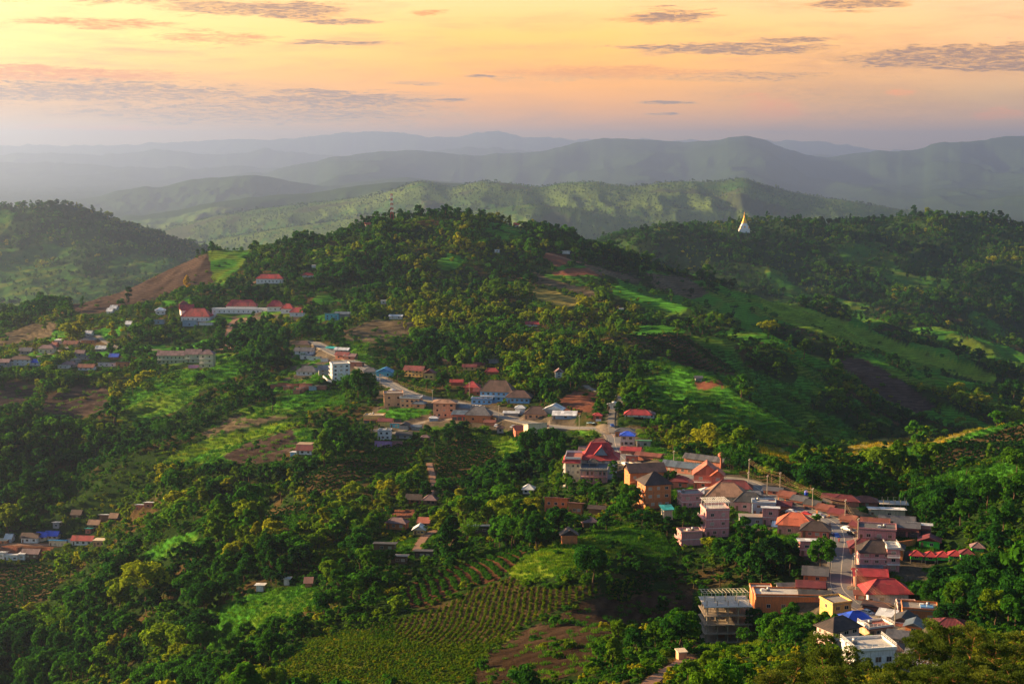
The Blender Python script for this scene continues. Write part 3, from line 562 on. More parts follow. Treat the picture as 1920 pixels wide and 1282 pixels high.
# ------------------------------------------------------------------ roofs (local frame: x along the front, y away from it)
def roof_mesh(kind, x0, x1, y0, y1, z, rh, ov, t=.18):
    X0, X1, Y0, Y1 = x0 - ov, x1 + ov, y0 - ov, y1 + ov; m = MB(); ym, xm = (Y0 + Y1) / 2, (X0 + X1) / 2; zr = z + rh
    if kind == 'gable': m.slab([(X0, Y0, z), (X1, Y0, z), (X1, ym, zr), (X0, ym, zr)], t).slab([(X1, Y1, z), (X0, Y1, z), (X0, ym + .01, zr), (X1, ym + .01, zr)], t).poly([(x0 + .05, y0, z - .1), (x0 + .05, ym, zr - t * 1.4), (x0 + .05, y1, z - .1)]).poly([(x1 - .05, y0, z - .1), (x1 - .05, y1, z - .1), (x1 - .05, ym, zr - t * 1.4)])
    elif kind == 'gabley': m.slab([(X0, Y0, z), (xm, Y0, zr), (xm, Y1, zr), (X0, Y1, z)], t).slab([(xm + .01, Y0, zr), (X1, Y0, z), (X1, Y1, z), (xm + .01, Y1, zr)], t).poly([(x0, y0 + .05, z - .1), (x1, y0 + .05, z - .1), (xm, y0 + .05, zr - t * 1.4)])
    elif kind == 'shed': m.slab([(X0, Y0, z), (X1, Y0, z), (X1, Y1, zr), (X0, Y1, zr)], t)
    elif kind == 'shedf': m.slab([(X0, Y0, zr), (X1, Y0, zr), (X1, Y1, z), (X0, Y1, z)], t)
    elif kind in ('hip', 'pyramid', 'curved'):
        W_, D_ = X1 - X0, Y1 - Y0; e = min(W_, D_) / 2 * (.98 if kind != 'curved' else .8)
        if kind == 'pyramid': e = W_ / 2 - .05
        if W_ >= D_: r1, r2 = (X0 + e, ym, zr), (X1 - e, ym, zr)
        else: e = min(D_ / 2 * .95, e); r1, r2 = (xm, Y0 + e, zr), (xm, Y1 - e, zr)
        A_, B_, C2, D2 = (X0, Y0, z), (X1, Y0, z), (X1, Y1, z), (X0, Y1, z)
        if kind == 'curved':   # swept eaves: each face bent at mid height, corners lifted
            def bend(p, r, k=.52): return tuple(p[i] + (r[i] - p[i]) * k if i < 2 else p[i] + (r[i] - p[i]) * .33 for i in range(3))
            up = rh * .10; A2, B2, C3, D3 = [(p[0], p[1], p[2] + up) for p in (A_, B_, C2, D2)]; MA, MB_, MC_, MD = bend(A_, r1), bend(B_, r2), bend(C2, r2), bend(D2, r1)
            mid = lambda p, q: ((p[0] + q[0]) / 2, (p[1] + q[1]) / 2, z)
            for a, b, c, d, e_, f_ in ((A2, B2, MB_, MA, r1, r2), (C3, D3, MD, MC_, r2, r1)):
                mm = mid(a, b); m.slab([a, mm, ((c[0] + d[0]) / 2, (c[1] + d[1]) / 2, c[2]), d], t).slab([mm, b, c, ((c[0] + d[0]) / 2, (c[1] + d[1]) / 2, c[2])], t); m.slab([d, c, f_, e_], t)
            for a, b, c, d, r in ((D2, A_, MA, MD, r1), (B_, C2, MC_, MB_, r2)):
                a = (a[0], a[1], a[2] + up); b = (b[0], b[1], b[2] + up); mm = mid(a, b); m.slab([a, mm, ((c[0] + d[0]) / 2, (c[1] + d[1]) / 2, c[2]), d], t).slab([mm, b, c, ((c[0] + d[0]) / 2, (c[1] + d[1]) / 2, c[2])], t); m.slab([d, c, r], t)
            m.bar(r1, r2, t * 1.4, 4)
            for a, b, c in ((A2, MA, r1), (B2, MB_, r2), (C3, MC_, r2), (D3, MD, r1)): m.bar(a, b, t, 4).bar(b, c, t, 4)
        else:
            if W_ >= D_:
                m.slab([A_, B_, r2, r1], t).slab([C2, D2, r1, r2], t).slab([D2, A_, r1], t).slab([B_, C2, r2], t)
            else: m.slab([A_, B_, r1], t).slab([B_, C2, r2, r1], t).slab([C2, D2, r2], t).slab([D2, A_, r1, r2], t)
            m.bar(r1, r2, .12, 4)
            for a, b in ((A_, r1), (B_, r2 if W_ >= D_ else r1), (C2, r2), (D2, r1 if W_ >= D_ else r2)): m.bar(a, b, .10, 4)
    return m
PADS, KEEP, FOOT, BUILD = [], [], [], []
def bld(px, py, w_, d_, h_, yaw, wall, roof, rcol, label, **k): BUILD.append((px, py, w_, d_, h_, yaw, wall, roof, rcol, label, k))
# front-wall foot in the photo (px, py), width, depth, wall height in photo pixels at its distance, yaw, wall paint, roof kind, roof colour, label
b = bld
# --- roadside houses at the lower right
b(1478,1150,126,46,34,-3,'orange','flat','paleslab','long orange flat-roofed building joined to the concrete frame',fl=1,win=4,par=1,side=2)
b(1430,1152,40,50,42,-3,'orange','flat','paleslab','taller blank orange block beside the unfinished concrete frame',fl=1,win=0,par=1)
b(1578,1164,42,46,34,20,'yellow','flat','slab','small yellow-orange flat-roofed house at the end of the straight road',fl=2,win=2,par=1,side=1)
b(1586,1210,68,46,34,30,'palepink','hip','darkbrown','pale pink two-storey villa with brown hipped roof and balconies',fl=2,win=3,side=3,rh=19,bal='left',name='villa',cat='villa')
b(1612,1176,52,40,12,10,'cream','hip','blue','low annex with vivid blue hipped roof behind the pink villa',fl=1,win=2,rh=14)
b(1652,1192,54,38,10,20,'peach','flat','terracotta','pink roof terrace with white balusters beside the blue roof',fl=1,win=2,par=1,rail=1)
b(1640,1252,84,66,34,10,'white','flat','paleslab','white house with wide stained flat roof and white railing',fl=1,win=3,par=1,rail=1)
b(1694,1212,60,46,14,-22,'grey','gable','grey','low house under a broad plain grey roof near the pines',fl=1,win=2,rh=9)
b(1672,1232,34,30,10,-20,'grey','hip','brown','small brown-roofed shed beside the white flat roof',fl=1,win=1,rh=10)
b(1665,1134,78,46,24,0,'white','hip','red','white bungalow with a wide bright red hipped roof',fl=1,win=2,rh=22,ov=1.4)
b(1632,1100,60,36,22,-8,'coral','gable','red','coral house with shallow red gable roof beside the road bend',fl=1,win=0,rh=10)
b(1632,1082,46,24,12,-6,'rose','shed','bluegrey','narrow rose house with faded blue-grey lean-to roof',fl=1,win=1,rh=5)
b(1643,1070,62,42,36,-4,'pink','hip','darkbrown','pink three-storey house under a dark brown hipped roof',fl=3,win=3,rh=20,side=0)
b(1674,1072,24,40,44,-4,'pink','flat','paleslab','pink stair tower with white railings and flat roof',fl=3,win=1,par=1,rail=1,bal='front')
b(1628,1040,68,40,14,-8,'coral','hip','maroon','coral house below the market with large maroon hipped roof',fl=1,win=2,rh=13)
b(1672,1046,40,34,18,-20,'orange','hip','darkgrey','orange house with dark grey hipped roof and water tank',fl=1,win=2,rh=12)
b(1528,1092,44,36,14,-12,'orange','gable','grey','orange hut under a weathered grey gable roof left of the road',fl=1,win=1,rh=13)
b(1520,1112,50,34,9,-10,'brick','gable','maroon','low brick shed with rusty maroon roof left of the road',fl=1,win=1,rh=9)
b(1490,1112,60,24,7,4,'grey','gable','grey','long low shed with patched grey and red roofing',fl=1,win=0,rh=7)
b(1528,1128,56,30,9,-8,'brick','gable','darkgrey','dark grey lean-to roof behind the long orange building',fl=1,win=0,rh=8)
b(1725,1167,66,46,24,-12,'orange','flat','slab','orange flat-roofed house with pink parapets and rooftop basin',fl=1,win=2,par=1,basin=1)
b(1690,1182,40,44,16,-28,'white','gabley','darkgrey','white-gabled roadside shop with black roof',fl=1,win=2,rh=12,shop=1)
b(1712,1188,30,34,14,-24,'orange','gabley','bluegrey','small orange gabled house with arched opening beside the black-roofed shop',fl=1,win=1,rh=9)
b(1660,1166,30,24,12,-28,'brownwood','shed','white','roadside stall under a white metal canopy',fl=0,win=0,rh=5,open=1,cat='stall',name='market_stall')
b(1640,1148,46,18,12,-28,'orange','shed','brown','row shop with brown tin awning opposite the yellow house',fl=1,win=0,rh=4,shop=1)
b(1700,1148,34,24,14,-8,'palepink','flat','slab','pink rooftop block with pale parapet behind the red-roofed bungalow',fl=1,win=1,par=1)
b(1783,1190,60,44,10,-10,'brownwood','hip','maroon','brown-roofed house half hidden at the edge of the pines',fl=1,win=2,rh=12)
b(1614,1126,20,18,12,-10,'brick','shed','rust','rust-roofed kiosk beside the straight road',fl=1,win=1,rh=3)
# --- market side, right of the road
b(1644,1014,70,46,20,-14,'pink','flat','grey','pink market building with broad grey flat roof',fl=1,win=3,par=1,side=2)
b(1700,1006,44,34,18,-16,'rose','gable','grey','rose shop joined to the market under a grey roof',fl=1,win=2,rh=7,shop=1)
b(1724,1004,42,34,16,-16,'pink','shedf','white','pink garage with bright white sloping roof',fl=1,win=0,rh=6,shop=1)
b(1664,968,66,34,9,-8,'cream','shedf','white','open shed with wide white metal roof below the concrete platform',fl=1,win=1,rh=5)
b(1682,986,64,30,10,-12,'grey','gable','grey','grey tin-roofed warehouse behind the market building',fl=1,win=1,rh=7)
b(1640,990,50,30,10,-16,'brick','gable','rust','rust-roofed shop between the market and the shophouse row',fl=1,win=1,rh=7)
b(1742,1028,38,26,13,-18,'green','gabley','maroon','bright green bungalow with maroon and grey gable roof',fl=1,win=1,rh=9,side=1)
for i,(x,y,wd,rc,t) in enumerate([(1718,1056,22,'red','leftmost bright green cabin on stilts with red pyramid roof'),(1744,1058,20,'red','second bright green cabin on stilts from the left'),(1768,1058,22,'red','middle bright green cabin on stilts with red roof'),(1791,1056,24,'red','green cabin on stilts right of the middle cabin'),(1813,1053,24,'maroon','second green cabin on stilts from the right, with maroon roof'),(1833,1041,22,'mauve','rightmost green cabin, set back, with mauve roof')]):
    b(x,y,wd,20,15,-12,'green','pyramid',rc,t,fl=1,win=1,rh=9,ov=.5,group='green cabins on stilts',name='cabin',cat='cabin',stilt=1)
row=[(1472,940,30,'rust','corrugated rust-roofed shophouse at the upper end of the road'),(1496,948,28,'grey','grey-roofed shophouse, second along the upper row'),(1520,956,28,'darkgrey','dark grey-roofed shophouse midway along the upper row'),(1544,964,30,'rust','rust-roofed shophouse where the road starts to bend'),(1566,972,28,'maroon','maroon-roofed shophouse on the inside of the bend'),(1588,984,28,'rust','rust-roofed shophouse with sunlit orange front on the bend'),(1606,996,26,'maroon','last maroon-roofed shophouse before the market')]
for x,y,wd,rc,t in row: b(x,y,wd,26,11,-38,'orange','gable',rc,t,fl=1,win=0,rh=7,shop=1,group='shophouses in a row along the road',name='shophouse',cat='shophouse')
b(1585,948,50,30,8,-14,'brick','hip','maroon','wide maroon-roofed house behind the shophouse row',fl=1,win=1,rh=9)
b(1622,950,46,30,8,-10,'brick','hip','rust','rust-coloured hipped roof house at the forest edge behind the row',fl=1,win=1,rh=9)
b(1560,942,36,24,8,-20,'grey','gable','maroon','dark maroon shed behind the upper shophouses',fl=1,win=0,rh=6)
b(1448,928,34,20,8,-20,'brick','gable','grey','grey-roofed brick shed beside the upper road',fl=1,win=1,rh=5)
# --- houses between the slope and the road
b(1490,1004,66,46,20,-14,'pink','hip','orange','pink house with wide orange-red hipped roof',fl=1,win=2,rh=20,side=1)
b(1462,1000,26,24,14,-14,'palepink','shed','white','small pale annex with white sloping roof beside the orange-red roof',fl=1,win=1,rh=3)
b(1528,1008,52,36,14,-14,'coral','hip','darkbrown','coral house with near-black hipped roof beside the road bend',fl=1,win=3,rh=15)
b(1524,1042,50,36,24,-6,'pink','shedf','white','pink and grey house with bright white sloping roof under the trees',fl=2,win=2,rh=6)
b(1345,1006,46,40,52,8,'pink','flat','paleslab','tall pink house crowned with a white rooftop pergola',fl=3,win=2,par=1,side=3,pergola=1,bal='left')
b(1362,952,76,50,22,-6,'cream','hip','tan','broad cream house with tan brown hipped roof',fl=2,win=3,rh=22,side=2)
b(1297,1022,42,28,24,10,'pink','flat','beige','small pink house on the slope with beige flat roof',fl=2,win=0,side=2,par=1,bal='left')
b(1404,958,54,34,18,-8,'pink','hip','darkgrey','pink house under a charcoal hipped roof beside the pergola',fl=1,win=2,rh=15)
b(1408,985,44,24,16,-6,'grey','flat','slab','grey open concrete deck below the charcoal roof',fl=1,win=2,par=0)
b(1432,968,44,30,24,-8,'blueg','flat','paleslab','blue-grey house with white roof terrace',fl=2,win=2,par=1)
b(1444,984,30,26,30,-10,'pink','shedf','silver','narrow pink house with silver awning roof',fl=2,win=1,rh=4)
b(1253,974,18,20,20,10,'cream','shed','teal','small cream house with turquoise roof above the slope',fl=1,win=0,rh=4)
b(1298,952,40,34,24,10,'pink','flat','slab','pink two-storey flat-roofed house with green awning',fl=2,win=2,par=1,side=2)
b(1330,935,40,28,10,-6,'cream','hip','white','low house with pale white hipped roof behind the pink flat-roofed house',fl=1,win=1,rh=9)
b(1374,926,70,30,10,-10,'brick','hip','maroon','long maroon-roofed house below the orange-red villa',fl=1,win=2,rh=14)
b(1402,936,46,20,9,-4,'coral','shed','grey','coral annex with plain grey flat roof',fl=1,win=2,rh=2)
b(1420,950,46,24,8,-6,'grey','shed','bluegrey','low shed with mossy blue-grey roof',fl=1,win=0,rh=3)
b(1462,958,40,30,8,-16,'brick','gable','maroon','maroon-roofed house beside the parked cars',fl=1,win=0,rh=7)
b(1325,916,50,40,26,-8,'coral','gabley','terracotta','coral villa with tall terracotta gable roofs and balconies',fl=2,win=2,rh=22,side=1,bal='front',name='villa',cat='villa')
b(1345,918,24,30,26,-8,'coral','gabley','orange','smaller orange gabled wing of the coral villa',fl=2,win=1,rh=12)
b(1283,888,92,24,12,-30,'brick','gable','bluegrey','long brick school wing with weathered grey roof',fl=1,win=6,rh=9,side=1,name='school_building',cat='school')
b(1318,872,80,22,10,-32,'brick','gable','grey','second school wing with long grey roof behind the first',fl=1,win=0,rh=8,name='school_building',cat='school')
b(1352,872,30,18,8,-20,'grey','gable','darkgrey','short dark grey school shed beside the water tower',fl=1,win=0,rh=6)
b(1234,952,52,48,46,14,'orange','hip','darkbrown','orange hotel block with dark hipped roof and stacked balconies',fl=3,win=3,rh=20,side=3,bal='left',name='hotel',cat='hotel')
b(1214,920,70,42,36,10,'orange','gable','brown','orange hotel wing with long brown roof and open galleries',fl=2,win=4,rh=14,bal='front',name='hotel',cat='hotel')
b(1272,916,32,30,14,-10,'brick','hip','maroon','small house with maroon roof between the hotel and the coral villa',fl=1,win=1,rh=10)
b(1254,906,30,22,8,-8,'peach','shed','tan','low peach shed with tan roof beside the dark-roofed hotel',fl=1,win=0,rh=2)
b(1290,914,30,20,9,-8,'grey','gable','grey','grey-roofed shed left of the coral villa',fl=1,win=0,rh=6)
b(1122,846,40,26,10,-14,'grey','hip','maroon','maroon-roofed house behind the red-roofed hotel',fl=1,win=1,rh=12)
b(1100,852,28,22,8,-8,'grey','gable','mauve','low mauve-roofed shed uphill of the red-roofed hotel',fl=1,win=0,rh=6)
b(1176,836,26,22,20,-8,'palepink','hip','blue','small pale pink house with bright blue roof',fl=2,win=2,rh=7)
b(1170,820,34,22,11,-10,'orange','hip','grey','orange house with grey hipped roof at the road fork',fl=1,win=2,rh=6)
b(1207,838,26,18,10,-4,'grey','shedf','green','grey house with pale green roof',fl=1,win=1,rh=3)
b(1182,852,36,22,6,-14,'brick','gable','red','low red-roofed shed below the blue-roofed house',fl=1,win=0,rh=6)
b(1214,862,50,20,6,-26,'brick','gable','rust','long rusty red roof beside the road below the fork',fl=1,win=0,rh=5)
b(1184,866,22,18,9,-10,'coral','shedf','bluegrey','small coral house with blue-grey roof beside the road',fl=1,win=1,rh=4)
b(1042,962,44,24,24,-14,'orange','shedf','pinkbrown','orange cottage with shed roof, larger of the pair on the wooded slope',fl=2,win=3,rh=7,side=0)
b(1078,964,26,22,17,-14,'orange','shedf','pinkbrown','orange cottage with shed roof, smaller of the pair on the wooded slope',fl=1,win=2,rh=6)
b(1106,988,26,22,9,6,'brownwood','hip','mauve','brown hut with mauve hipped roof below the orange cottages',fl=1,win=1,rh=9)
b(1068,1020,30,22,17,4,'orange','gabley','darkbrown','small orange house with dark gable roof above the grassy hill',fl=1,win=0,rh=12,side=1)
b(1118,962,30,16,6,-16,'brownwood','gable','darkbrown','dark shed half hidden in the trees beside the orange cottages',fl=1,win=0,rh=5)
# --- middle village
b(930,752,62,30,18,-12,'lightblue','hip','brown','light blue hotel with large brown hipped roof',fl=2,win=6,rh=20,bal='front',name='hotel',cat='hotel')
b(972,756,42,26,11,-8,'lightblue','hip','brown','light blue pavilion with wide brown roof beside the blue hotel',fl=1,win=4,rh=12,ov=1.6)
b(903,758,40,16,9,-10,'lightblue','flat','maroon','blue terrace wing with maroon parapet in front of the blue hotel',fl=1,win=4,par=1,rail=1)
b(884,738,26,20,12,-10,'redbrown','pyramid','red','red pavilion with stepped pyramid roof left of the blue hotel',fl=1,win=2,rh=11,name='pavilion',cat='pavilion')
b(902,742,28,14,8,-12,'redbrown','gable','maroon','maroon-roofed gallery joining the red pavilion to the blue hotel',fl=1,win=2,rh=6)
b(738,764,36,28,26,6,'peach','flat','slab','tall end of the curved peach building above the terraced slope',fl=2,win=2,par=1,side=3)
b(768,765,38,24,18,-12,'peach','flat','grey','curved peach building with roof rails, lower wing',fl=2,win=4,par=1,rail=1)
b(784,766,22,16,9,-10,'peach','hip','bluegrey','small peach annex with blue-grey roof',fl=1,win=1,rh=6)
b(833,784,42,30,28,-4,'peach','hip','tan','square peach three-storey house with overhanging tan roof',fl=3,win=3,rh=5,side=3,ov=1.2)
b(895,792,48,30,14,-10,'orange','hip','grey','orange house with steep grey hipped roof',fl=1,win=2,rh=15)
b(862,788,30,22,11,-8,'coral','shed','bluegrey','coral shop with blue-grey awning roof',fl=1,win=1,rh=4,shop=1)
b(868,775,26,18,10,-8,'grey','gable','bluegrey','small grey-roofed house behind the coral shop',fl=1,win=1,rh=6)
b(1004,786,42,26,10,-8,'peach','hip','brown','peach house with tall brown hipped roof beside the white sheds',fl=1,win=3,rh=13)
b(1036,776,36,24,8,-16,'grey','gabley','white','shed with white gable roof and open dark front',fl=1,win=0,rh=9)
b(1058,786,44,20,7,-6,'blueg','shed','white','long blue-sided shed with white roof',fl=1,win=1,rh=5)
b(975,772,18,14,6,-6,'white','hip','silver','small hut with pale blue-silver roof',fl=1,win=0,rh=5)
b(958,780,28,16,5,-8,'grey','gable','silver','low silver-roofed stalls beside the car park',fl=1,win=0,rh=3)
b(1008,822,38,30,22,16,'cream','shedf','white','cream hall with wide white sloping roof behind tall trees',fl=1,win=1,rh=8,side=2)
b(976,820,20,22,14,10,'coral','gable','maroon','coral house with maroon roof left of the cream hall',fl=1,win=1,rh=7)
b(938,812,12,10,9,0,'grey','hip','brown','tiny brown-roofed hut at the top of the grass strip',fl=1,win=1,rh=5)
b(918,798,20,14,6,-10,'brick','gable','rust','rust-roofed shed near the car park',fl=1,win=0,rh=4)
b(700,794,38,24,14,-6,'yellow','flat','cream','yellow flat-roofed house with roller shutter',fl=1,win=0,par=1,shop=1,side=2)
b(722,798,26,18,8,-8,'yellow','gable','maroon','yellow shed under a maroon roof',fl=1,win=0,rh=5)
b(741,802,20,14,7,-10,'aqua','shedf','pinkbrown','small aqua hut with brownish roof in the yard',fl=1,win=1,rh=2)
b(757,806,18,16,8,-10,'grey','gabley','darkgrey','open shed with dark grey roof in the yard',fl=1,win=0,rh=5)
b(780,806,18,12,4,-14,'grey','gable','bluegrey','low grey-blue shed beside the side lane',fl=1,win=0,rh=3)
b(720,824,24,18,16,-6,'white','flat','bluegrey','narrow grey-white two-storey house with roof awning',fl=2,win=2,par=1)
b(718,838,32,18,7,-6,'lilac','shedf','maroon','lilac cottage with maroon roof below the grey-white house',fl=1,win=2,rh=6)
b(742,836,22,12,4,-6,'rose','shedf','pinkbrown','rose lean-to beside the lilac cottage',fl=1,win=0,rh=3)
b(757,822,28,16,6,-6,'grey','gable','darkgrey','dark grey roofed shed above the tea terraces',fl=1,win=1,rh=6)
b(797,826,14,10,4,-6,'brownwood','hip','mauve','little mauve-roofed hut above the tea rows',fl=1,win=0,rh=4)
b(813,790,16,10,4,-6,'blueg','hip','silver','small silver-blue roofed shelter below the peach house',fl=1,win=0,rh=3)
b(1196,786,50,22,8,-6,'white','hip','red','open restaurant with bright red hipped roof',fl=1,win=3,rh=9,stilt=1,name='pavilion',cat='pavilion')
b(1214,784,26,20,7,-6,'white','hip','mauve','open pavilion with faded mauve roof beside the red restaurant',fl=1,win=2,rh=7,name='pavilion',cat='pavilion')
b(1120,788,16,12,9,-10,'redbrown','pyramid','red','small red spirit shrine on the roadside bank',fl=1,win=1,rh=5,name='shrine',cat='shrine')
b(1150,768,22,12,10,-14,'white','gabley','white','small white gateway house under the trees',fl=1,win=1,rh=4)
b(720,707,30,20,9,-8,'aqua','gabley','skyblue','aqua house with vivid sky-blue gable roof',fl=1,win=2,rh=8)
b(693,702,24,18,5,-8,'grey','hip','grey','grey-roofed open garage left of the sky-blue roof',fl=1,win=0,rh=7)
b(640,714,34,28,30,16,'white','flat','paleslab','white four-storey guesthouse with balconies on its left side',fl=4,win=3,par=1,side=3,bal='left',name='guesthouse',cat='guesthouse')
b(612,704,28,22,11,10,'grey','gable','bluegrey','grey house with blue-grey roof left of the white guesthouse',fl=2,win=2,rh=8)
b(574,704,38,22,8,-8,'white','hip','grey','white bungalow with grey hipped roof',fl=1,win=4,rh=9)
b(567,655,26,16,9,-6,'yellow','hip','brown','yellow house with brown roof at the top road bend',fl=1,win=2,rh=7)
b(570,665,36,16,6,-8,'white','gable','grey','long grey-roofed house just below the yellow house',fl=1,win=2,rh=6)
b(572,674,20,12,6,-6,'white','shedf','blue','small house with blue lean-to roof near the road',fl=1,win=1,rh=3)
b(590,676,22,12,5,-6,'white','shedf','white','small house with white lean-to roof near the road',fl=1,win=1,rh=3)
b(608,678,14,8,3,-6,'white','shedf','paleslab','tiny cream-roofed shed near the road',fl=1,win=0,rh=2)
b(620,658,18,10,5,-24,'grey','gable','teal','small teal-roofed stall above the road',fl=1,win=0,rh=3)
b(640,662,26,14,6,-14,'grey','gable','silver','shop with silver-white roof above the road',fl=1,win=1,rh=4)
b(640,674,26,14,8,-24,'brick','gable','maroon','brick shophouse with maroon roof beside the descending road',fl=1,win=2,rh=6)
b(655,675,22,14,7,-18,'brick','gable','mauve','mauve-roofed shop behind the brick shophouse',fl=1,win=1,rh=5)
b(666,688,26,16,7,-12,'brick','shedf','white','brick shop with bright white roof beside the road',fl=1,win=1,rh=3)
for i,(x,y,wd,rc,wl,t) in enumerate([(515,728,16,'teal','brick','teal-patched shack at the left end of the shack row'),(530,726,20,'brown','brick','brown-roofed shack, second in the shack row'),(537,732,12,'white','brick','small white-roofed shack in front of the brown one'),(548,727,22,'darkbrown','brick','dark long-roofed shack in the middle of the shack row'),(562,734,14,'silver','brick','silver-roofed shack at the front of the shack row'),(572,727,24,'brown','brick','wide brown shack behind the silver-roofed one'),(586,732,14,'silver','blueg','grey-blue shack near the right end of the shack row'),(602,730,18,'white','brick','bright white-roofed shack at the right end of the shack row'),(556,738,12,'white','brick','lowest white-roofed shack in the shack row')]): b(x,y,wd,12,5,-4,wl,'shedf',rc,t,fl=1,win=0,rh=3,group='shacks in a row above the field',name='shack',cat='shack')
b(775,706,38,16,12,-20,'yellow','gable','maroon','yellow lodge with long maroon roof among palms',fl=2,win=5,rh=8)
b(804,712,20,16,12,-8,'yellow','gabley','maroon','yellow lodge wing with maroon gable among palms',fl=1,win=2,rh=7)
b(856,722,22,10,3,-6,'redbrown','gable','red','low red-roofed pavilion left of the blue hotel gardens',fl=1,win=0,rh=5,name='pavilion',cat='pavilion')
b(880,694,24,10,6,-6,'yellow','gable','maroon','yellow cottage with maroon roof in the upper wood',fl=1,win=2,rh=5)
b(898,690,18,10,5,-6,'yellow','gable','maroon','maroon-roofed cottage uphill of the blue hotel',fl=1,win=1,rh=5)
b(922,702,22,10,4,-6,'redbrown','hip','red','red-roofed garden pavilion above the blue hotel',fl=1,win=0,rh=7,name='pavilion',cat='pavilion')
b(838,682,14,8,6,-6,'yellow','gable','brown','tiny yellow hut with brown roof in the woods',fl=1,win=1,rh=3)
b(925,681,18,10,2,-6,'grey','shedf','silver','pale tin roof in the clearing above the blue hotel',fl=1,win=0,rh=3)
b(1048,712,14,12,14,0,'white','gabley','mauve','white tower house on stilts among the trees',fl=2,win=1,rh=7,stilt=1)
b(998,612,24,12,3,-4,'white','gable','red','red-roofed lodge alone in the upper forest',fl=1,win=1,rh=5)
b(742,598,24,10,5,-4,'white','gable','silver','small white house beside the pale clearing',fl=1,win=2,rh=3)
b(719,570,10,8,6,0,'white','flat','white','tiny white block house on the forest slope',fl=1,win=1,par=0)
b(932,474,9,6,5,0,'white','flat','white','white hut high on the main hill',fl=1,win=1,par=0)
b(1061,476,14,6,2,-8,'white','shedf','white','white-roofed shelter beside the red earth track',fl=1,win=0,rh=3)
b(1165,583,8,6,4,0,'white','flat','white','small white hut on the shaded flank',fl=1,win=0,par=0)
b(1310,716,12,10,6,0,'grey','gable','grey','grey hut at the end of the red earth clearing',fl=1,win=0,rh=4)
b(690,425,10,6,4,30,'cream','gable','orange','small sunlit house near the summit mast',fl=1,win=0,rh=4)
b(968,423,9,6,4,0,'white','gable','red','red-roofed hut in the trees below the summit',fl=1,win=0,rh=4)
# --- school hill on the left
b(366,603,54,26,9,-4,'white','hip','red','white school hall with big bright red hipped roof',fl=1,win=6,rh=15,name='school_building',cat='school')
b(352,592,24,22,10,20,'white','gable','red','red-roofed connecting wing of the school, running uphill',fl=1,win=0,rh=10,name='school_building',cat='school')
b(344,580,16,18,8,10,'white','hip','maroon','uppermost dark red school roof among the trees',fl=1,win=0,rh=8)
b(452,588,110,16,8,-1,'white','flat','silver','long white school block with two rows of windows',fl=1,win=12,par=1,name='school_building',cat='school')
b(452,582,56,18,8,-1,'white','hip','brightred','school wing with long bright red trapezoid roof',fl=1,win=0,rh=11,name='school_building',cat='school')
b(516,584,30,18,9,-1,'white','hip','brightred','square school wing with red hipped roof right of the long block',fl=1,win=3,rh=11,name='school_building',cat='school')
b(538,588,22,16,9,-6,'white','hip','red','small red-roofed school annex, second from the right end',fl=1,win=1,rh=9)
b(556,594,26,14,8,-6,'white','hip','red','small red-roofed school annex at the right end',fl=1,win=1,rh=9)
b(505,532,50,18,9,-2,'white','hip','red','white hall with maroon-red roof on the wooded hillside',fl=1,win=7,rh=8)
b(577,520,20,10,4,-2,'white','hip','red','little red-roofed house right of the hillside hall',fl=1,win=1,rh=5)
b(588,503,7,5,5,0,'white','flat','white','tiny white tank house above the hillside hall',fl=1,win=0,par=0)
b(301,590,18,16,8,14,'white','hip','white','small white house with white roof on the left knoll',fl=1,win=2,rh=5)
b(297,608,20,12,6,-2,'blueg','shedf','silver','long silver roof below the white knoll house',fl=1,win=1,rh=3)
b(355,612,26,14,7,-2,'blueg','shedf','silver','silver-roofed workshop below the school hall',fl=1,win=1,rh=5)
b(386,610,26,8,3,-2,'white','shedf','silver','thin silver canopy right of the silver-roofed workshop',fl=1,win=0,rh=2)
b(622,600,26,14,9,-6,'aqua','shedf','white','turquoise house with white roof at the forest edge',fl=2,win=3,rh=4)
b(642,594,28,12,5,-6,'grey','gable','bluegrey','grey-roofed shed behind the turquoise house',fl=1,win=0,rh=4)
b(322,682,54,18,16,-2,'palegreen','gable','mauve','long pale green lodge with open galleries and mauve roof',fl=2,win=7,rh=8,bal='front',name='lodge',cat='lodge')
b(362,680,28,18,16,-2,'palegreen','gable','mauve','middle block of the pale green lodge',fl=2,win=3,rh=9,bal='front',name='lodge',cat='lodge')
b(387,690,26,20,26,-2,'cream','hip','mauve','tall cream tower end of the green lodge on a concrete base',fl=3,win=2,rh=8,bal='front',name='lodge',cat='lodge')
b(363,690,20,8,4,-2,'lilac','shedf','silver','little violet-blue shed below the green lodge',fl=1,win=0,rh=2)
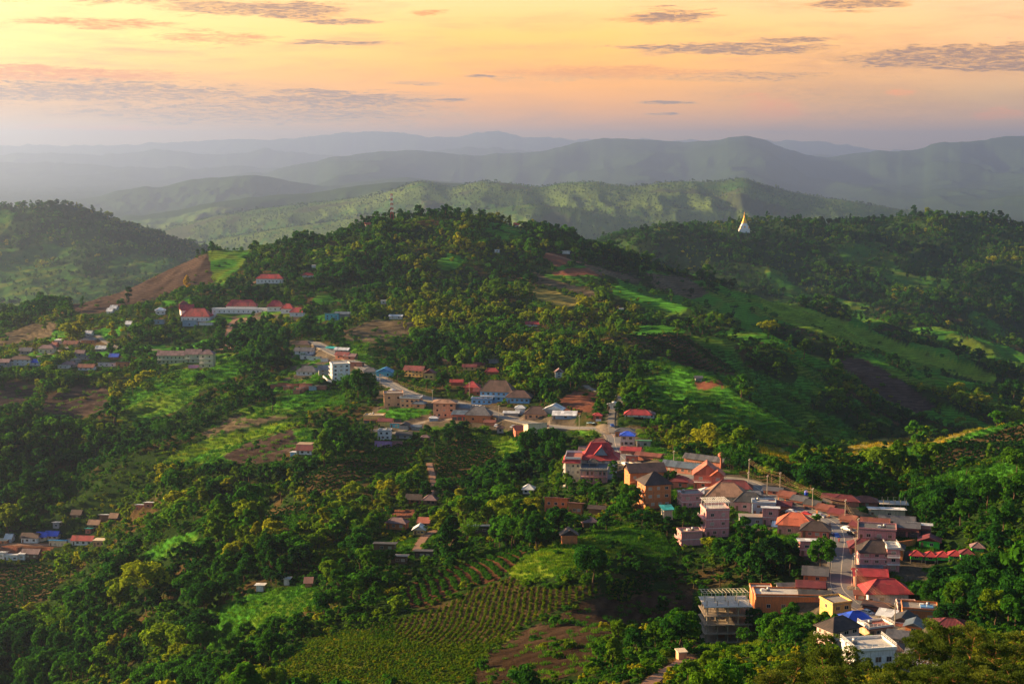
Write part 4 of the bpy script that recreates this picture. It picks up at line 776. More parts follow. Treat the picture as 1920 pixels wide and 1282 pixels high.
# --- village at the far left
far=[(6,690,22,10,'grey','gable','mauve','mauve-roofed house at the left end of the far village'),(38,686,40,12,'white','hip','brown','white two-storey house with brown roof and long balcony'),(47,664,22,6,'grey','gable','grey','grey shed behind the white two-storey house'),(66,686,18,6,'white','gable','blue','small white house with violet-blue roof in the far village'),
(86,662,30,9,'cream','hip','mauve','cream house with mauve hipped roof in the far village'),(109,646,14,8,'palepink','flat','white','pale pink box house in the far village'),(98,652,14,4,'coral','gable','terracotta','low terracotta-roofed house beside the pale pink box house'),(132,650,26,5,'yellow','gable','rust','yellow house with rust roof in the far village'),
(165,642,24,5,'orange','hip','grey','grey-roofed house at the foot of the dirt track'),(166,644,24,3,'orange','shedf','white','white veranda roof at the foot of the dirt track'),(188,658,18,3,'grey','gable','silver','silver-roofed shed below the track bend'),(149,668,16,5,'grey','gable','mauve','dull violet hut in the middle of the far village'),
(155,674,22,5,'grey','shedf','blue','hut with bright blue roof in the far village'),(140,680,16,6,'grey','flat','slab','grey block house left of the bright blue roof'),(128,688,26,4,'grey','hip','mauve','mauve hipped roof near the front of the far village'),(161,694,30,5,'white','gable','rust','white and blue house with rust roof at the front of the far village'),
(118,691,20,4,'white','shedf','white','white-roofed lean-to left of the white and blue house'),(213,674,16,5,'brick','gable','blue','small house with violet-blue gable roof at the right of the far village'),(200,687,34,5,'white','shedf','blue','long low blue roof in front of the violet-blue gable'),(229,688,24,7,'orange','shedf','skyblue','orange house with bright turquoise roof at the right end of the far village'),
(165,630,12,3,'white','gable','silver','tiny pale roof above the dirt track'),(240,612,10,3,'white','gable','white','small white roof among trees left of the school'),(205,588,10,4,'white','gable','white','white hut below the brown field'),(212,582,12,3,'white','gable','silver','silver hut below the brown field')]
for x,y,wd,hh,wl,rf,rc,t in far: b(x,y,wd,14,hh,-4,wl,rf,rc,t,fl=2 if hh>9 else 1,win=max(1,wd//10),rh=3 if rf=='shedf' else 6)
# --- hamlet at the lower left
ham=[(55,1018,32,10,'white','gable','brown','white-walled house with brown gable roof beside the dirt yard'),(77,1012,20,6,'cream','gable','blue','left half of the royal blue roofed house'),(96,1012,24,7,'cream','gable','blue','cream house with royal blue roof above the bright blue one'),(108,1024,34,8,'cream','shedf','skyblue','house with broad bright sky-blue roof'),
(154,1022,40,9,'white','gable','brightred','white house with wide bright red roof'),(186,1024,24,11,'peach','flat','cream','small peach flat-roofed house at the end of the hamlet'),(134,1020,14,6,'blueg','shedf','pinkbrown','narrow blue-grey house between the blue and red roofs'),(3,1020,20,5,'orange','flat','cream','low orange house at the left end of the dirt yard'),(15,1016,12,4,'white','gable','silver','small white stall beside the dirt yard'),
(20,1050,28,7,'white','shedf','white','white shed with pale roof above the tea terraces'),(40,1050,13,11,'white','flat','white','white box house between the two lower sheds'),(56,1048,32,10,'brownwood','gable','mauve','brown house with mauve roof above the tea terraces'),(2,1046,12,8,'white','shedf','silver','silver-roofed shed at the left end of the lower row'),
(142,972,18,4,'brownwood','gable','brown','thatched brown hut on the sunlit spur'),(105,989,12,3,'grey','shedf','white','little white-roofed hut below the sunlit spur'),(198,974,24,6,'brownwood','shedf','silver','brown hut with silver roof on the spur'),(212,977,14,4,'brownwood','gable','tan','tan-roofed hut beside the silver-roofed one'),(265,956,22,5,'brick','shedf','silver','brick hut with silver roof near the red earth terrace'),
(278,952,16,3,'brick','shedf','white','upper white-roofed hut near the red earth terrace'),(175,990,20,3,'brownwood','gable','tan','long low animal pen with tan roof'),(165,1000,10,4,'brick','shedf','teal','tiny teal-roofed hut below the animal pen')]
for x,y,wd,hh,wl,rf,rc,t in ham: b(x,y,wd,18,hh,-4,wl,rf,rc,t,fl=1,win=max(1,wd//12),rh=4 if rf=='shedf' else 8)
# --- farmhouses in the middle ground
mid_=[(570,852,30,8,'white','gable','maroon','white house with maroon roof above the brown field',-8),(570,840,28,6,'aqua','flat','beige','aqua-walled house with beige roof behind the maroon roof',-8),(550,856,12,4,'lightblue','shedf','white','small light blue hut left of the maroon roof',-8),(742,992,38,12,'orange','hip','mauve','orange farmhouse with steep mauve hipped roof',-14),
(785,1002,22,7,'yellow','gabley','white','yellow cottage with white-edged gable roof',-6),(794,988,20,8,'orange','gable','terracotta','small orange house behind the white-edged cottage',-10),(775,944,28,8,'redbrown','gable','darkbrown','dark brown farmhouse beside the red yard',-8),(805,946,24,9,'brownwood','hip','mauve','mauve-roofed farmhouse right of the red yard',-8),
(897,1000,40,12,'darkwood','shedf','bluegrey','dark cottage with broad blue-grey roof among trees',-2),(720,1032,40,11,'brownwood','shedf','darkgrey','dark timber cottage with long slate roof, uppermost of the three cabins',-6),(747,1056,30,12,'brownwood','shedf','grey','timber cabin with flat grey roof, lowest of the three cabins',-6),(793,1045,32,10,'darkwood','shedf','darkgrey','black timber cabin right of the lowest cabin',-6),
(990,925,20,8,'white','hip','silver','pale house with silver roof in the trees below the cream hall',-8),(578,1102,12,7,'brick','gable','pinkbrown','small pink-brown field hut beside the bright green field',0),(487,1108,14,3,'white','shedf','white','little white-roofed field shelter',0),(537,1097,10,2,'white','shedf','white','tiny white tarpaulin shelter above the bright green field',0),
(1280,1238,16,12,'peach','flat','cream','small unfinished peach block below the concrete frame',10)]
for x,y,wd,hh,wl,rf,rc,t,yw in mid_: b(x,y,wd,20,hh,yw,wl,rf,rc,t,fl=1,win=2 if wd>18 else 0,rh=3 if rf=='shedf' else 9,name='farmhouse' if wd>20 else 'hut',cat='farmhouse' if wd>20 else 'hut')
# ------------------------------------------------------------------ put every building on the hillside; level a pad under each
CUSTOM = {  # key: (px, py, width m, depth m, yaw)
 'frame': (1364, 1206, 13.6, 10.0, 3), 'temple_hotel': (1109, 906, 15.5, 14, -6), 'deck': (1677, 955, 12, 7, -8), 'water_tower': (1352, 878, 2.4, 2.4, 0), 'pagoda': (1397, 437, 26, 26, 0), 'mast': (735, 412, 5, 5, 0)}
PL = {}
def pad(x, y, z, c, s, w_, d_, blend=3.5):
    r = math.hypot(w_, d_) + blend + 2; a, bb = grid_window(x, y, r); dx, dy = XG[a, bb] - x, YG[a, bb] - y; u = dx * c + dy * s; v = -dx * s + dy * c
    e = np.maximum(np.maximum(np.abs(u) - w_ / 2 - .8, 0), np.maximum(np.maximum(-v - .8, v - d_ - .8), 0)); t = np.clip(e / blend, 0, 1); t = t * t * (3 - 2 * t); Z[a, bb] = Z[a, bb] * t + (z - .12) * (1 - t)
for k_, (px, py, w_, d_, yaw) in CUSTOM.items():
    p = ground(px, py); c, s = math.cos(R(yaw)), math.sin(R(yaw)); PL[k_] = (p, w_, d_, R(yaw))
    pad(p.x, p.y, p.z, c, s, w_, d_); FOOT.append((p.x - s * d_ / 2, p.y + c * d_ / 2, max(w_, d_) * .6))
hh_ = {'frame': 108, 'temple_hotel': 75, 'deck': 28, 'water_tower': 28, 'pagoda': 34, 'mast': 33}
for k_, (p, w_, d_, yaw) in PL.items():
    a_ = w_ / 2 * F / p.y; qx, qy = CUSTOM[k_][:2]; KEEP.append((qx - a_, qy - hh_[k_], qx + a_, qy, p.y, 1))
PB = []
for (px, py, w_, d_, h_, yaw, wall, roof, rcol, label, k) in BUILD:
    p = ground(px, py); m = p.y / F; W_, D_, H_ = w_ * m, d_ * m, h_ * m; c, s = math.cos(R(yaw)), math.sin(R(yaw)); PB.append((p, W_, D_, H_, m))
for row_, q in sorted(zip(BUILD, PB), key=lambda t: -t[1][0].y):
    p, W_, D_, H_, m = q; yaw = row_[5]; c, s = math.cos(R(yaw)), math.sin(R(yaw)); pad(p.x, p.y, p.z, c, s, W_, D_)
    FOOT.append((p.x - s * D_ / 2, p.y + c * D_ / 2, max(W_, D_) * .55)); rh = row_[10].get('rh', 3)
    KEEP.append((row_[0] - row_[2] / 2, row_[1] - row_[4] - rh - row_[3] * .25, row_[0] + row_[2] / 2, row_[1], p.y, 1))
# the road stays open to view too
for kind, hw, Q2 in ROADP:
    if kind == 'main':
        for q in Q2[::5]:
            a, c = to_px(q.x, q.y, q.z)
            if 0 < a < 1920 and c < 1130 and c > 640: KEEP.append((float(a) - 7, float(c) - 4, float(a) + 7, float(c) + 2, q.y - 1, 1))
build_terrain()
# ------------------------------------------------------------------ roads
def asphalt(name, lo, hi):
    g = G(name); geo = g.nd('ShaderNodeNewGeometry'); n = g.noise(geo.outputs['Position'], .35, 6, .7); n2 = g.noise(geo.outputs['Position'], 6, 3, .6)
    c = g.ramp(g.math('ADD', g.math('MULTIPLY', n, .7), g.math('MULTIPLY', n2, .3)), [(.35, lo), (.65, hi)]); p = g.nd('ShaderNodeBsdfPrincipled', i_Roughness=.8); g.l.new(c, p.inputs['Base Color']); return g.out(p.outputs[0])
M_ASPH = asphalt('asphalt', (.11, .11, .12), (.18, .18, .185)); M_SIDE = asphalt('concrete paving', (.13, .115, .10), (.24, .21, .17)); M_DIRT = asphalt('packed earth', (.17, .08, .045), (.28, .15, .09)); M_LINE = simple('road paint', (.62, .56, .42), .7)
def strip(name, Q2, a, b_, dz, m, kerb=0.0, step=1):
    """sheet along a road between offsets a..b_ from its centre line (left negative)"""
    V_, F_ = [], []
    for i, p in enumerate(Q2):
        d = (Q2[min(i + 1, len(Q2) - 1)] - Q2[max(i - 1, 0)]); d.z = 0; d.normalize(); n = Vector((d.y, -d.x, 0)); l = p + n * a; r = p + n * b_
        V_ += [(l.x, l.y, p.z + dz), (r.x, r.y, p.z + dz)]
        if kerb: V_ += [(l.x, l.y, p.z - .6), (r.x, r.y, p.z - .6)]
    s_ = 4 if kerb else 2
    for i in range(len(Q2) - 1):
        k = i * s_; F_.append((k, k + 1, k + s_ + 1, k + s_))
        if kerb: F_ += [(k, k + s_, k + s_ + 2, k + 2), (k + 1, k + 3, k + s_ + 3, k + s_ + 1)]
    me = bpy.data.meshes.new(name); me.from_pydata(V_, [], F_); me.materials.append(m); me.update(); o = bpy.data.objects.new(name, me); scene.collection.objects.link(o); o['kind'] = 'structure'; return o
for kind, hw, Q2 in ROADP:
    if kind == 'main':
        strip('road', Q2, -3.8, 3.8, 0.0, M_ASPH, 1); strip('pavement', Q2, 3.8, 6.0, .12, M_SIDE, 1); strip('pavement', Q2, -4.9, -3.8, .12, M_SIDE, 1)
        strip('road_marking', Q2, -.10, .10, .03, M_LINE); strip('road_marking', Q2, 3.35, 3.52, .03, M_LINE); strip('road_marking', Q2, -3.52, -3.35, .03, M_LINE)
    elif kind == 'side': strip('road', Q2, -hw, hw, 0.0, M_SIDE, 1)
    else: strip('path', Q2, -hw, hw, 0.0, M_DIRT, 1)
# ------------------------------------------------------------------ buildings
ROOFC2 = dict(WALLC); ROOFC2.update(ROOFC)
def railing(x0, x1, z, h=.9, ax='x', c0=0.0, st_=1.2):
    m = MB(); n = max(2, int(abs(x1 - x0) / st_)); 
    def P(t, zz): return (t, c0, zz) if ax == 'x' else (c0, t, zz)
    for zz in (z + h, z + h * .5): m.bar(P(x0, zz), P(x1, zz), .05)
    for i in range(n + 1): t = x0 + (x1 - x0) * i / n; m.bar(P(t, z), P(t, z + h), .045)
    return m
def make_house(row_, q):
    px, py, w_, d_, h_, yaw, wall, roof, rcol, label, k = row_; p, W_, D_, H_, mpp = q; fl = k.get('fl', 1); near = p.y < 900
    e = bpy.data.objects.new(k.get('name', 'house'), None); scene.collection.objects.link(e); e.location = p; e.rotation_euler = (0, 0, R(yaw)); e['label'] = label; e['category'] = k.get('cat', 'house'); e.empty_display_size = .5
    if k.get('group'): e['group'] = k['group']
    x0, x1 = -W_ / 2, W_ / 2; H_ = max(H_, 2.0); base = -5.0; lift = 0.0
    if k.get('stilt'): lift = 1.3; base = lift
    wm = paint(wall, WALLC[wall]); rk = 'slab' if roof == 'flat' else 'sheet' if rcol in ('white', 'silver', 'blue', 'skyblue', 'teal', 'bluegrey', 'grey', 'green') else 'roof'; rm = paint(rcol, ROOFC2[rcol], rk)
    if k.get('open'):
        m = MB()
        for x in (x0 + .2, 0, x1 - .2):
            for y in (.2, D_ - .2): m.bar((x, y, -3), (x, y, H_), .09)
        m.obj('post', M_METAL, e); MB().box(x0 + .5, x1 - .5, D_ * .4, D_ * .7, -.5, .9).obj('counter', M_DOOR, e)
    else:
        MB().box(x0, x1, 0, D_, base, H_ + .02).obj('wall', wm, e)
        if near and fl > 1:
            m = MB()
            for f in range(1, fl): m.box(x0 - .06, x1 + .06, -.06, D_ + .06, H_ * f / fl - .12, H_ * f / fl + .06)
            m.obj('floor_band', M_WHITEP if wall in ('pink', 'cream', 'palepink', 'white') else paint(wall + ' trim', tuple(c * .8 for c in WALLC[wall])), e)
    if k.get('stilt'):
        for x in (x0 + .15, x1 - .15):
            for y in (.15, D_ - .15): MB().box(x - .12, x + .12, y - .12, y + .12, -4.5, lift).obj('post', M_CONC, e)
    rh = k.get('rh', 3) * mpp; ov = k.get('ov', .7 if near else .9)
    if roof == 'flat':
        t = .25; MB().box(x0 - .25, x1 + .25, -.25, D_ + .25, H_ + .02, H_ + .02 + t).obj('roof', rm, e)
        if k.get('par'):
            ph = .55; zt = H_ + .02 + t; m = MB(); a = .2; X0, X1, Y0, Y1 = x0 - .22, x1 + .22, -.22, D_ + .22
            m.box(X0, X1, Y0, Y0 + a, zt, zt + ph).box(X0, X1, Y1 - a, Y1, zt, zt + ph).box(X0, X0 + a, Y0 + a, Y1 - a, zt, zt + ph).box(X1 - a, X1, Y0 + a, Y1 - a, zt, zt + ph); m.obj('parapet', M_WHITEP if k.get('rail') and wall in ('white', 'pink', 'peach') else wm, e)
            if k.get('rail'):
                r = railing(X0, X1, zt + ph, .7, 'x', Y0 + .1); r2 = railing(Y0, Y1, zt + ph, .7, 'y', X0 + .1); r3 = railing(Y0, Y1, zt + ph, .7, 'y', X1 - .1); k0 = len(r.v)
                for q2 in (r2, r3): kk = len(r.v); r.v += q2.v; r.f += [tuple(i + kk for i in f) for f in q2.f]
                r.obj('railing', M_WHITEP, e)
            if near and W_ > 7 and not k.get('pergola'):
                rg = random.Random(int(px * 7 + py)); tx = rg.uniform(x0 + 1.5, x1 - 1.5); ty = rg.uniform(D_ * .5, D_ - 1.4); MB().lathe([(.55, zt), (.6, zt + .9), (.5, zt + 1.2), (.1, zt + 1.3)], 12, tx, ty).obj('water_tank', M_METAL, e, True)
                MB().box(tx - 2.4, tx - 1.3, ty - .6, ty + .5, zt, zt + .7).obj('air_conditioner', M_WHITEP, e)
    else:
        roof_mesh(roof, x0, x1, 0, D_, H_, rh, ov, .16).obj('roof', rm, e)
        if roof == 'shedf' or roof == 'shed':   # close the wall wedge under a single-pitch roof
            z0, z1 = (H_ - .1, H_ + rh * .92) ; m = MB()
            if roof == 'shed': m.poly([(x0, D_ - .01, z0), (x1, D_ - .01, z0), (x1, D_ - .01, z1), (x0, D_ - .01, z1)]); a, c = (0, D_)
            else: m.poly([(x0, .012, z0), (x1, .012, z0), (x1, .012, z1), (x0, .012, z1)]); a, c = (D_, 0)
            for x in (x0 + .01, x1 - .01): m.poly([(x, a, z0), (x, c, z0), (x, c, z1)])
            m.obj('gable_wall', wm, e)
    # openings
    n = k.get('win', 1); fh = (H_ - lift) / max(fl, 1); wh = min(1.25, fh * .45); sill = fh * .32; small = p.y > 640
    if n and not k.get('open'):
        ww = min(1.5, W_ / n * .5)
        for f in range(fl):
            xa = x0 + .3
            if f == 0 and near and W_ > 5 and not k.get('shop'): link('door', DOORM, e, (x0 + 1.0, 0, lift), 0, (.95, 1, min(2.05, fh * .8))); xa = x0 + 1.7
            add_windows(e, n, xa, x1 - .2, lift + fh * f + sill, ww, wh, 0, (0, 0), small)
    ns = k.get('side', 1 if near and D_ > 4 else 0)
    if ns and not k.get('open'):
        for f in range(fl):
            z = lift + fh * f + sill; ws = min(1.2, D_ / ns * .5)
            if yaw > 0: add_windows(e, ns, .3, D_ - .3, z, ws, wh, -math.pi / 2, (x0, D_), small)
            else: add_windows(e, ns, .3, D_ - .3, z, ws, wh, math.pi / 2, (x1, 0), small)
    if k.get('shop'):
        ns_ = max(1, int(W_ / 3.2)); sw = W_ / ns_
        for i in range(ns_): link('shutter', SHUT, e, (x0 + sw * (i + .5), 0, 0), 0, (sw * .82, 1, min(2.4, H_ * .8)))
        z = min(2.6, H_ * .88); MB().slab([(x0 - .1, -1.5, z - .35), (x1 + .1, -1.5, z - .35), (x1 + .1, -.03, z), (x0 - .1, -.03, z)], .06).obj('awning', paint('tan', ROOFC['tan'], 'roof') if int(px) % 2 else paint('rust', ROOFC['rust'], 'roof'), e)
    bl_ = k.get('bal')
    if bl_:
        for f in range(0 if p.y > 900 and fl < 2 else 1, fl if fl > 1 else 1):
            z = fh * f
            if bl_ == 'front': o = MB().box(x0 + .1, x1 - .1, -1.2, -.02, z - .1, z + .05).obj('balcony', M_WHITEP if wall != 'orange' else wm, e); railing(x0 + .1, x1 - .1, z + .05, .85, 'x', -1.15).obj('railing', M_WHITEP if wall != 'orange' else wm, o)
            else: o = MB().box(x0 - 1.2, x0 - .02, .2, D_ - .2, z - .1, z + .05).obj('balcony', wm, e); railing(.2, D_ - .2, z + .05, .85, 'y', x0 - 1.15).obj('railing', M_WHITEP, o)
    if k.get('pergola'):
        zt = H_ + .8; m = MB()
        for x in np.linspace(x0 + .3, x1 - .3, 4):
            for y in (.3, D_ * .5, D_ - .3): m.bar((x, y, zt - .6), (x, y, zt + 2.3), .10)
        for y in (.3, D_ * .5, D_ - .3): m.bar((x0 - .4, y, zt + 2.35), (x1 + .4, y, zt + 2.35), .12)
        for x in np.linspace(x0, x1, 12): m.bar((x, -.3, zt + 2.5), (x, D_ + .3, zt + 2.5), .07)
        m.obj('pergola', M_WHITEP, e)
    if k.get('basin'):
        zt = H_ + .28; bmt = simple('blue basin lining', (.12, .30, .62), .3); MB().box(W_ * .02, W_ * .38, D_ * .2, D_ * .62, zt, zt + .5).obj('rooftop_basin', bmt, e)
    return e
for r_, q in zip(BUILD, PB): make_house(r_, q)
# ------------------------------------------------------------------ hero structures
def root(name, key_or_loc, label, cat, rz=0.0, group=None):
    e = bpy.data.objects.new(name, None); scene.collection.objects.link(e); e.location = key_or_loc; e.rotation_euler = (0, 0, rz); e['label'] = label; e['category'] = cat; e.empty_display_size = .5
    if group: e['group'] = group
    return e
def concrete_frame():
    p, W_, D_, yaw = PL['frame']; e = root('concrete_frame_building', p, 'unfinished five-storey bare concrete frame with steel roof skeleton on the red earth slope', 'building', yaw); fh = 2.95; x0, x1 = -W_ / 2, W_ / 2
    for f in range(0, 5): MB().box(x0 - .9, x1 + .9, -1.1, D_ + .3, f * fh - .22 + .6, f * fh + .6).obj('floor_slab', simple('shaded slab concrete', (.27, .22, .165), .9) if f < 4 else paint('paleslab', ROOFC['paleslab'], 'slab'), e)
    xs = np.linspace(x0 + .2, x1 - .2, 5); ys = np.linspace(.2, D_ - .8, 4)
    for x in xs:
        for y in ys:
            m = MB()
            for f in range(-2, 4): m.box(x - .2, x + .2, y - .2, y + .2, f * fh + .62 if f > -2 else -7, (f + 1) * fh + .30)
            m.obj('column', M_CONC, e)
    top = 4 * fh + .6; post = simple('bamboo props', (.42, .28, .14), .8)
    for x in np.linspace(x0, x1, 5): 
        for y in (.2, D_ * .5): MB().box(x - .14, x + .14, y - .14, y + .14, top, top + 1.7).obj('post', M_CONC, e)
    m = MB(); steel = simple('pale steel truss', (.62, .56, .40), .5)   # light steel roof frame at the back half
    ya, yb = D_ * .35, D_ + .3; za, zb = top + 3.2, top + 2.4
    for x in np.linspace(x0 - .5, x1 + .5, 13): m.bar((x, ya - 1.6, top + 1.4), (x, ya, za), .06).bar((x, ya, za), (x, yb, zb), .06)
    for y, z in ((ya - 1.6, top + 1.4), (ya, za), ((ya + yb) / 2, (za + zb) / 2), (yb, zb)): m.bar((x0 - .8, y, z), (x1 + .8, y, z), .08)
    for x in np.linspace(x0, x1, 5): m.bar((x, ya, top), (x, ya, za), .09).bar((x, yb - .5, top), (x, yb - .5, zb), .09)
    m.obj('roof_truss', steel, e)
    m = MB(); rg = random.Random(5)
    for f in range(0, 4):
        for i in range(9): x, y = rg.uniform(x0 + .5, x1 - .5), rg.uniform(.4, D_ - 1); m.bar((x, y, f * fh + .6), (x + rg.uniform(-.3, .3), y + rg.uniform(-.3, .3), (f + 1) * fh + .3), .05)
    m.obj('scaffold_props', post, e); o = MB().box(x0 + 4, x1 - 4.5, D_ * .4, D_ * .4 + .2, .6, fh + .3).obj('infill_wall', paint('brick', WALLC['brick']), e)
    for f in range(4):
        for (a, c) in ((.3, .9), (2.2, 2.9)): MB().box(x0 + 2.6 + f, x0 + 5.2 + f * 1.3, D_ - 1.2, D_ - 1.0, f * fh + .6, f * fh + .6 + a * 2.2).obj('partition_wall', paint('brick', WALLC['brick']), e) if a < 1 else None
    MB().box(x0 + 2.5, x1 - 7.5, .0, D_ * .6, -6, .3).obj('basement_wall', M_CONC, e)
concrete_frame()
def temple_hotel():
    p, W_, D_, yaw = PL['temple_hotel']; mp = p.y / F; e = root('hotel', p, 'large white hotel with a sweeping Chinese-style red roof and stepped lower wings', 'hotel', yaw); wh = paint('white', WALLC['white']); red = paint('red', ROOFC['red'], 'roof'); cr = paint('cream', WALLC['cream']); pk = paint('pink', WALLC['pink'])
    # main hall set back
    X0, X1, Y0, Y1, H_ = -5.0, 11.0, 9.5, 20, 9.0
    MB().box(X0, X1, Y0, Y1, -5, H_).obj('wall', wh, e); roof_mesh('curved', X0, X1, Y0, Y1, H_, 7.0, 1.6, .3).obj('roof', red, e)
    gm = MB(); gm.poly([(1.5, Y0 + .5, H_ + 3.0), (6.5, Y0 + .5, H_ + 3.0), (4.0, Y0 + .5, H_ + 5.8)]).poly([(1.2, Y0 + 4.5, H_ + 3.0), (6.8, Y0 + 4.5, H_ + 3.0), (4, Y0 + 4.5, H_ + 6)])
    gb = MB(); gb.slab([(.4, Y0 - .1, H_ + 2.3), (4, Y0 - .1, H_ + 6.4), (4, Y0 + 5, H_ + 6.6), (.4, Y0 + 5, H_ + 2.5)], .2).slab([(4, Y0 - .1, H_ + 6.4), (7.6, Y0 - .1, H_ + 2.3), (7.6, Y0 + 5, H_ + 2.5), (4, Y0 + 5, H_ + 6.6)], .2); gb.obj('dormer_roof', red, e); MB().poly([(.9, Y0 + .1, H_ + 2.2), (7.1, Y0 + .1, H_ + 2.2), (4.0, Y0 + .1, H_ + 6.1)]).obj('gable', paint('gable slate', (.16, .22, .30)), e)
    add_windows(e, 4, X0 + 1, X1 - .6, 7.4, 1.5, 1.1, 0, (0, Y0)); add_windows(e, 3, .5, 9.5, 7.2, 1.3, 1.2, -math.pi / 2, (X0, Y1))
    # left wing, cream, five floors stepping down
    a, b2, c, d, h = -12.2, -5.05, 1.5, 15.5, 10.6
    MB().box(a, b2, c, d, -7, h).obj('wall', cr, e); MB().box(a - .3, b2 + .2, c - .3, d + .3, h, h + .3).obj('roof', paint('terracotta', ROOFC['terracotta'], 'slab'), e)
    m = MB(); m.box(a - .3, a - .1, c - .3, d + .3, h + .3, h + 1.3).box(a - .3, b2, c - .3, c - .1, h + .3, h + 1.3).box(a - .3, b2, d + .1, d + .3, h + .3, h + 1.3); m.obj('parapet', M_WHITEP, e)
    MB().slab([(a - 1.5, c - .8, h - 1.3), (a - .02, c - .8, h - .1), (a - .02, d + .6, h - .1), (a - 1.5, d + .6, h - 1.3)], .15).slab([(a - 1.2, c - 1.5, h - 1.3), (b2, c - 1.5, h - 1.3), (b2, c - .02, h - .1), (a - 1.2, c - .02, h - .1)], .15).obj('eave', red, e)
    for f in range(0, 4):
        z = -2.4 + f * 2.9; o = MB().box(a - 1.2, a - .02, c, d, z - .12, z + .06).obj('balcony', M_WHITEP, e); railing(c, d, z + .06, .9, 'y', a - 1.15).obj('railing', M_WHITEP, o); add_windows(e, 5, .3, d - c - .3, z + .7, 1.2, 1.4, -math.pi / 2, (a, d)); add_windows(e, 3, a + .3, b2 - .3, z + .8, 1.1, 1.2, 0, (0, c))
    # front wing, grey, three floors of galleries
    a, b2, c, d, h = -4.8, 7.2, -4.0, 9.3, 7.0
    MB().box(a, b2, c + 1.5, d, -8, h).obj('wall', paint('grey', WALLC['grey']), e); MB().box(a - .4, b2 + .4, c - .4, d, h, h + .3).obj('roof', paint('bluegrey', ROOFC['bluegrey'], 'slab'), e)
    m = MB(); n = 16
    m.box(a - .4, b2 + .4, c - .4, c - .2, h + .3, h + .8).box(a - .4, a - .2, c - .2, d, h + .3, h + .8).box(b2 + .2, b2 + .4, c - .2, d, h + .3, h + .8)
    for i in range(n): x = a + (b2 - a) * (i + .5) / n; m.box(x - .2, x + .2, c - .4, c - .2, h + .8, h + 1.2)
    m.obj('parapet', cr, e)
    for f in range(0, 3):
        z = -1.9 + f * 2.9; o = MB().box(a, b2, c, c + 1.48, z - .12, z + .08).obj('balcony', pk, e); railing(a, b2, z + .08, .9, 'x', c + .06, .8).obj('railing', pk, o); add_windows(e, 6, a + .3, b2 - .3, z + .4, 1.2, 1.9, 0, (0, c + 1.5))
    m = MB()
    for x in np.linspace(a, b2, 7): m.box(x - .14, x + .14, c + .02, c + .3, -8, h)
    m.obj('column', pk, e); roof_mesh('hip', -1.5, 2.5, 3, 6, h + 2.2, 1.5, .6, .12).obj('rooftop_pavilion_roof', paint('darkgrey', ROOFC['darkgrey'], 'roof'), e)
    m = MB()
    for x in (-1.3, 2.3):
        for y in (3.2, 5.8): m.bar((x, y, h), (x, y, h + 2.2), .12)
    m.obj('pavilion_post', M_CONC, e)
temple_hotel()
def deck():
    p, W_, D_, yaw = PL['deck']; e = root('lookout_platform', p, 'raised concrete platform on columns with pale yellow pillars at the forest edge', 'platform', yaw); x0, x1 = -W_ / 2, W_ / 2; yl_ = simple('cream pillar paint', (.62, .52, .30), .7)
    MB().box(x0, x1, 0, D_, 1.9, 2.15).obj('platform_slab', paint('paleslab', ROOFC['paleslab'], 'slab'), e)
    for i, x in enumerate(np.linspace(x0 + 1.5, x1 - 1, 5)):
        for y in (.8, D_ - .8): MB().box(x - .13, x + .13, y - .13, y + .13, -3, 1.9).obj('column', M_CONC, e); MB().box(x - .13, x + .13, y - .13, y + .13, 2.15, 3.9).obj('pillar', yl_, e)
    m = MB()
    for i in range(7): m.box(x0 - 2.4 + i * .35, x0 - 2.05 + i * .35, 1, 2.3, -1.5, .1 + i * .28)
    m.obj('stair', M_CONC, e)
deck()
def water_tower():
    p = PL['water_tower'][0]; e = root('water_tower', p, 'slender brick-red water tower with rounded tank above the school roofs', 'water tower'); m_ = simple('red tower paint', (.42, .12, .07), .7)
    MB().lathe([(.75, -3), (.55, 2), (.5, 4.6), (.8, 5.0)], 14).obj('shaft', m_, e, True); MB().lathe([(.7, 5.0), (1.45, 5.7), (1.6, 6.4), (1.5, 6.9), (1.0, 7.5), (.3, 7.85), (.06, 8.3)], 16).obj('tank', m_, e, True)
water_tower()
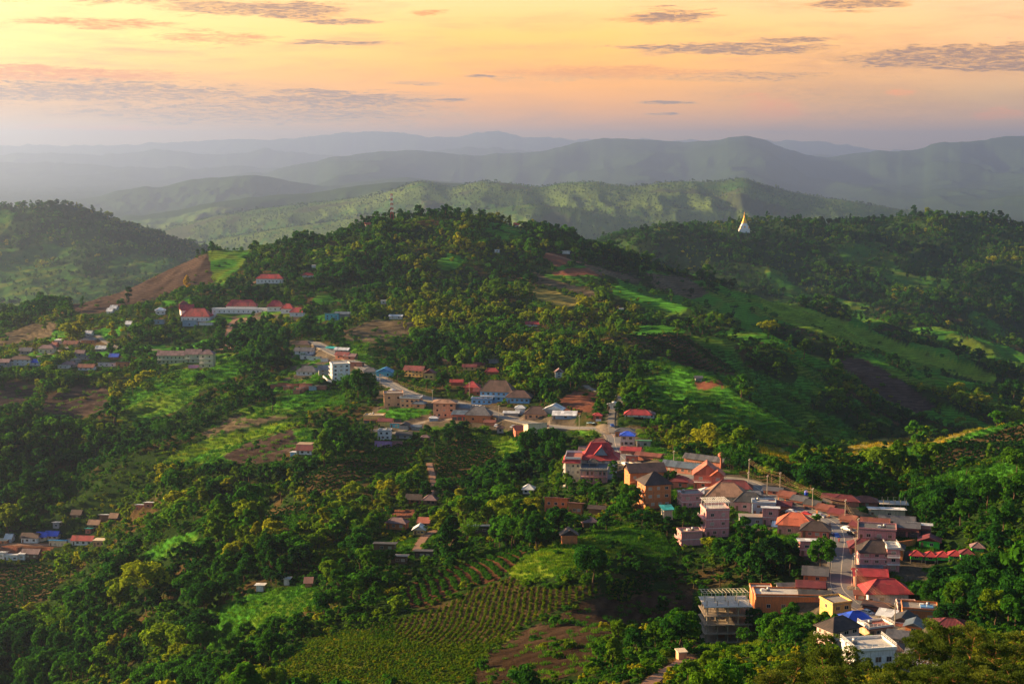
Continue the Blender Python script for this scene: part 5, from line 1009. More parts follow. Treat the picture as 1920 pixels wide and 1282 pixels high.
def pagoda():
    p = PL['pagoda'][0]; e = root('pagoda', p + Vector((0, 0, 7)), 'white tiered pagoda with tall golden spire on the forested ridge', 'pagoda'); wh = simple('temple whitewash', (.78, .78, .80), .6); g = G('gold leaf'); pb = g.nd('ShaderNodeBsdfPrincipled', i_Roughness=.45, i_Metallic=.35); pb.inputs['Base Color'].default_value = (.85, .45, .06, 1); gold = g.out(pb.outputs[0])
    m = MB()
    for i, (r, z0, z1) in enumerate([(10.5, -6, 1.5), (9.0, 1.5, 3.5), (8.0, 3.5, 7.5), (6.6, 7.5, 9.2), (5.6, 9.2, 11.5), (4.6, 11.5, 12.8)]): m.box(-r, r, 13 - r, 13 + r, z0 - (8 if i == 0 else 0), z1)
    e.scale = (1.0, 1.0, 1.0); m.obj('base', wh, e); m = MB(); m.lathe([(4.8, 17), (4.9, 18), (3.9, 18.6), (4.1, 19.2), (3.3, 21), (2.6, 22.8), (2.2, 23.6), (2.3, 24.2), (1.7, 25), (1.8, 25.6), (1.3, 26.6), (1.35, 27.2), (.95, 28.4), (.7, 31), (.45, 34), (.5, 34.6), (.25, 36), (.06, 39)], 20, 0, 13); sp_o = m.obj('spire', gold, e, True); sp_o.scale = (1.25, 1.0, 1.15); sp_o.location = (0, 0, -6.8)
    for x, y in ((-10, 3.2), (10, 3.2), (-10, 22.8), (10, 22.8)): MB().lathe([(1.4, 1.5), (1.2, 3.5), (.8, 4.6), (.4, 6.5), (.06, 8.5)], 10, x * .82, 13 + (y - 13) * .82).obj('corner_spire', gold, e, True)
    MB().box(-1.5, 1.5, 4.6, 5.1, 3.5, 7.0).obj('niche', gold, e); m = MB(); m.slab([(-30, 9, -5), (-22, 9, 2), (-22, 15, 2), (-30, 15, -5)], .5).slab([(-22, 9, 2), (-12.6, 9, -2), (-12.6, 15, -2), (-22, 15, 2)], .5); m.obj('hall_roof', simple('temple tile', (.70, .30, .06), .6), e); MB().box(-27, -14, 9.5, 14.5, -8, -1.5).obj('hall_wall', wh, e)
    MB().slab([(12, 4, -3), (24, 4, -6), (24, 8, -6), (12, 8, -3)], .6).obj('terrace_wall', wh, e)
pagoda()
def mast():
    p = PL['mast'][0]; e = root('telecom_mast', p + Vector((0, 0, 7)), 'red and white lattice telecom mast on the main hilltop', 'mast'); rd = simple('mast red', (.50, .06, .04), .6); ww = simple('mast white', (.75, .75, .75), .6); H_ = 27; nseg = 9
    for k, mt in ((0, rd), (1, ww)):
        m = MB()
        for s_ in range(nseg):
            if s_ % 2 != k: continue
            z0, z1 = H_ * s_ / nseg, H_ * (s_ + 1) / nseg; ra, rb = 1.9 * (1 - .5 * s_ / nseg), 1.9 * (1 - .5 * (s_ + 1) / nseg)
            ca = [(ra, ra), (ra, -ra), (-ra, -ra), (-ra, ra)]; cb = [(rb, rb), (rb, -rb), (-rb, -rb), (-rb, rb)]
            for i in range(4): j = (i + 1) % 4; m.bar((*ca[i], z0 + (-12 if s_ == 0 else 0)), (*cb[i], z1), .36).bar((*ca[i], z0), (*cb[j], z1), .2).bar((*ca[j], z0), (*cb[i], z1), .2).bar((*cb[i], z1), (*cb[j], z1), .24)
        m.obj('lattice_section', mt, e)
    for (x, z) in ((-1.8, 22), (1.7, 19), (-1.6, 15)): MB().lathe([(.2, 0), (1.0, .3), (1.1, .5)], 12).obj('dish_antenna', ww, e, True).location = (x, -1.2, z)
    m = MB()
    for i in range(6): a = i * math.pi / 3; x, y = 1.5 * math.cos(a), 1.5 * math.sin(a); m.box(x - .2, x + .2, y - .2, y + .2, 24, 26.6)
    m.bar((0, 0, 27), (0, 0, 31), .2); m.obj('panel_antenna', ww, e)
mast()
# ------------------------------------------------------------------ poles and cables
def at_road(t_px, off):
    """ground point beside the main road nearest a photo pixel"""
    g0 = ground(*t_px); return g0
POLE = None
def pole_at(px, py, H_=9.0, label=''):
    global POLE
    p = ground(px, py)
    if POLE is None:
        e = root('utility_pole', p, label, 'utility pole', 0, 'utility poles along the village road')
        MB().bar((0, 0, -1), (0, 0, 9.0), .17, 8, .11).obj('pole', M_CONC, e); MB().box(-1.1, 1.1, -.06, .06, 8.3, 8.45).box(-.7, .7, -.05, .05, 7.3, 7.42).obj('crossarm', M_CONC, e)
        m = MB()
        for x in (-1, -.4, .4, 1): m.lathe([(.07, 8.45), (.07, 8.65), (.03, 8.7)], 8, x, 0)
        m.obj('insulator', M_WHITEP, e); POLE = e
    else:
        e = POLE.copy(); scene.collection.objects.link(e); e.location = p; e['label'] = label
        for ch in [c for c in POLE.children]: c = ch.copy(); scene.collection.objects.link(c); c.parent = e
    k = H_ / 9.0; e.scale = (k, k, k); e.rotation_euler = (0, 0, R(60)); return e
PLS = [(1402,925,'utility pole at the sunlit verge above the coral villa'),(1438,932,'utility pole above the first shophouses'),(1404,899,'utility pole in the field behind the verge'),(1462,926,'utility pole beside the round green tree'),(1523,958,'tall utility pole in front of the shophouse row'),(1584,982,'utility pole on the inside of the road bend'),
 (1608,1020,'utility pole on the pavement past the bend'),(1603,1060,'utility pole halfway down the straight'),(1604,1120,'utility pole at the foot of the straight'),(1677,1192,'utility pole in front of the black-roofed shop'),(1263,882,'utility pole beside the brick school wing'),(1086,808,'utility pole below the cream hall bank'),
 (811,757,'utility pole left of the square peach house'),(880,742,'utility pole before the red pavilion'),(935,788,'utility pole at the village car park'),(713,726,'utility pole above the curved peach building'),(240,640,'utility pole beside the far left lane'),(254,652,'second utility pole beside the far left lane')]
POL = [pole_at(x, y, 9.5, t) for x, y, t in PLS]
def cable(i, j, label, lit=False, sag=1.1):
    a, b_ = POL[i], POL[j]; m = MB()
    for dx, hz, r in ((-1.0, 8.6, .014), (1.0, 8.6, .014), (-.4, 8.6, .014), (.5, 7.4, .024), (-.5, 7.2, .024)):
        pa = a.location + Vector((math.cos(R(60)) * dx, math.sin(R(60)) * dx, hz * a.scale[0])); pb = b_.location + Vector((math.cos(R(60)) * dx, math.sin(R(60)) * dx, hz * b_.scale[0])); pv = None
        for k in range(9):
            t = k / 8; q = pa.lerp(pb, t); q.z -= 4 * sag * t * (1 - t)
            if pv is not None: m.bar(pv, q, r, 4)
            pv = q
    o = m.obj('power_line', M_WIRE_LIT if lit else M_WIRE); o['label'] = label; o['category'] = 'power line'; o['group'] = 'power lines between the poles'
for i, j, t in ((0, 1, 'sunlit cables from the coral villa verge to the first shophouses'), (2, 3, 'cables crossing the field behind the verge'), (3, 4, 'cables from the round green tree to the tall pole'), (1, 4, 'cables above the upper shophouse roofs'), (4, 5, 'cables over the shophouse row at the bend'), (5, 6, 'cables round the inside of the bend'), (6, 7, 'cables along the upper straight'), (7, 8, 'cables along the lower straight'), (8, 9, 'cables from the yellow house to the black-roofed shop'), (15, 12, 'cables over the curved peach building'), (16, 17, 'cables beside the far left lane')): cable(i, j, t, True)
# ------------------------------------------------------------------ cars
CARP = {}
def car_meshes(kind):
    if kind in CARP: return CARP[kind]
    Lh, wdt = 2.15, .86; top = 1.45 if kind == 'car' else 1.7
    prof = [(-Lh, .35), (-Lh, .78), (-Lh + .25, .92), (-1.25, .98), (-.65, top - .08), (-.35, top), (1.1, top), (1.55, 1.0), (Lh - .1, .92), (Lh, .7), (Lh, .35)] if kind == 'car' else [(-Lh - .2, .4), (-Lh - .2, .95), (-1.2, 1.08), (-.75, top - .05), (.35, top), (.55, 1.1), (Lh + .2, 1.08), (Lh + .2, .4)]
    m = MB(); n = len(prof); k = 0
    for y in (-wdt, wdt): m.v += [(x, y * (.86 if z > 1.1 else 1), z) for x, z in prof]
    m.f += [tuple(range(n - 1, -1, -1)), tuple(range(n, 2 * n))] + [(i, (i + 1) % n, n + (i + 1) % n, n + i) for i in range(n)]
    g = MB(); a, b_ = (-.55, 1.0) if kind == 'car' else (-.65, .3)
    for sy in (-1, 1): y = sy * (wdt * .94); g.poly([(a - .45, y, 1.0), (b_ + .4, y, 1.0), (b_, sy * (wdt * .87), top - .1), (a, sy * (wdt * .87), top - .1)])
    g.poly([(prof[3][0] + .08, -.7, 1.02), (prof[3][0] + .08, .7, 1.02), (prof[4][0] + .02, .62, top - .12), (prof[4][0] + .02, -.62, top - .12)])
    for i, q in enumerate(g.v): x, y, z = q; g.v[i] = (x - (.05 if i >= 8 else 0), y + (.035 if y > 0 and i < 8 else -.035 if i < 8 else 0), z + (.03 if i >= 8 else 0))
    w_ = MB(); pts = []
    for i in range(14): t = 2 * math.pi * i / 14; pts.append((.33 * math.cos(t), .33 * math.sin(t)))
    w_.v = [(x, -.11, z) for x, z in pts] + [(x, .11, z) for x, z in pts]; w_.f = [tuple(range(14)), tuple(range(27, 13, -1))] + [(i, i + 14, (i + 1) % 14 + 14, (i + 1) % 14) for i in range(14)]
    hl = MB().box(-.03, .03, -.17, .17, -.08, .08)
    out = []
    for q, nm, mt in ((m, 'body', None), (g, 'windscreen', M_GLASS), (w_, 'wheel', simple('tyre rubber', (.02, .02, .02), .8)), (hl, 'headlight', simple('lamp glass', (.6, .6, .55), .2))):
        me = bpy.data.meshes.new(nm); me.from_pydata(q.v, [], q.f)
        if mt: me.materials.append(mt)
        out.append(me)
    CARP[kind] = out; return out
def car(px, py, yaw, colour, kind, label, name='parked_car'):
    p = ground(px, py); e = root(name, p, label, 'car' if kind == 'car' else 'pickup truck', R(yaw), 'cars parked in the village'); b_, g, w_, hl = car_meshes(kind)
    bm2 = b_.copy(); bm2.materials.append(paint('car %s' % colour, dict(white=(.75, .75, .77), black=(.02, .02, .025), silver=(.4, .42, .45), red=(.5, .03, .03), blue=(.03, .1, .4))[colour], 'glossy')); ob = link('body', bm2, e, (0, 0, .02)); ob = link('window', g, e, (0, 0, .02)); L_ = 1.35
    for x in (-L_, L_):
        for y in (-.78, .78): link('wheel', w_, e, (x, y, .33))
    for y in (-.6, .6): link('headlight', hl, e, (-2.17 if kind == 'car' else -2.37, y, .7))
    e.scale = (1.05, 1.05, 1.05)
for a in [(1588,994,125,'white','car','white car on the pavement at the inside of the bend'),(1484,962,150,'white','car','white car parked beside the black ones below the road'),(1474,964,150,'black','car','black car next to the white one below the road'),(1464,961,148,'black','car','black car, farthest of the three parked below the road'),(1437,922,20,'white','car','pale car at the upper edge of the sunlit verge'),
          (1642,1016,-14,'black','car','black car in front of the pink market building'),(1172,872,120,'white','car','white car at the curve beside the red-roofed hotel'),(1184,876,120,'silver','car','silver car, second at the curve beside the hotel'),(1196,880,115,'white','pickup','white pickup, third at the curve beside the hotel'),
          (884,764,10,'silver','pickup','silver pickup in the car park of the blue hotel'),(893,764,10,'white','car','white car in the middle of the blue hotel car park'),(902,765,10,'white','pickup','white pickup at the end of the blue hotel car park'),(1263,903,20,'silver','car','silver-grey car in the yard of the coral villa'),
          (735,734,140,'white','pickup','white pickup on the road above the curved peach building'),(708,712,150,'white','car','white car on the road near the sky-blue house'),(1512,966,148,'red','car','red car on the road in front of the shophouses'),(930,800,80,'white','car','white car on the lane above the grass strip'),(962,802,60,'silver','car','silver car on the lane above the grass strip'),(1567,1008,100,'blue','pickup','blue pickup on the left lane of the straight road'),(1607,1046,95,'silver','car','silver car parked on the pavement past the bend'),(1610,1084,98,'red','pickup','red pickup parked beside the coral house'),(1600,1004,120,'black','pickup','black pickup at the end of the shophouse row'),(1536,970,140,'silver','pickup','silver pickup in front of the grey shophouse'),(1640,1178,125,'white','pickup','white pickup on the road below the yellow house'),(1626,1152,125,'silver','car','silver car on the road beside the tin awning'),(1022,800,175,'red','car','red car on the lane beside the cream hall'),(1148,800,95,'blue','car','blue car at the road fork')]: car(*a)
# ------------------------------------------------------------------ a motorcycle and its rider on the straight
def bike(px, py, yaw, shirt, label_b, label_p):
    p = ground(px, py); e = root('motorcycle', p + Vector((0, 0, .05)), label_b, 'motorcycle', R(yaw)); blk = simple('tyre rubber', (.02, .02, .02)); rd = simple('red fairing', (.45, .04, .05), .35)
    for x in (-.62, .62):
        m = MB(); n = 16
        for i in range(n): t0, t1 = 2 * math.pi * i / n, 2 * math.pi * (i + 1) / n; m.bar((x + .29 * math.cos(t0), 0, .3 + .29 * math.sin(t0)), (x + .29 * math.cos(t1), 0, .3 + .29 * math.sin(t1)), .05, 5)
        m.obj('wheel', blk, e)
    MB().bar((-.6, 0, .3), (-.42, 0, .95), .05).bar((-.45, 0, .8), (.1, 0, .45), .12, 6).bar((.1, 0, .45), (.62, 0, .32), .08, 5).bar((.1, 0, .5), (.75, 0, .72), .11, 6).obj('body', rd, e); MB().box(.0, .7, -.12, .12, .74, .84).obj('seat', blk, e); MB().bar((-.42, -.33, 1.0), (-.42, .33, 1.0), .025).obj('handlebar', blk, e)
    me = bpy.data.meshes.new('person'); V_ = [(.22, 0, .92), (.18, 0, 1.15), (.12, 0, 1.38), (.08, 0, 1.5), (.04, 0, 1.62), (.02, 0, 1.74), (.1, .19, 1.38), (-.1, .24, 1.16), (-.4, .28, 1.05), (.1, -.19, 1.38), (-.1, -.24, 1.16), (-.4, -.28, 1.05), (.16, .12, .88), (-.18, .17, .8), (-.08, .16, .38), (-.2, .16, .33), (.16, -.12, .88), (-.18, -.17, .8), (-.08, -.16, .38), (-.2, -.16, .33)]
    E_ = [(0, 1), (1, 2), (2, 3), (3, 4), (4, 5), (2, 6), (6, 7), (7, 8), (2, 9), (9, 10), (10, 11), (0, 12), (12, 13), (13, 14), (14, 15), (0, 16), (16, 17), (17, 18), (18, 19)]; RR = [.15, .15, .15, .06, .09, .085, .065, .05, .035, .065, .05, .035, .1, .075, .05, .04, .1, .075, .05, .04]
    me.from_pydata(V_, E_, []); o = bpy.data.objects.new('person', me); scene.collection.objects.link(o); o.location = p + Vector((0, 0, .05)); o.rotation_euler = (0, 0, R(yaw)); me.skin_vertices or me.attributes
    md = o.modifiers.new('skin', 'SKIN'); o.modifiers.new('sub', 'SUBSURF').render_levels = 1
    sv_ = me.skin_vertices[0].data if len(me.skin_vertices) else None
    if sv_:
        for i, r in enumerate(RR): sv_[i].radius = (r, r)
        sv_[0].use_root = True
    me.materials.append(simple(shirt + ' clothing', dict(dark=(.05, .05, .07), red=(.4, .05, .05), blue=(.05, .1, .3))[shirt])); o['label'] = label_p; o['category'] = 'person'
bike(1573, 1018, 75, 'red', 'red motorcycle going down the straight road', 'person in red riding the motorcycle down the straight')
bike(1556, 986, 60, 'dark', 'dark motorcycle approaching the road bend', 'person in dark clothes riding towards the road bend')
def wall_run(pts, h, t, m, label, name='retaining_wall', cat='wall'):
    q = MB(); P = [ground(*p) for p in pts]
    for a, b_ in zip(P[:-1], P[1:]):
        d = (b_ - a); d.z = 0; d.normalize(); n = Vector((-d.y, d.x, 0)) * t; k = len(q.v)
        for p in (a, b_):
            for s_ in (-1, 1):
                for z in (-1.5, h): v = p + n * s_; q.v.append((v.x, v.y, v.z + z))
        q.f += [tuple(k + i for i in f) for f in ((0, 1, 5, 4), (2, 6, 7, 3), (1, 3, 7, 5), (0, 4, 6, 2), (0, 2, 3, 1), (4, 5, 7, 6))]
    o = q.obj(name, m); o['label'] = label; o['category'] = cat
wall_run([(1614,1028),(1650,1028),(1690,1026),(1716,1022)], 2.2, .2, paint('orange', WALLC['orange']), 'orange retaining wall between the market and the maroon roofs')
wall_run([(606,708),(614,715),(622,718)], 1.6, .2, M_WHITEP, 'curved white wall below the blue-grey roofed house')
wall_run([(1180,868),(1210,880),(1240,886)], .8, .15, M_CONC, 'low concrete kerb wall beside the road near the hotel')
def hoarding(px, py, yaw, w_, h_, col, label, txt=None):
    p = ground(px, py); e = root('sign_board', p, label, 'sign', R(yaw)); MB().box(-w_ / 2, w_ / 2, -.05, .05, 1.6, 1.6 + h_).obj('board', simple('sign %s' % label[:12], col, .5), e)
    m = MB(); m.bar((-w_ / 2 + .1, .1, -.5), (-w_ / 2 + .1, .1, 1.8), .06).bar((w_ / 2 - .1, .1, -.5), (w_ / 2 - .1, .1, 1.8), .06); m.obj('post', M_METAL, e)
hoarding(1122, 795, -8, 3.2, 1.2, (.55, .55, .62), 'white sign board below the little red shrine'); hoarding(1562, 1118, 5, 1.6, 1.1, (.6, .6, .6), 'small white sign at the foot of the straight road'); hoarding(1598, 1032, 5, 1.6, .9, (.5, .45, .6), 'pale sign board on the pavement past the bend')
# green tarpaulin in the yard and a blue roof tank, parasol
def tarp(px, py, w_, d_, col, label):
    p = ground(px, py); rg = np.random.default_rng(int(px)); m = MB(); nx, ny = 8, 5
    for j in range(ny + 1):
        for i in range(nx + 1): m.v.append(((i / nx - .5) * w_, j / ny * d_, 1.9 + .35 * math.sin(i * 1.1) * math.sin(j * .9) + rg.normal(0, .05)))
    for j in range(ny):
        for i in range(nx): k = j * (nx + 1) + i; m.f.append((k, k + 1, k + nx + 2, k + nx + 1))
    e = root('tarpaulin', p, label, 'tarpaulin', 0); m.obj('sheet', simple('tarp %s' % label[:10], col, .5), e, True); q = MB()
    for x in (-w_ / 2, w_ / 2):
        for y in (0, d_): q.bar((x, y, -1), (x, y, 1.9), .05)
    q.obj('post', M_METAL, e)
tarp(1399, 930, 5, 3.5, (.02, .28, .22), 'turquoise tarpaulin stretched over a yard by the coral villa'); tarp(1108, 800, 5, 3.5, (.3, .45, .5), 'pale blue tarpaulin below the white sheds')
def tank(px, py, z, label):
    p = ground(px, py); e = root('water_tank', p, label, 'water tank'); MB().lathe([(.7, z), (.8, z + .3), (.8, z + 1.6), (.5, z + 2.0), (.15, z + 2.1)], 14).obj('drum', simple('blue tank plastic', (.02, .07, .5), .35), e, True); q = MB()
    for x, y in ((.5, .5), (-.5, .5), (.5, -.5), (-.5, -.5)): q.bar((x, y, -1), (x, y, z), .07)
    q.obj('stand', M_METAL, e)
tank(1511, 940, 2.6, 'blue water tank on a stand above the shophouse roofs'); tank(838, 762, .6, 'blue tank beside the blue hotel car park')
# ------------------------------------------------------------------ plants
rng = np.random.default_rng(7)
def mesh_from(name, V_, F_, mats=(), fmat=None, var=None, smooth=False):
    me = bpy.data.meshes.new(name); me.from_pydata([tuple(v) for v in V_], [], [tuple(f) for f in F_])
    for m in mats: me.materials.append(m)
    if fmat is not None: me.polygons.foreach_set('material_index', np.array(fmat, np.int32))
    if var is not None:
        at = me.attributes.new('var', 'FLOAT', 'FACE'); at.data.foreach_set('value', np.array(var, np.float32))
    if smooth: me.polygons.foreach_set('use_smooth', np.ones(len(me.polygons), bool))
    me.update(); return me
def leaf_mat(name, stops, trans=.4, tint_default=None):
    g = G(name); t = g.nd('ShaderNodeAttribute', attribute_name='tint', attribute_type='INSTANCER'); v = g.nd('ShaderNodeAttribute', attribute_name='var')
    base = g.ramp(t.outputs['Fac'], stops)
    k = g.math('ADD', g.math('MULTIPLY', v.outputs['Fac'], 1.0), .5)
    sc = g.nd('ShaderNodeVectorMath', operation='SCALE', i_0=base); g.l.new(k, sc.inputs[3])
    d = g.nd('ShaderNodeBsdfDiffuse'); tr = g.nd('ShaderNodeBsdfTranslucent'); g.l.new(sc.outputs[0], d.inputs[0])
    tc_ = g.mix(.5, sc.outputs[0], (1.0, .95, .25), 'MULTIPLY'); s2 = g.nd('ShaderNodeVectorMath', operation='SCALE', i_0=tc_); s2.inputs[3].default_value = 1.7
    g.l.new(s2.outputs[0], tr.inputs[0])
    mx = g.nd('ShaderNodeMixShader', i_Fac=trans); g.l.new(d.outputs[0], mx.inputs[1]); g.l.new(tr.outputs[0], mx.inputs[2])
    return g.out(mx.outputs[0])
M_LEAF = leaf_mat('leaves', [(0, (.008, .034, .010)), (.25, (.014, .066, .009)), (.5, (.034, .118, .008)), (.75, (.105, .175, .008)), (.9, (.20, .20, .010)), (1, (.34, .23, .012))])
M_PINE = leaf_mat('needles', [(0, (.022, .045, .010)), (.5, (.055, .088, .012)), (1, (.15, .13, .02))], .25)
def bark():
    g = G('bark'); tc2 = g.nd('ShaderNodeTexCoord'); n = g.noise(tc2.outputs['Object'], 3, 5, .7)
    c = g.ramp(n, [(.3, (.045, .03, .02)), (.7, (.16, .11, .075))]); d = g.nd('ShaderNodeBsdfDiffuse'); g.l.new(c, d.inputs[0]); return g.out(d.outputs[0])
M_BARK = bark()
def tube(Vs, Fs, p0, p1, r0, r1, n=6):
    p0, p1 = np.array(p0, float), np.array(p1, float); d = p1 - p0; d /= np.linalg.norm(d) + 1e-9
    a = np.cross(d, (0, 0, 1) if abs(d[2]) < .9 else (1, 0, 0)); a /= np.linalg.norm(a); b = np.cross(d, a); k = len(Vs)
    for p, r in ((p0, r0), (p1, r1)):
        for i in range(n):
            t = 2 * math.pi * i / n; Vs.append(p + (a * math.cos(t) + b * math.sin(t)) * r)
    for i in range(n): j = (i + 1) % n; Fs.append((k + i, k + j, k + n + j, k + n + i))
def quads(cen, nrm, size, rg, aspect=.75):
    """leaf sprays: one small random quad at each centre, facing roughly along nrm"""
    n = len(cen); nrm = nrm + rg.normal(0, .55, (n, 3)); nrm /= np.linalg.norm(nrm, axis=1)[:, None] + 1e-9
    a = np.cross(nrm, rg.normal(0, 1, (n, 3))); a /= np.linalg.norm(a, axis=1)[:, None] + 1e-9; b = np.cross(nrm, a)
    s = (size * rg.uniform(.6, 1.3, n))[:, None]
    c = np.stack([cen - a * s - b * s * aspect, cen + a * s * 1.05 - b * s * .4 * aspect, cen + a * s * .8 + b * s * aspect, cen - a * s * .6 + b * s * 1.1 * aspect], 1)
    return c.reshape(-1, 3), np.arange(4 * n).reshape(n, 4)
def crown_pts(rg, H, spread, bottom, nclump, per, form='round'):
    cs, ns, vs = [], [], []
    for k in range(nclump):
        while True:
            p = rg.uniform(-1, 1, 3)
            if np.dot(p, p) < 1: break
        if rg.random() < .7: p = p / (np.linalg.norm(p) + 1e-6) * rg.uniform(.6, .95)
        t = (p[2] + 1) / 2
        w_ = {'round': 1.0, 'cone': 1.25 - 1.05 * t, 'col': .9, 'flat': 1.15, 'vase': .55 + .6 * t}[form]
        z = bottom + (H - bottom) * (t ** (.8 if form != 'flat' else .5)); c = np.array([p[0] * spread * w_, p[1] * spread * w_, z])
        r = spread * rg.uniform(.26, .46) * (.8 if form in ('cone', 'col') else 1)
        m = int(per * rg.uniform(.7, 1.3)); d = rg.normal(0, 1, (m, 3)); d /= np.linalg.norm(d, axis=1)[:, None]
        d[:, 2] = np.where(d[:, 2] < -.35, -d[:, 2], d[:, 2])
        rad = r * rg.uniform(.65, 1.08, m) ** .6
        q = c + d * rad[:, None] * np.array([1, 1, .78]); cs.append(q); ns.append(d + np.array([0, 0, .25]))
        vs.append(np.clip(rg.uniform(.15, .85) + rg.normal(0, .16, m), 0, 1))
    return np.concatenate(cs), np.concatenate(ns), np.concatenate(vs)
def tree_meshes(seed, H, spread, bottom, ncl, per, size, form='round', mat=None, limbs=5):
    """(trunk mesh, crown mesh) of a tree H m tall"""
    rg = np.random.default_rng(seed); Vs, Fs = [], []; r0 = H * .022 + .06
    pts = [np.zeros(3) - (0, 0, 1.2)]; top = bottom + (H - bottom) * .6
    for i in range(1, 5): pts.append(np.array([rg.normal(0, .02) * H * i / 2, rg.normal(0, .02) * H * i / 2, top * i / 4]))
    for i in range(4): tube(Vs, Fs, pts[i], pts[i + 1], r0 * (1 - i * .2), r0 * (.8 - i * .2), 7)
    for i in range(limbs):
        t = rg.uniform(.45, .95); b = pts[3] * t + pts[2] * (1 - t); an = 2 * math.pi * (i + rg.random() * .6) / limbs
        e = b + np.array([math.cos(an), math.sin(an), 0]) * spread * rg.uniform(.5, .85) + np.array([0, 0, (H - bottom) * rg.uniform(.15, .5)])
        mid = (b + e) / 2 + (0, 0, -.06 * H * .5); tube(Vs, Fs, b, mid, r0 * .42, r0 * .28, 5); tube(Vs, Fs, mid, e, r0 * .28, r0 * .08, 5)
    tm = mesh_from('trunk', Vs, Fs, [M_BARK])
    c, n, v = crown_pts(rg, H, spread, bottom, ncl, per, form); q, f = quads(c, n, size, rg)
    return tm, mesh_from('crown', q, f, [mat or M_LEAF], None, v)
def merged(name, tm, cm):
    V1 = [v.co[:] for v in tm.vertices]; F1 = [list(p.vertices) for p in tm.polygons]; V2 = [v.co[:] for v in cm.vertices]; F2 = [[i + len(V1) for i in p.vertices] for p in cm.polygons]
    var = [0] * len(F1) + [a.value for a in cm.attributes['var'].data]
    return mesh_from(name, V1 + V2, F1 + F2, [M_BARK, cm.materials[0]], [0] * len(F1) + [1] * len(F2), var)
def protos(name, meshes):
    c = bpy.data.collections.new(name)
    for i, m in enumerate(meshes):
        o = bpy.data.objects.new('%s_kind_%s' % (name, 'abcdefghijklmnop'[i]), m); c.objects.link(o)
    return c
def scatter(name, coll, P, rot, scl, pid, tint, label, cat):
    """one object of kind stuff: plants nobody could count, instanced on points"""
    n = len(P); me = bpy.data.meshes.new(name); me.vertices.add(n); me.vertices.foreach_set('co', np.asarray(P, np.float32).reshape(-1))
    for nm, ty, arr, key in (('rot', 'FLOAT', rot, 'value'), ('scl', 'FLOAT_VECTOR', scl, 'vector'), ('pid', 'INT', pid, 'value'), ('tint', 'FLOAT', tint, 'value')):
        at = me.attributes.new(nm, ty, 'POINT'); at.data.foreach_set(key, np.asarray(arr, np.int32 if ty == 'INT' else np.float32).reshape(-1))
    o = bpy.data.objects.new(name, me); scene.collection.objects.link(o); o['kind'] = 'stuff'; o['label'] = label; o['category'] = cat
    ng = bpy.data.node_groups.new(name + '_scatter', 'GeometryNodeTree'); ng.interface.new_socket('Geometry', in_out='INPUT', socket_type='NodeSocketGeometry'); ng.interface.new_socket('Geometry', in_out='OUTPUT', socket_type='NodeSocketGeometry')
    a = ng.nodes.new('NodeGroupInput'); b = ng.nodes.new('NodeGroupOutput'); ci = ng.nodes.new('GeometryNodeCollectionInfo'); ci.inputs[0].default_value = coll; ci.inputs['Separate Children'].default_value = True; ci.inputs['Reset Children'].default_value = True
    ip = ng.nodes.new('GeometryNodeInstanceOnPoints'); ip.inputs['Pick Instance'].default_value = True
    def named(nm, ty):
        x = ng.nodes.new('GeometryNodeInputNamedAttribute'); x.data_type = ty; x.inputs[0].default_value = nm; return x.outputs[0]
    cx = ng.nodes.new('ShaderNodeCombineXYZ'); ng.links.new(named('rot', 'FLOAT'), cx.inputs[2])
    ng.links.new(a.outputs[0], ip.inputs['Points']); ng.links.new(ci.outputs[0], ip.inputs['Instance']); ng.links.new(named('pid', 'INT'), ip.inputs['Instance Index'])
    ng.links.new(cx.outputs[0], ip.inputs['Rotation']); ng.links.new(named('scl', 'FLOAT_VECTOR'), ip.inputs['Scale']); ng.links.new(ip.outputs[0], b.inputs[0])
    md = o.modifiers.new('scatter', 'NODES'); md.node_group = ng; return o
def cover_at(x, y):
    s = x / y; j = np.clip(((s - sv[0]) / (sv[1] - sv[0])).round().astype(int) if False else np.round((s - sv[0]) / (sv[1] - sv[0])).astype(int), 0, NS - 1)
    i = np.clip(np.searchsorted(lyv, np.log(y)), 0, NY - 1); return COV[i, j], np.minimum(ROADD[i, j], DIRTD[i, j])
def jgrid(y0, y1, cell, smax, rg):
    """jittered square grid of world points inside the wedge in front of the viewpoint"""
    xs = np.arange(-smax * y1, smax * y1, cell); ys = np.arange(y0, y1, cell); X_, Y2 = np.meshgrid(xs, ys); X_ = X_.ravel() + rg.uniform(-.48, .48, X_.size) * cell; Y2 = Y2.ravel() + rg.uniform(-.48, .48, Y2.size) * cell
    m = (np.abs(X_ / Y2) < smax) & (Y2 > y0); return X_[m], Y2[m]
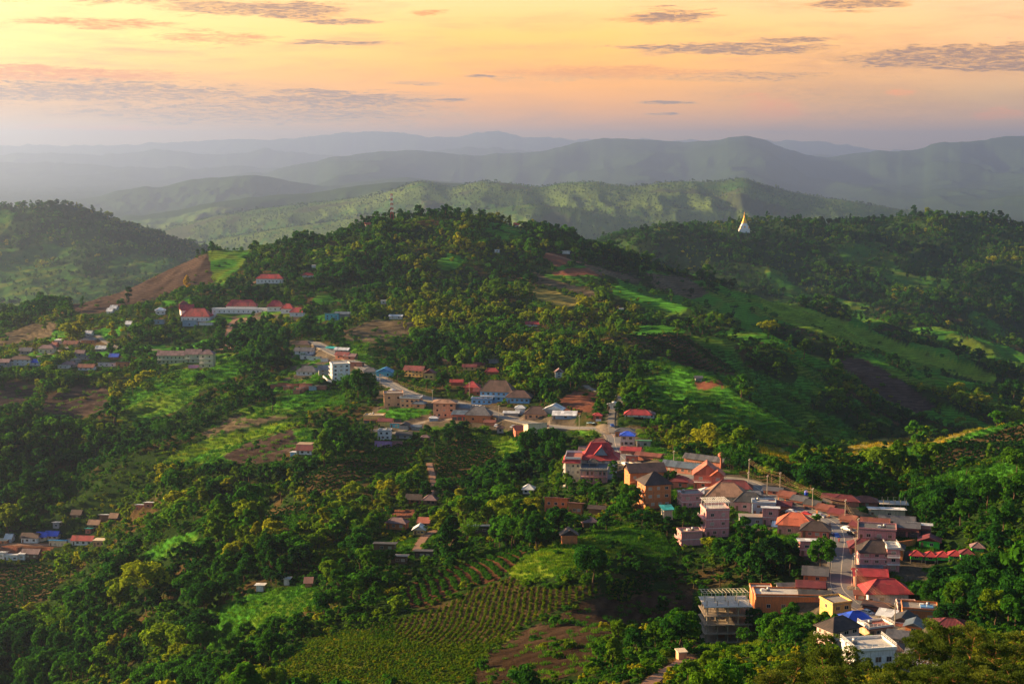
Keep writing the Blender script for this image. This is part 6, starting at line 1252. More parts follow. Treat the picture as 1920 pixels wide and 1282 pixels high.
# landmarks by which trees are placed in words
LAND = [(1358,1160,'the bare concrete frame'),(1475,1140,'the long orange building'),(1590,1190,'the pink villa'),(1640,1230,'the white flat roof'),(1660,1115,'the red-roofed bungalow'),(1640,1000,'the pink market building'),(1780,1050,'the green cabins'),(1525,1030,'the white-roofed house under the bend'),(1345,980,'the pergola house'),(1295,1010,'the small pink slope house'),
 (1240,930,'the orange hotel'),(1110,880,'the red-roofed hotel'),(1060,955,'the orange cottages'),(1068,1012,'the dark-gabled orange house'),(1150,1030,'the sunny grass hill'),(1000,1120,'the tea terraces'),(860,1090,'the red coffee rows'),(750,1045,'the three timber cabins'),(745,985,'the mauve-roofed farmhouse'),(897,990,'the blue-grey roofed cottage'),(610,1040,'the small tea plot'),(500,1140,'the bright green field'),
 (320,1020,'the left green clover field'),(120,1020,'the red-roofed hamlet'),(50,1100,'the left tea terraces'),(250,1150,'the dark lower-left valley'),(100,1230,'the bottom left corner'),(450,1240,'the lower tea slope'),(700,1240,'the dotted tea slope'),(1000,1240,'the brown slope'),(1200,1200,'the hollow below the tea terraces'),(1850,1000,'the dark ravine'),(1800,900,'the right-hand spur'),(1850,840,'the striped right field'),
 (1730,960,'the columned platform'),(1350,870,'the water tower'),(1200,780,'the red restaurant roof'),(1008,810,'the cream hall'),(930,745,'the blue hotel'),(833,775,'the square peach house'),(750,755,'the curved peach building'),(870,860,'the dark tea rows'),(680,880,'the long dark tea field'),(720,830,'the lilac cottage'),(480,850,'the brown field'),(640,705,'the white guesthouse'),(350,670,'the green lodge'),(450,580,'the school'),
 (550,730,'the row of shacks'),(950,1000,'the middle slope'),(400,960,'the left spur'),(600,960,'the valley below the long tea field'),(200,960,'the spur huts'),(1420,1060,'the dark slope under the houses'),(1250,1100,'the dark tea hollow'),(1800,1150,'the ravine beyond the pines'),(1650,880,'the valley right of the village'),(1500,880,'the round field knoll')]
# foot px, py, height px, kind (0 round 1 vase 2 low 3 narrow 4 flat 5 pointed), tint
SPECIAL = [(1150,905,44,3,.42),(1112,1100,74,0,.22),(1100,1080,52,4,.25),(1160,1225,70,3,.62),(1120,1245,52,0,.55),(1240,1210,50,3,.55),(1538,1076,66,0,.45),(1545,1046,44,3,.55),(1530,985,22,0,.5),(275,1145,86,4,.80),(225,1150,70,1,.76),(180,1200,62,0,.30),(462,1000,66,1,.78),(510,1090,62,5,.32),(490,1085,50,3,.50),(535,1085,44,0,.3),
 (580,1072,40,0,.40),(1180,762,52,1,.62),(1198,764,50,1,.66),(1140,770,44,1,.55),(1160,782,30,5,.25),(1000,850,46,0,.30),(985,862,52,0,.34),(1030,850,50,0,.30),(1012,838,36,3,.3),(672,750,56,0,.34),(690,745,46,0,.32),(650,748,40,0,.36),(628,835,50,0,.45),(650,825,44,3,.30),(790,880,40,3,.66),(795,905,34,3,.68),(800,850,30,3,.62),(1405,890,34,0,.24),(1385,886,30,5,.22),(1420,890,30,3,.3),
 (1480,905,26,0,.55),(1500,928,30,0,.58),(835,396,22,0,.16),(790,400,16,0,.2),(808,398,14,1,.45),(858,398,16,0,.18),(880,402,14,0,.3),(905,404,14,2,.3),(351,545,28,5,1.0),(240,572,16,3,.2),(1280,995,48,0,.34),(1310,1000,34,0,.50),(1185,960,54,0,.52),(1170,975,44,0,.44),(1240,905,28,0,.35),(1255,912,30,0,.3),(1218,902,26,0,.38),(1850,790,30,0,.36),(1900,755,44,0,.28),(1700,790,24,0,.3),
 (1750,1150,60,0,.36),(1790,1160,56,0,.28),(1850,1120,90,0,.22),(1900,1140,80,0,.26),(1820,1100,60,2,.24),(1880,1010,70,0,.30),(1900,950,66,0,.48),(1850,960,62,0,.40),(1905,900,60,0,.55),(1800,985,50,0,.42),(1760,975,44,0,.36),(1870,1060,76,0,.24),(1720,920,34,0,.34),(1420,1195,56,0,.24),(1450,1200,50,0,.30),(1505,1200,50,0,.50),(1400,1215,40,0,.5),
 (1490,1225,54,0,.34),(1330,1262,44,2,.66),(1370,1262,40,2,.62),(1290,1275,40,2,.6),(1400,1278,36,2,.5),(990,1300,54,2,.32),(440,1290,60,0,.36),(520,1300,54,0,.66),(580,1300,44,0,.70),(300,1240,66,4,.74),(340,1235,58,4,.70),(90,1280,62,0,.40),(60,1300,70,0,.50),(460,1210,44,0,.42),(510,1200,46,0,.40),(560,1192,44,0,.38),(430,1235,50,0,.46),(730,1060,30,0,.34),
 (20,1180,50,0,.3),(260,720,26,0,.3),(900,650,44,0,.48),(870,665,40,0,.42),(930,655,44,0,.55),(840,690,40,0,.44),(905,690,30,0,.38),(850,720,34,3,.6),(1010,690,34,0,.25)]
# ------------------------------------------------------------------ where buildings must stay in sight
KEEP = globals().get('KEEP', [])      # (px0, py0, px1, py1, depth, share)
FOOT = globals().get('FOOT', [])      # (x, y, radius)
def clear_of_buildings(x, y, z, h, r):
    ok = np.ones(len(x), bool); pxb, pyb = to_px(x, y, z); pxt, pyt = to_px(x, y, z + h); rp = r * F / y
    for (fx, fy, fr) in FOOT: ok &= np.hypot(x - fx, y - fy) > fr + r * .6
    for (a, b, c, d, dep, _sh) in KEEP:
        hid = (pxb + rp * .8 > a) & (pxb - rp * .8 < c) & (pyt < d - (d - b) * .12) & (pyb > b) & (y < dep + 1) & (y > dep * .45); ok &= ~hid
    return ok
FIELDV = [(kd, ya, yb, [tuple(float(v) for v in t.split()) for t in tx.split(';')]) for kd, ya, yb, tx in POLYS if kd not in (C_PAVE,)]
def clear_of_fields(x, y, z, h):
    """low ground in front of a field stays low, so the field is open to view as it is from the lookout"""
    ok = np.ones(len(x), bool); pa, pt = to_px(x, y, z + h * .85); pm, pn_ = to_px(x, y, z + h * .4)
    for kd, ya, yb, poly in FIELDV:
        m = (pin(poly, pa, pt) | pin(poly, pm, pn_)) & (y < yb); ok &= ~m
    return ok
tm_list = []
# full-size kinds used for the nearer trees (own objects) and, merged, for the woods
HI = [tree_meshes(1, 12, 4.6, 3.5, 22, 95, .42), tree_meshes(2, 14, 4.4, 4, 24, 95, .44, 'vase'), tree_meshes(3, 10, 4.8, 2.0, 22, 95, .42), tree_meshes(4, 15, 3.2, 2.6, 24, 85, .42, 'col'),
      tree_meshes(5, 11, 5.6, 4.6, 22, 90, .42, 'flat', limbs=7), tree_meshes(6, 13, 4.2, 2.0, 26, 85, .42, 'cone')]
LO = [merged('wood', *tree_meshes(10 + i, H, sp, bt, nc, pr, sz, fm, limbs=2)) for i, (H, sp, bt, nc, pr, sz, fm) in enumerate([
      (12, 4.6, 2.5, 14, 34, .72, 'round'), (13, 4.2, 3, 14, 34, .72, 'vase'), (9, 5.0, 1.0, 14, 34, .72, 'round'), (14, 2.9, 2.0, 13, 32, .66, 'col'), (11, 5.4, 3.6, 14, 34, .72, 'flat'), (12, 4.0, 1.5, 14, 32, .68, 'cone')])]
def bush_mesh(seed, Rr, H, n, size, mat=None):
    rg = np.random.default_rng(seed); c, nn, v = crown_pts(rg, H, Rr, H * .1, n, 26, 'round'); q, f = quads(c, nn, size, rg); return mesh_from('bush', q, f, [mat or M_LEAF], None, v)
BUSH = [bush_mesh(30, 1.9, 2.2, 9, .36), bush_mesh(31, 1.5, 3.0, 9, .34), bush_mesh(32, 2.4, 1.6, 9, .38)]
C_WOOD = protos('wood', LO); C_BUSH = protos('bush', BUSH)
def dens(x, y):
    """0..1 how wooded the uncropped land is"""
    return np.clip((fbm(x / 55, y / 55, 4, 101) - 0.34) * 4.5, 0, 1)
def tint_field(x, y, rg):
    t = (fbm(x / 90, y / 90, 3, 111) - .5) * 1.15 + .46 + rg.normal(0, .13, len(x)); t = np.where(rg.random(len(x)) < .03, t + .35, t)
    return np.clip(t - np.clip((y - 1200) / 6000, 0, .12), 0.02, .86)
TREES = []
for (y0, y1, cell, big) in ((225, 700, 6.6, 1.0), (700, 1300, 7.6, 1.0), (1300, 2300, 9.0, 1.05), (2300, 3600, 12.5, 1.2), (3600, 5000, 17, 1.35), (6700, 10300, 27, 1.1)):
    x, y = jgrid(y0, y1, cell, .40, rng); cv, rd = cover_at(x, y); d = dens(x, y)
    prob = np.where(cv == 0, .60 + .40 * d, 0); prob = np.where((cv == C_GRASS) & (y > 560), .05, prob); prob = np.where((cv == C_PALE), .05, prob); prob = np.where((cv == C_BROWN), .012, prob); prob = np.where((cv == C_TEA) | (cv == C_TEA2), .006, prob)
    prob = np.where((x / y > .05) & (y > 760) & (y < 2250), prob * .62, prob)
    if y0 > 2000: prob = np.where(cv == 0, .93, np.where(cv == C_GRASS, .22, prob))
    if y0 > 7000: prob = prob * np.clip((fbm(x / 170, y / 240, 3, 191) - .38) * 5, .12, 1)
    m = (rng.random(len(x)) < prob) & (rd > 3.0); x, y, d = x[m], y[m], d[m]; z = height(x, y)
    sc = rng.uniform(.45, 1.05, len(x)) * (.55 + .5 * d) * big; sc = np.where(rng.random(len(x)) < .10, sc * 1.5, sc)
    k = rng.integers(0, 6, len(x)); t = tint_field(x, y, rng)
    ok = clear_of_buildings(x, y, z, 12 * sc, 4.5 * sc) if y0 < 3600 else np.ones(len(x), bool)
    if y0 < 2000: cv2, _ = cover_at(x, y); ok &= clear_of_fields(x, y, z, 12 * sc) | (cv2 != 0)
    qx, _q = to_px(x, y, z); ok &= ~((qx > 1380) & (y < 345)) & ~((qx > 640) & (qx < 1300) & (y < 330))
    TREES.append(np.stack([x, y, z, sc, k, t], 1)[ok])
TREES = np.concatenate(TREES)
# trees the eye singles out: px, py of the foot, height px, kind, tint
SPECIAL = globals().get('SPECIAL', [])
sp_rows = []
for (px, py, hp, k, t) in SPECIAL:
    p = ground(px, py); Hm = [12, 14, 10, 15, 11, 13][k]; sc = hp * p.y / F / Hm; sp_rows.append((p.x, p.y, p.z, sc, k, t))
    TREES = TREES[np.hypot(TREES[:, 0] - p.x, TREES[:, 1] - p.y) > 3.5 * sc + 1]
if sp_rows: SPR = np.array(sp_rows)
else: SPR = np.zeros((0, 6))
# the 300 that show largest become objects of their own
pxb, pyb = to_px(TREES[:, 0], TREES[:, 1], TREES[:, 2]); pxt, pyt = to_px(TREES[:, 0], TREES[:, 1], TREES[:, 2] + TREES[:, 3] * 12)
size_px = TREES[:, 3] * 12 * F / TREES[:, 1]; inview = (pxb > -10) & (pxb < 1930) & (pyt < 1275) & (pyb > 300)
def visible(T):
    out = np.ones(len(T), bool)
    for i, (x, y, z, sc, k, t) in enumerate(T):
        top = z + 11 * sc; f = np.linspace(.3, .985, 60); out[i] = bool(np.all(height(x * f, y * f) < top * f + .5))
    return out
N_OWN = 300 - len(SPR)
order = np.argsort(-np.where(inview, size_px, 0))[:700]; vis = visible(TREES[order]); own_idx = order[vis][:max(N_OWN, 0)]
own = np.concatenate([SPR, TREES[own_idx]]) if len(own_idx) else SPR
rest = np.delete(TREES, own_idx, 0)
def tree_word(k): return ['round-headed', 'vase-shaped', 'spreading', 'narrow', 'flat-topped', 'pointed'][int(k)]
def tint_word(t): return 'dark green' if t < .27 else 'mid green' if t < .5 else 'olive' if t < .68 else 'yellow-green' if t < .9 else 'golden'
LAND = globals().get('LAND', [])
def place_phrase(px, py):
    best = min(LAND, key=lambda l: (l[0] - px) ** 2 + ((l[1] - py) * 1.3) ** 2) if LAND else (0, 0, 'the hillside'); dx, dy = px - best[0], py - best[1]
    if math.hypot(dx, dy) < 40: return 'beside ' + best[2]
    if abs(dx) > abs(dy) * 1.2: return ('left of ' if dx < 0 else 'right of ') + best[2]
    return ('downhill from ' if dy > 0 else 'uphill of ') + best[2]
TREE_OBJ = []
for i, (x, y, z, sc, k, t) in enumerate(own):
    tmh, cmh = HI[int(k)]; e = bpy.data.objects.new('broadleaf_tree', None); scene.collection.objects.link(e)
    e.location = (x, y, z); e.rotation_euler = (0, 0, float(rng.uniform(0, 6.28))); e.scale = (sc * float(rng.uniform(.9, 1.12)), sc * float(rng.uniform(.9, 1.12)), sc); e.empty_display_size = .5
    a = bpy.data.objects.new('trunk', tmh); b = bpy.data.objects.new('crown', cmh); b['tint'] = float(t)
    for q in (a, b): scene.collection.objects.link(q); q.parent = e
    pa, pb = to_px(x, y, z + 6 * sc); hpx = sc * 12 * F / y
    szw = 'very tall' if hpx > 85 else 'tall' if hpx > 60 else 'mid-sized' if hpx > 42 else 'small'
    e['label'] = '%s %s %s tree %s' % (szw, tint_word(t), tree_word(k), place_phrase(float(pa), float(pb))); e['category'] = 'tree'; e['group'] = 'broadleaf trees on the near slopes'
    TREE_OBJ.append((e, float(pa), float(pb), hpx))
# two trees that share a label are told apart by their neighbours in the run
from collections import defaultdict
byl = defaultdict(list)
for r_ in TREE_OBJ: byl[r_[0]['label']].append(r_)
for lab, rows in byl.items():
    if len(rows) > 1:
        rows.sort(key=lambda r_: r_[1])
        words = ['first', 'second', 'third', 'fourth', 'fifth', 'sixth', 'seventh', 'eighth', 'ninth', 'tenth', 'eleventh', 'twelfth']
        for i, r_ in enumerate(rows): r_[0]['label'] = ('%s, %s from the left' % (lab, words[min(i, 11)]))
scatter('forest', C_WOOD, rest[:, :3], rng.uniform(0, 6.28, len(rest)), rest[:, 3:4] * np.stack([rng.uniform(.85, 1.2, len(rest)), rng.uniform(.85, 1.2, len(rest)), np.ones(len(rest))], 1), rest[:, 4], rest[:, 5], 'dense green woods covering the hillsides between the fields and villages', 'forest')
# undergrowth
BU = []
for (y0, y1, cell) in ((200, 620, 3.4), (620, 1100, 4.8), (1100, 2000, 9.0)):
    x, y = jgrid(y0, y1, cell, .40, rng); cv, rd = cover_at(x, y); d = fbm(x / 18, y / 18, 3, 121)
    prob = np.where(cv == 0, .75, np.where(cv == C_GRASS, .10 * (d > .5), np.where(cv == C_PALE, .12, np.where(cv == C_BROWN, .06, np.where(cv == C_LIT, .10 * (d > .55), np.where(cv == C_RED, .03, 0))))))
    m = (rng.random(len(x)) < prob) & (rd > 1.2); x, y, d = x[m], y[m], d[m]; z = height(x, y); sc = rng.uniform(.35, 1.0, len(x)) * (.5 + d) * (1.5 if y0 > 1000 else 1)
    ok = clear_of_buildings(x, y, z, 2.2 * sc, 1.8 * sc); BU.append(np.stack([x, y, z, sc, rng.integers(0, 3, len(x)), np.clip(tint_field(x, y, rng) + .08, 0, .9)], 1)[ok])
BU = np.concatenate(BU)
scatter('undergrowth', C_BUSH, BU[:, :3], rng.uniform(0, 6.28, len(BU)), np.repeat(BU[:, 3:4], 3, 1), BU[:, 4], BU[:, 5], 'low shrubs and scrub filling the slopes between trees', 'shrubs')
# tea and coffee rows: hedge clumps along lines
def rows_in(kind, y0, y1, ang, sp, step, sc, tint, rg, wave=0.0, px=None):
    x0, x1 = -.42 * y1, .42 * y1; c_, s_ = math.cos(ang), math.sin(ang); Lh = max(y1, x1) * 1.1
    us = np.arange(-Lh, Lh, step); vs = np.arange(-Lh, Lh, sp); U, V2 = np.meshgrid(us, vs); V2 = V2 + wave * np.sin(U / 23.0) + wave * .5 * np.sin(U / 9.0 + 1); xc, yc = 0, (y0 + y1) / 2
    x = (xc + U * c_ - V2 * s_).ravel(); y = (yc + U * s_ + V2 * c_).ravel(); m = (y > y0) & (y < y1) & (np.abs(x) < .42 * y); x, y = x[m], y[m]
    x = x + rg.normal(0, .12, len(x)); y = y + rg.normal(0, .12, len(x)); cv, rd = cover_at(x, y); m = (cv == kind) & (rd > .8)
    if px is not None:
        z = height(x, y); a, b = to_px(x, y, z); m &= (a > px[0]) & (a < px[1]) & (b > px[2]) & (b < px[3])
    m &= rg.random(len(x)) > .06; x, y = x[m], y[m]; z = height(x, y); n = len(x)
    return np.stack([x, y, z, sc * rg.uniform(.75, 1.2, n), rg.integers(0, 3, n), np.clip(tint + rg.normal(0, .07, n), 0, 1)], 1)
TEA = [bush_mesh(40 + i, .55, .85, 4, .16) for i in range(3)]; C_TEAC = protos('tea_bush', TEA)
RW = [rows_in(C_TEA, 300, 600, R(82), 2.1, .62, 1.0, .70, rng, 1.0, (740, 1190, 1040, 1230)), rows_in(C_TEA, 300, 620, R(40), 2.1, .62, 1.0, .56, rng, .5, (680, 740, 1040, 1230)),
      rows_in(C_TEA2, 300, 560, R(28), 2.0, .8, 1.1, .72, rng, 2.6), rows_in(C_COFFEE, 380, 800, R(103), 3.6, .85, 1.9, .42, rng, 1.6), rows_in(C_TEA, 400, 900, R(75), 2.8, .8, 1.5, .6, rng, .5, (540, 690, 1000, 1070)),
      rows_in(C_TEA, 400, 1200, R(3), 4.6, 1.3, 1.9, .30, rng, .8, (-300, 140, 1040, 1160)), rows_in(C_TEA, 500, 1100, R(6), 4.4, 1.3, 1.9, .28, rng, 1.5, (800, 940, 800, 910)), rows_in(C_TEA, 500, 1100, R(28), 4.4, 1.3, 1.9, .28, rng, 1.5, (470, 799, 820, 1000)),
      rows_in(C_TEA, 380, 600, R(-15), 2.8, .9, 1.3, .25, rng, .8, (1110, 1240, 1060, 1140)), rows_in(C_TEA, 500, 1800, R(20), 6.0, 1.8, 2.6, .22, rng, 1.0, (1140, 2100, 600, 900))]
RW = np.concatenate(RW)
scatter('tea_rows', C_TEAC, RW[:, :3], rng.uniform(0, 6.28, len(RW)), np.repeat(RW[:, 3:4], 3, 1), RW[:, 4], RW[:, 5], 'clipped tea and coffee bushes planted in long parallel rows', 'tea bushes')
# grass and corn tufts on the open fields
def tuft_mesh(seed, n, h, spread):
    rg = np.random.default_rng(seed); V_, F_ = [], []
    for i in range(n):
        a = rg.uniform(0, 6.28); r = spread * math.sqrt(rg.random()); b = np.array([math.cos(a) * r, math.sin(a) * r, -.05]); a2 = rg.uniform(0, 6.28); w_ = np.array([math.cos(a2), math.sin(a2), 0]) * .09
        tip = b + np.array([rg.normal(0, .3) * h, rg.normal(0, .3) * h, h * rg.uniform(.6, 1.1)]); k = len(V_); V_ += [b - w_, b + w_, tip + w_ * .3, tip - w_ * .3]; F_.append((k, k + 1, k + 2, k + 3))
    return mesh_from('tuft', V_, F_, [M_LEAF], None, rg.uniform(0, 1, len(F_)))
C_TUFT = protos('tuft', [tuft_mesh(50 + i, 46, .8, 1.3) for i in range(3)])
TU = []
for (y0, y1, cell, big) in ((200, 620, 1.9, 1.0), (620, 1250, 4.2, 1.7)):
    x, y = jgrid(y0, y1, cell, .40, rng); cv, rd = cover_at(x, y); d = fbm(x / 12, y / 12, 3, 131)
    prob = np.select([cv == C_LIT, cv == C_GRASS, cv == C_CORN, cv == C_BROWN, cv == C_TEA2, cv == C_PALE], [.9, .85, .9, .18, .35, .3], 0); m = (rng.random(len(x)) < prob) & (rd > .6); x, y, d, cv = x[m], y[m], d[m], cv[m]; z = height(x, y)
    t = np.select([cv == C_LIT, cv == C_CORN, cv == C_BROWN], [.66, .9, .5], .46) + (d - .5) * .5 + rng.normal(0, .05, len(x)); sc = rng.uniform(.6, 1.3, len(x)) * big
    TU.append(np.stack([x, y, z, sc, rng.integers(0, 3, len(x)), np.clip(t, 0, 1)], 1))
TU = np.concatenate(TU)
scatter('grass', C_TUFT, TU[:, :3], rng.uniform(0, 6.28, len(TU)), np.repeat(TU[:, 3:4], 3, 1), TU[:, 4], TU[:, 5], 'rough grass and young crops on the open fields', 'grass')
print('TREES', len(TREES), 'own', len(own), 'bush', len(BU), 'rows', len(RW), 'tuft', len(TU))
# ------------------------------------------------------------------ foreground pines
def pine_meshes(seed, H=17.0):
    rg = np.random.default_rng(seed); Vs, Fs = [], []; C_, N_, V2 = [], [], []; pts = [np.array([0, 0, -2.0])]
    for i in range(1, 9): pts.append(np.array([math.sin(seed + i * .5) * .22 * i ** .7, math.cos(seed * 2 + i * .4) * .2 * i ** .7, H * i / 8]))
    r0 = .30
    for i in range(8): tube(Vs, Fs, pts[i], pts[i + 1], r0 * (1 - i * .115), r0 * (1 - (i + 1) * .115), 8)
    for k in range(36):
        t = rg.uniform(.30, .99) ** .85; i = min(int(t * 8), 7); f = t * 8 - i; b = pts[i] * (1 - f) + pts[i + 1] * f; an = k * 2.4 + rg.normal(0, .3); Lb = (4.6 * (1 - t) ** .6 + .8) * rg.uniform(.6, 1.1); up = rg.uniform(.05, .45) + t * .4
        e = b + np.array([math.cos(an) * Lb, math.sin(an) * Lb, up * Lb]); mid = (b + e) / 2 - (0, 0, .1 * Lb); tube(Vs, Fs, b, mid, .075 * (1.3 - t), .05, 5); tube(Vs, Fs, mid, e, .05, .015, 5)
        for u in ((.62, .86, 1.04) if Lb > 2 else (.75, 1.03)):
            c = (b + (mid - b) * u * 2 if u < .5 else mid + (e - mid) * (u - .5) * 2) + rg.normal(0, .18, 3) * (1, 1, .4) + (0, 0, .2)
            # a cushion of needles, flat below, domed above; light painted into the upper needles
            n = 95; cr_ = rg.uniform(.62, 1.05); d = rg.normal(0, 1, (n, 3)); d /= np.linalg.norm(d, axis=1)[:, None]; d[:, 2] = np.where(d[:, 2] < -.25, -d[:, 2], d[:, 2]); rr = cr_ * rg.uniform(.45, 1, n)[:, None] ** .5; C_.append(c + d * rr * (1, 1, .5)); N_.append(d + (0, 0, .5)); V2.append(np.clip(rg.uniform(.2, .7) + d[:, 2] * .3 + rg.normal(0, .1, n), 0, 1))
    tm = mesh_from('trunk', Vs, Fs, [M_PBARK]); c, n, v = np.concatenate(C_), np.concatenate(N_), np.concatenate(V2); n_ = len(c)
    a = n + rg.normal(0, .4, (n_, 3)); a /= np.linalg.norm(a, axis=1)[:, None]; b = np.cross(a, rg.normal(0, 1, (n_, 3))); b /= np.linalg.norm(b, axis=1)[:, None]; s = rg.uniform(.18, .32, n_)[:, None]; wd = .06
    q = np.stack([c - b * wd, c + b * wd, c + a * s + b * wd * .7, c + a * s - b * wd * .7], 1).reshape(-1, 3); return tm, mesh_from('crown', q, np.arange(4 * n_).reshape(n_, 4), [M_PINE], None, v)
def pbark():
    g = G('pine bark'); tc2 = g.nd('ShaderNodeTexCoord'); n = g.noise(tc2.outputs['Object'], 5, 5, .7); c = g.ramp(n, [(.3, (.09, .04, .02)), (.7, (.30, .15, .07))]); d = g.nd('ShaderNodeBsdfDiffuse'); g.l.new(c, d.inputs[0]); return g.out(d.outputs[0])
M_PBARK = pbark()
PM = [pine_meshes(i + 3) for i in range(4)]
# top of crown px, py and distance: the foot is wherever the ground lies there
PINES = [(1490,1232,172,'broad pine with bushy crown, leftmost of the foreground pines'),(1545,1200,168,'round-topped pine just left of the white flat roof'),(1588,1212,180,'pine in front of the white flat roof'),(1450,1262,160,'small pine poking up at the left end of the pine grove'),(1618,1250,150,'low pine crown below the white house'),(1560,1262,140,'pine crown at the bottom edge under the pink villa'),
 (1712,1195,170,'tall pine rising in front of the grey plain roof'),(1745,1168,176,'tallest pine of the right-hand group with open crown'),(1785,1185,168,'pine with red sunlit trunk in the middle of the right-hand group'),(1825,1178,182,'pine right of the red-trunked one'),(1865,1200,170,'pine with thin crown near the right edge'),(1905,1190,186,'rightmost foreground pine at the picture edge'),(1690,1245,150,'lower pine crown right of the white house'),(1735,1255,140,'pine crown at the bottom edge under the tallest pine'),(1800,1250,142,'pine crown low in the right-hand group'),(1850,1262,138,'bottom edge pine crown near the right corner'),(1895,1255,150,'pine crown in the bottom right corner'),(1650,1275,128,'pine tip showing at the bottom edge right of centre')]
for i, (px, py, Y0_, lab) in enumerate(PINES):
    s, q = px_dir(px, py); x, y = s * Y0_, Y0_; z = float(height(x, y)); H_ = q * Y0_ - z; tm, cm = PM[i % 4]; k = H_ / 17.4; kxy = min(max(k, .75), 1.15)
    e = root('pine_tree', (x, y, z), lab, 'pine tree', i * 1.9, 'foreground pines'); e.scale = (kxy, kxy, k); link('trunk', tm, e); c = link('crown', cm, e); c['tint'] = [.35, .5, .45, .6, .4, .55][i % 6]
# ------------------------------------------------------------------ banana plants and palms
def banana_mesh(seed):
    rg = np.random.default_rng(seed); tv, tf = [], []; tube(tv, tf, (0, 0, -.5), (.1, 0, 2.2), .16, .1, 7); V_, F_ = [], []
    for i in range(9):
        an = i * 2.4; Ln = rg.uniform(1.8, 2.6); prev = None; seg = 5; el0 = rg.uniform(.7, 1.25); p = np.array([.1, 0, 2.1]); 
        for j in range(seg + 1):
            t = j / seg; el_ = el0 - t * 1.5; d = np.array([math.cos(an) * math.cos(el_), math.sin(an) * math.cos(el_), math.sin(el_)]); w_ = .34 * math.sin(math.pi * min(.98, t * .85 + .12)); sd = np.array([-math.sin(an), math.cos(an), 0]) * w_
            k = len(V_); V_ += [p - sd, p + (0, 0, -.06), p + sd]
            if j: F_ += [(k - 3, k - 2, k + 1, k), (k - 2, k - 1, k + 2, k + 1)]
            p = p + d * Ln / seg
    return mesh_from('stem', tv, tf, [M_BARK]), mesh_from('leaf_fan', V_, F_, [M_LEAF], None, rg.uniform(.3, .9, len(F_)))
def palm_mesh(seed):
    rg = np.random.default_rng(seed); tv, tf = [], []; tube(tv, tf, (0, 0, -.8), (.2, 0, 6.2), .2, .13, 7); V_, F_ = [], []
    for i in range(16):
        an = i * 2.39; Ln = rg.uniform(2.2, 3); el0 = rg.uniform(-.2, 1.1); p = np.array([.2, 0, 6.2])
        for j in range(9):
            el_ = el0 - j * .17; d = np.array([math.cos(an) * math.cos(el_), math.sin(an) * math.cos(el_), math.sin(el_)]); sd = np.array([-math.sin(an), math.cos(an), 0])
            for sg in (-1, 1): k = len(V_); V_ += [p, p + d * .28, p + d * .5 + sd * sg * .55 - (0, 0, .25), p + d * .3 + sd * sg * .6 - (0, 0, .28)]; F_.append((k, k + 1, k + 2, k + 3))
            p = p + d * Ln / 9
    return mesh_from('stem', tv, tf, [M_BARK]), mesh_from('leaf_fan', V_, F_, [M_LEAF], None, rg.uniform(.3, .9, len(F_)))
def bamboo_mesh(seed):
    rg = np.random.default_rng(seed); tv, tf, C_, N_ = [], [], [], []
    for i in range(34):
        an = rg.uniform(0, 6.28); lean = rg.uniform(.1, .55); Ln = rg.uniform(7, 12); p = np.array([math.cos(an) * .8, math.sin(an) * .8, -.5]); el_ = 1.5 - lean * .3
        for j in range(6):
            d = np.array([math.cos(an) * math.cos(el_), math.sin(an) * math.cos(el_), math.sin(el_)]); q = p + d * Ln / 6
            if i % 2 == 0: tube(tv, tf, p, q, .06 - .008 * j, .052 - .008 * j, 4)
            if j > 1: m_ = 11; C_.append(p + (q - p) * rg.random((m_, 1)) + rg.normal(0, .38, (m_, 3))); N_.append(np.tile(d, (m_, 1)) + rg.normal(0, .6, (m_, 3)))
            p = q; el_ -= lean * .42
    c, n = np.concatenate(C_), np.concatenate(N_); q, f = quads(c, n, .42, rg, .35); return mesh_from('stem', tv, tf, [M_BARK]), mesh_from('foliage', q, f, [M_LEAF], None, rg.uniform(.2, .9, len(f)))
BM, PMM, BAM = banana_mesh(1), palm_mesh(2), bamboo_mesh(5)
def fronds(name, cat, ms, rows_, group, tint):
    for i, (px, py, k, lab) in enumerate(rows_): p = ground(px, py); e = root(name, p, lab, cat, i * 1.3, group); e.scale = (k, k, k); link('stem', ms[0], e); c = link('leaf_fan', ms[1], e); c['tint'] = tint + .05 * (i % 3)
fronds('banana_plant', 'banana plant', BM, [(1318,1068,1.2,'banana plant standing alone on the brown slope under the pink houses'),(1350,1072,1.3,'banana plant right of the lone one on the dark slope'),(1350,1100,1.4,'lowest banana plant on the dark slope'),(1392,1092,1.7,'largest banana plant on the dark slope'),(1380,1062,1.1,'highest banana plant on the dark slope'),(1300,1110,1.3,'leftmost banana plant on the dark slope'),(1440,1085,1.4,'banana plant near the trees left of the road'),
 (1340,1035,1.2,'banana plant just below the pergola house'),(1365,1032,1.2,'banana plant under the open concrete deck'),(440,1130,1.3,'banana plant at the left end of the bright green field'),(425,1122,1.3,'banana plant beside the left end of the bright green field'),(455,1115,1.2,'banana plant above the bright green field'),(541,1080,1.2,'banana plant right of the pointed tree'),(800,1000,1.1,'banana plant beside the white-edged cottage'),(745,1022,1.1,'banana plant above the timber cabins')], 'banana plants', .5)
fronds('palm_tree', 'palm tree', PMM, [(745,715,1.2,'palm right of the sky-blue roof'),(800,732,1.1,'palm below the yellow lodge'),(815,735,1.1,'palm right of the one below the yellow lodge'),(1070,730,1.3,'palm left of the red earth cut'),(1060,722,1.1,'palm behind the red earth cut'),(1480,1080,1.0,'yellowing palm left of the straight road'),(950,705,1.1,'palm above the blue hotel'),(1010,712,1.0,'palm among trees right of the blue hotel'),(990,716,1.0,'palm behind the blue hotel pavilion'),(27,1120,1.5,'palm on the left tea terraces'),(45,1130,1.3,'second palm on the left tea terraces, nearer')], 'palms', .35)

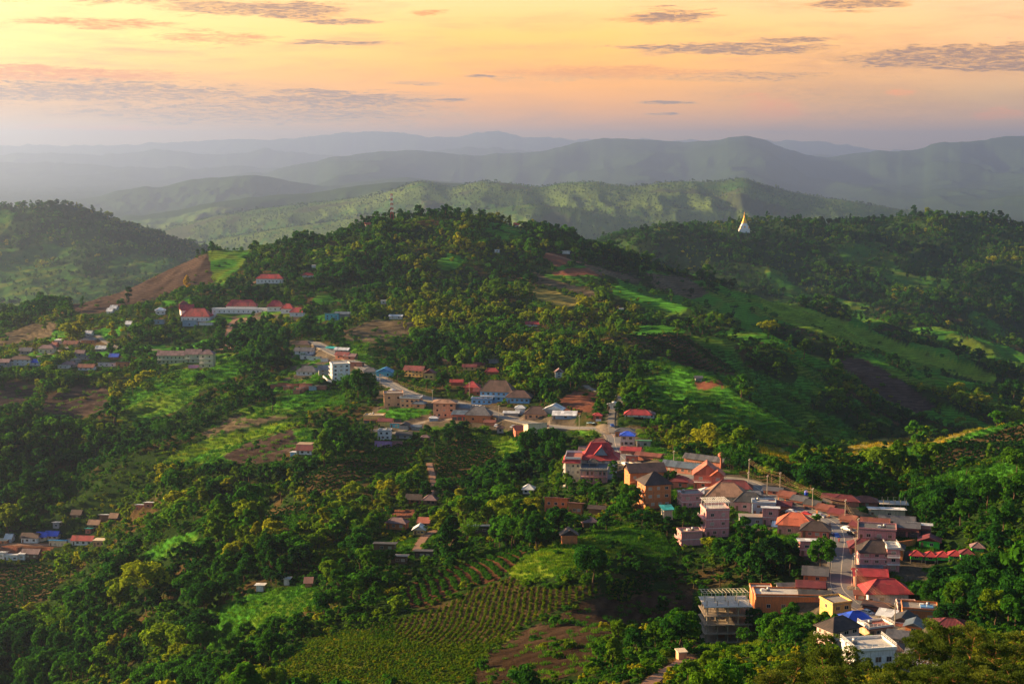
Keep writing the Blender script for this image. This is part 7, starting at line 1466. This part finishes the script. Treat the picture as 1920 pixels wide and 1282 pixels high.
for i, (px, py, k, t, lab) in enumerate([(105,1185,1.1,.60,'feathery bamboo clump above the bottom left corner'),(60,1195,1.0,.56,'bamboo clump nearest the left edge'),(130,1170,.9,.62,'pale bamboo clump below the left tea terraces'),(560,1000,1.0,.5,'bamboo clump in the valley left of the farmhouses'),(655,735,1.3,.5,'big bamboo clump below the white guesthouse'),(690,742,1.1,.46,'dark bamboo clump beside the curved peach building'),(470,680,1.3,.5,'bamboo thicket right of the green lodge'),(500,690,1.2,.48,'second bamboo thicket right of the green lodge, lower'),
  (1370,880,1.1,.36,'bamboo clump behind the water tower'),(1398,870,1.2,.34,'tall bamboo clump right of the water tower'),(1460,1050,.8,.5,'bamboo clump on the slope left of the straight road'),(300,820,1.2,.42,'bamboo clump in the left valley'),(180,840,1.3,.38,'large bamboo clump deep in the left valley'),(1010,590,1.3,.5,'bamboo grove edge on the main hill'),(1060,640,1.3,.44,'bamboo clump on the flank above the blue hotel'),(1120,640,1.3,.44,'bamboo clump right of the flank grove'),(880,1010,.8,.55,'bamboo clump in front of the blue-grey roofed cottage'),(1740,940,1.1,.45,'bamboo clump right of the columned platform'),(1780,930,1.1,.5,'bright bamboo clump on the right-hand spur')]):
    p = ground(px, py); e = root('bamboo_clump', p, lab, 'bamboo', i * 1.7, 'bamboo clumps'); e.scale = (k, k, k); link('stem', BAM[0], e); c = link('foliage', BAM[1], e); c['tint'] = t
# ------------------------------------------------------------------ haze
def build_haze():
    x0, x1, y0, y1, z0, z1 = -30000, 30000, -60, 60000, -720, 820
    me = bpy.data.meshes.new('haze'); me.from_pydata([(x, y, z) for z in (z0, z1) for y in (y0, y1) for x in (x0, x1)], [], [(0, 2, 3, 1), (4, 5, 7, 6), (0, 1, 5, 4), (2, 6, 7, 3), (0, 4, 6, 2), (1, 3, 7, 5)])
    m, n, l = new_mat('haze'); pv = n.new('ShaderNodeVolumePrincipled'); pv.inputs['Color'].default_value = (.42, .58, 1.0, 1); pv.inputs['Density'].default_value = HAZE_D; pv.inputs['Anisotropy'].default_value = .6
    o = n.new('ShaderNodeOutputMaterial'); l.new(pv.outputs[0], o.inputs['Volume']); me.materials.append(m)
    ob = bpy.data.objects.new('haze', me); scene.collection.objects.link(ob); ob['kind'] = 'stuff'; ob['label'] = 'pale evening haze filling the valleys between the ridges'; ob['category'] = 'haze'
build_haze()
bpy.context.view_layer.update()
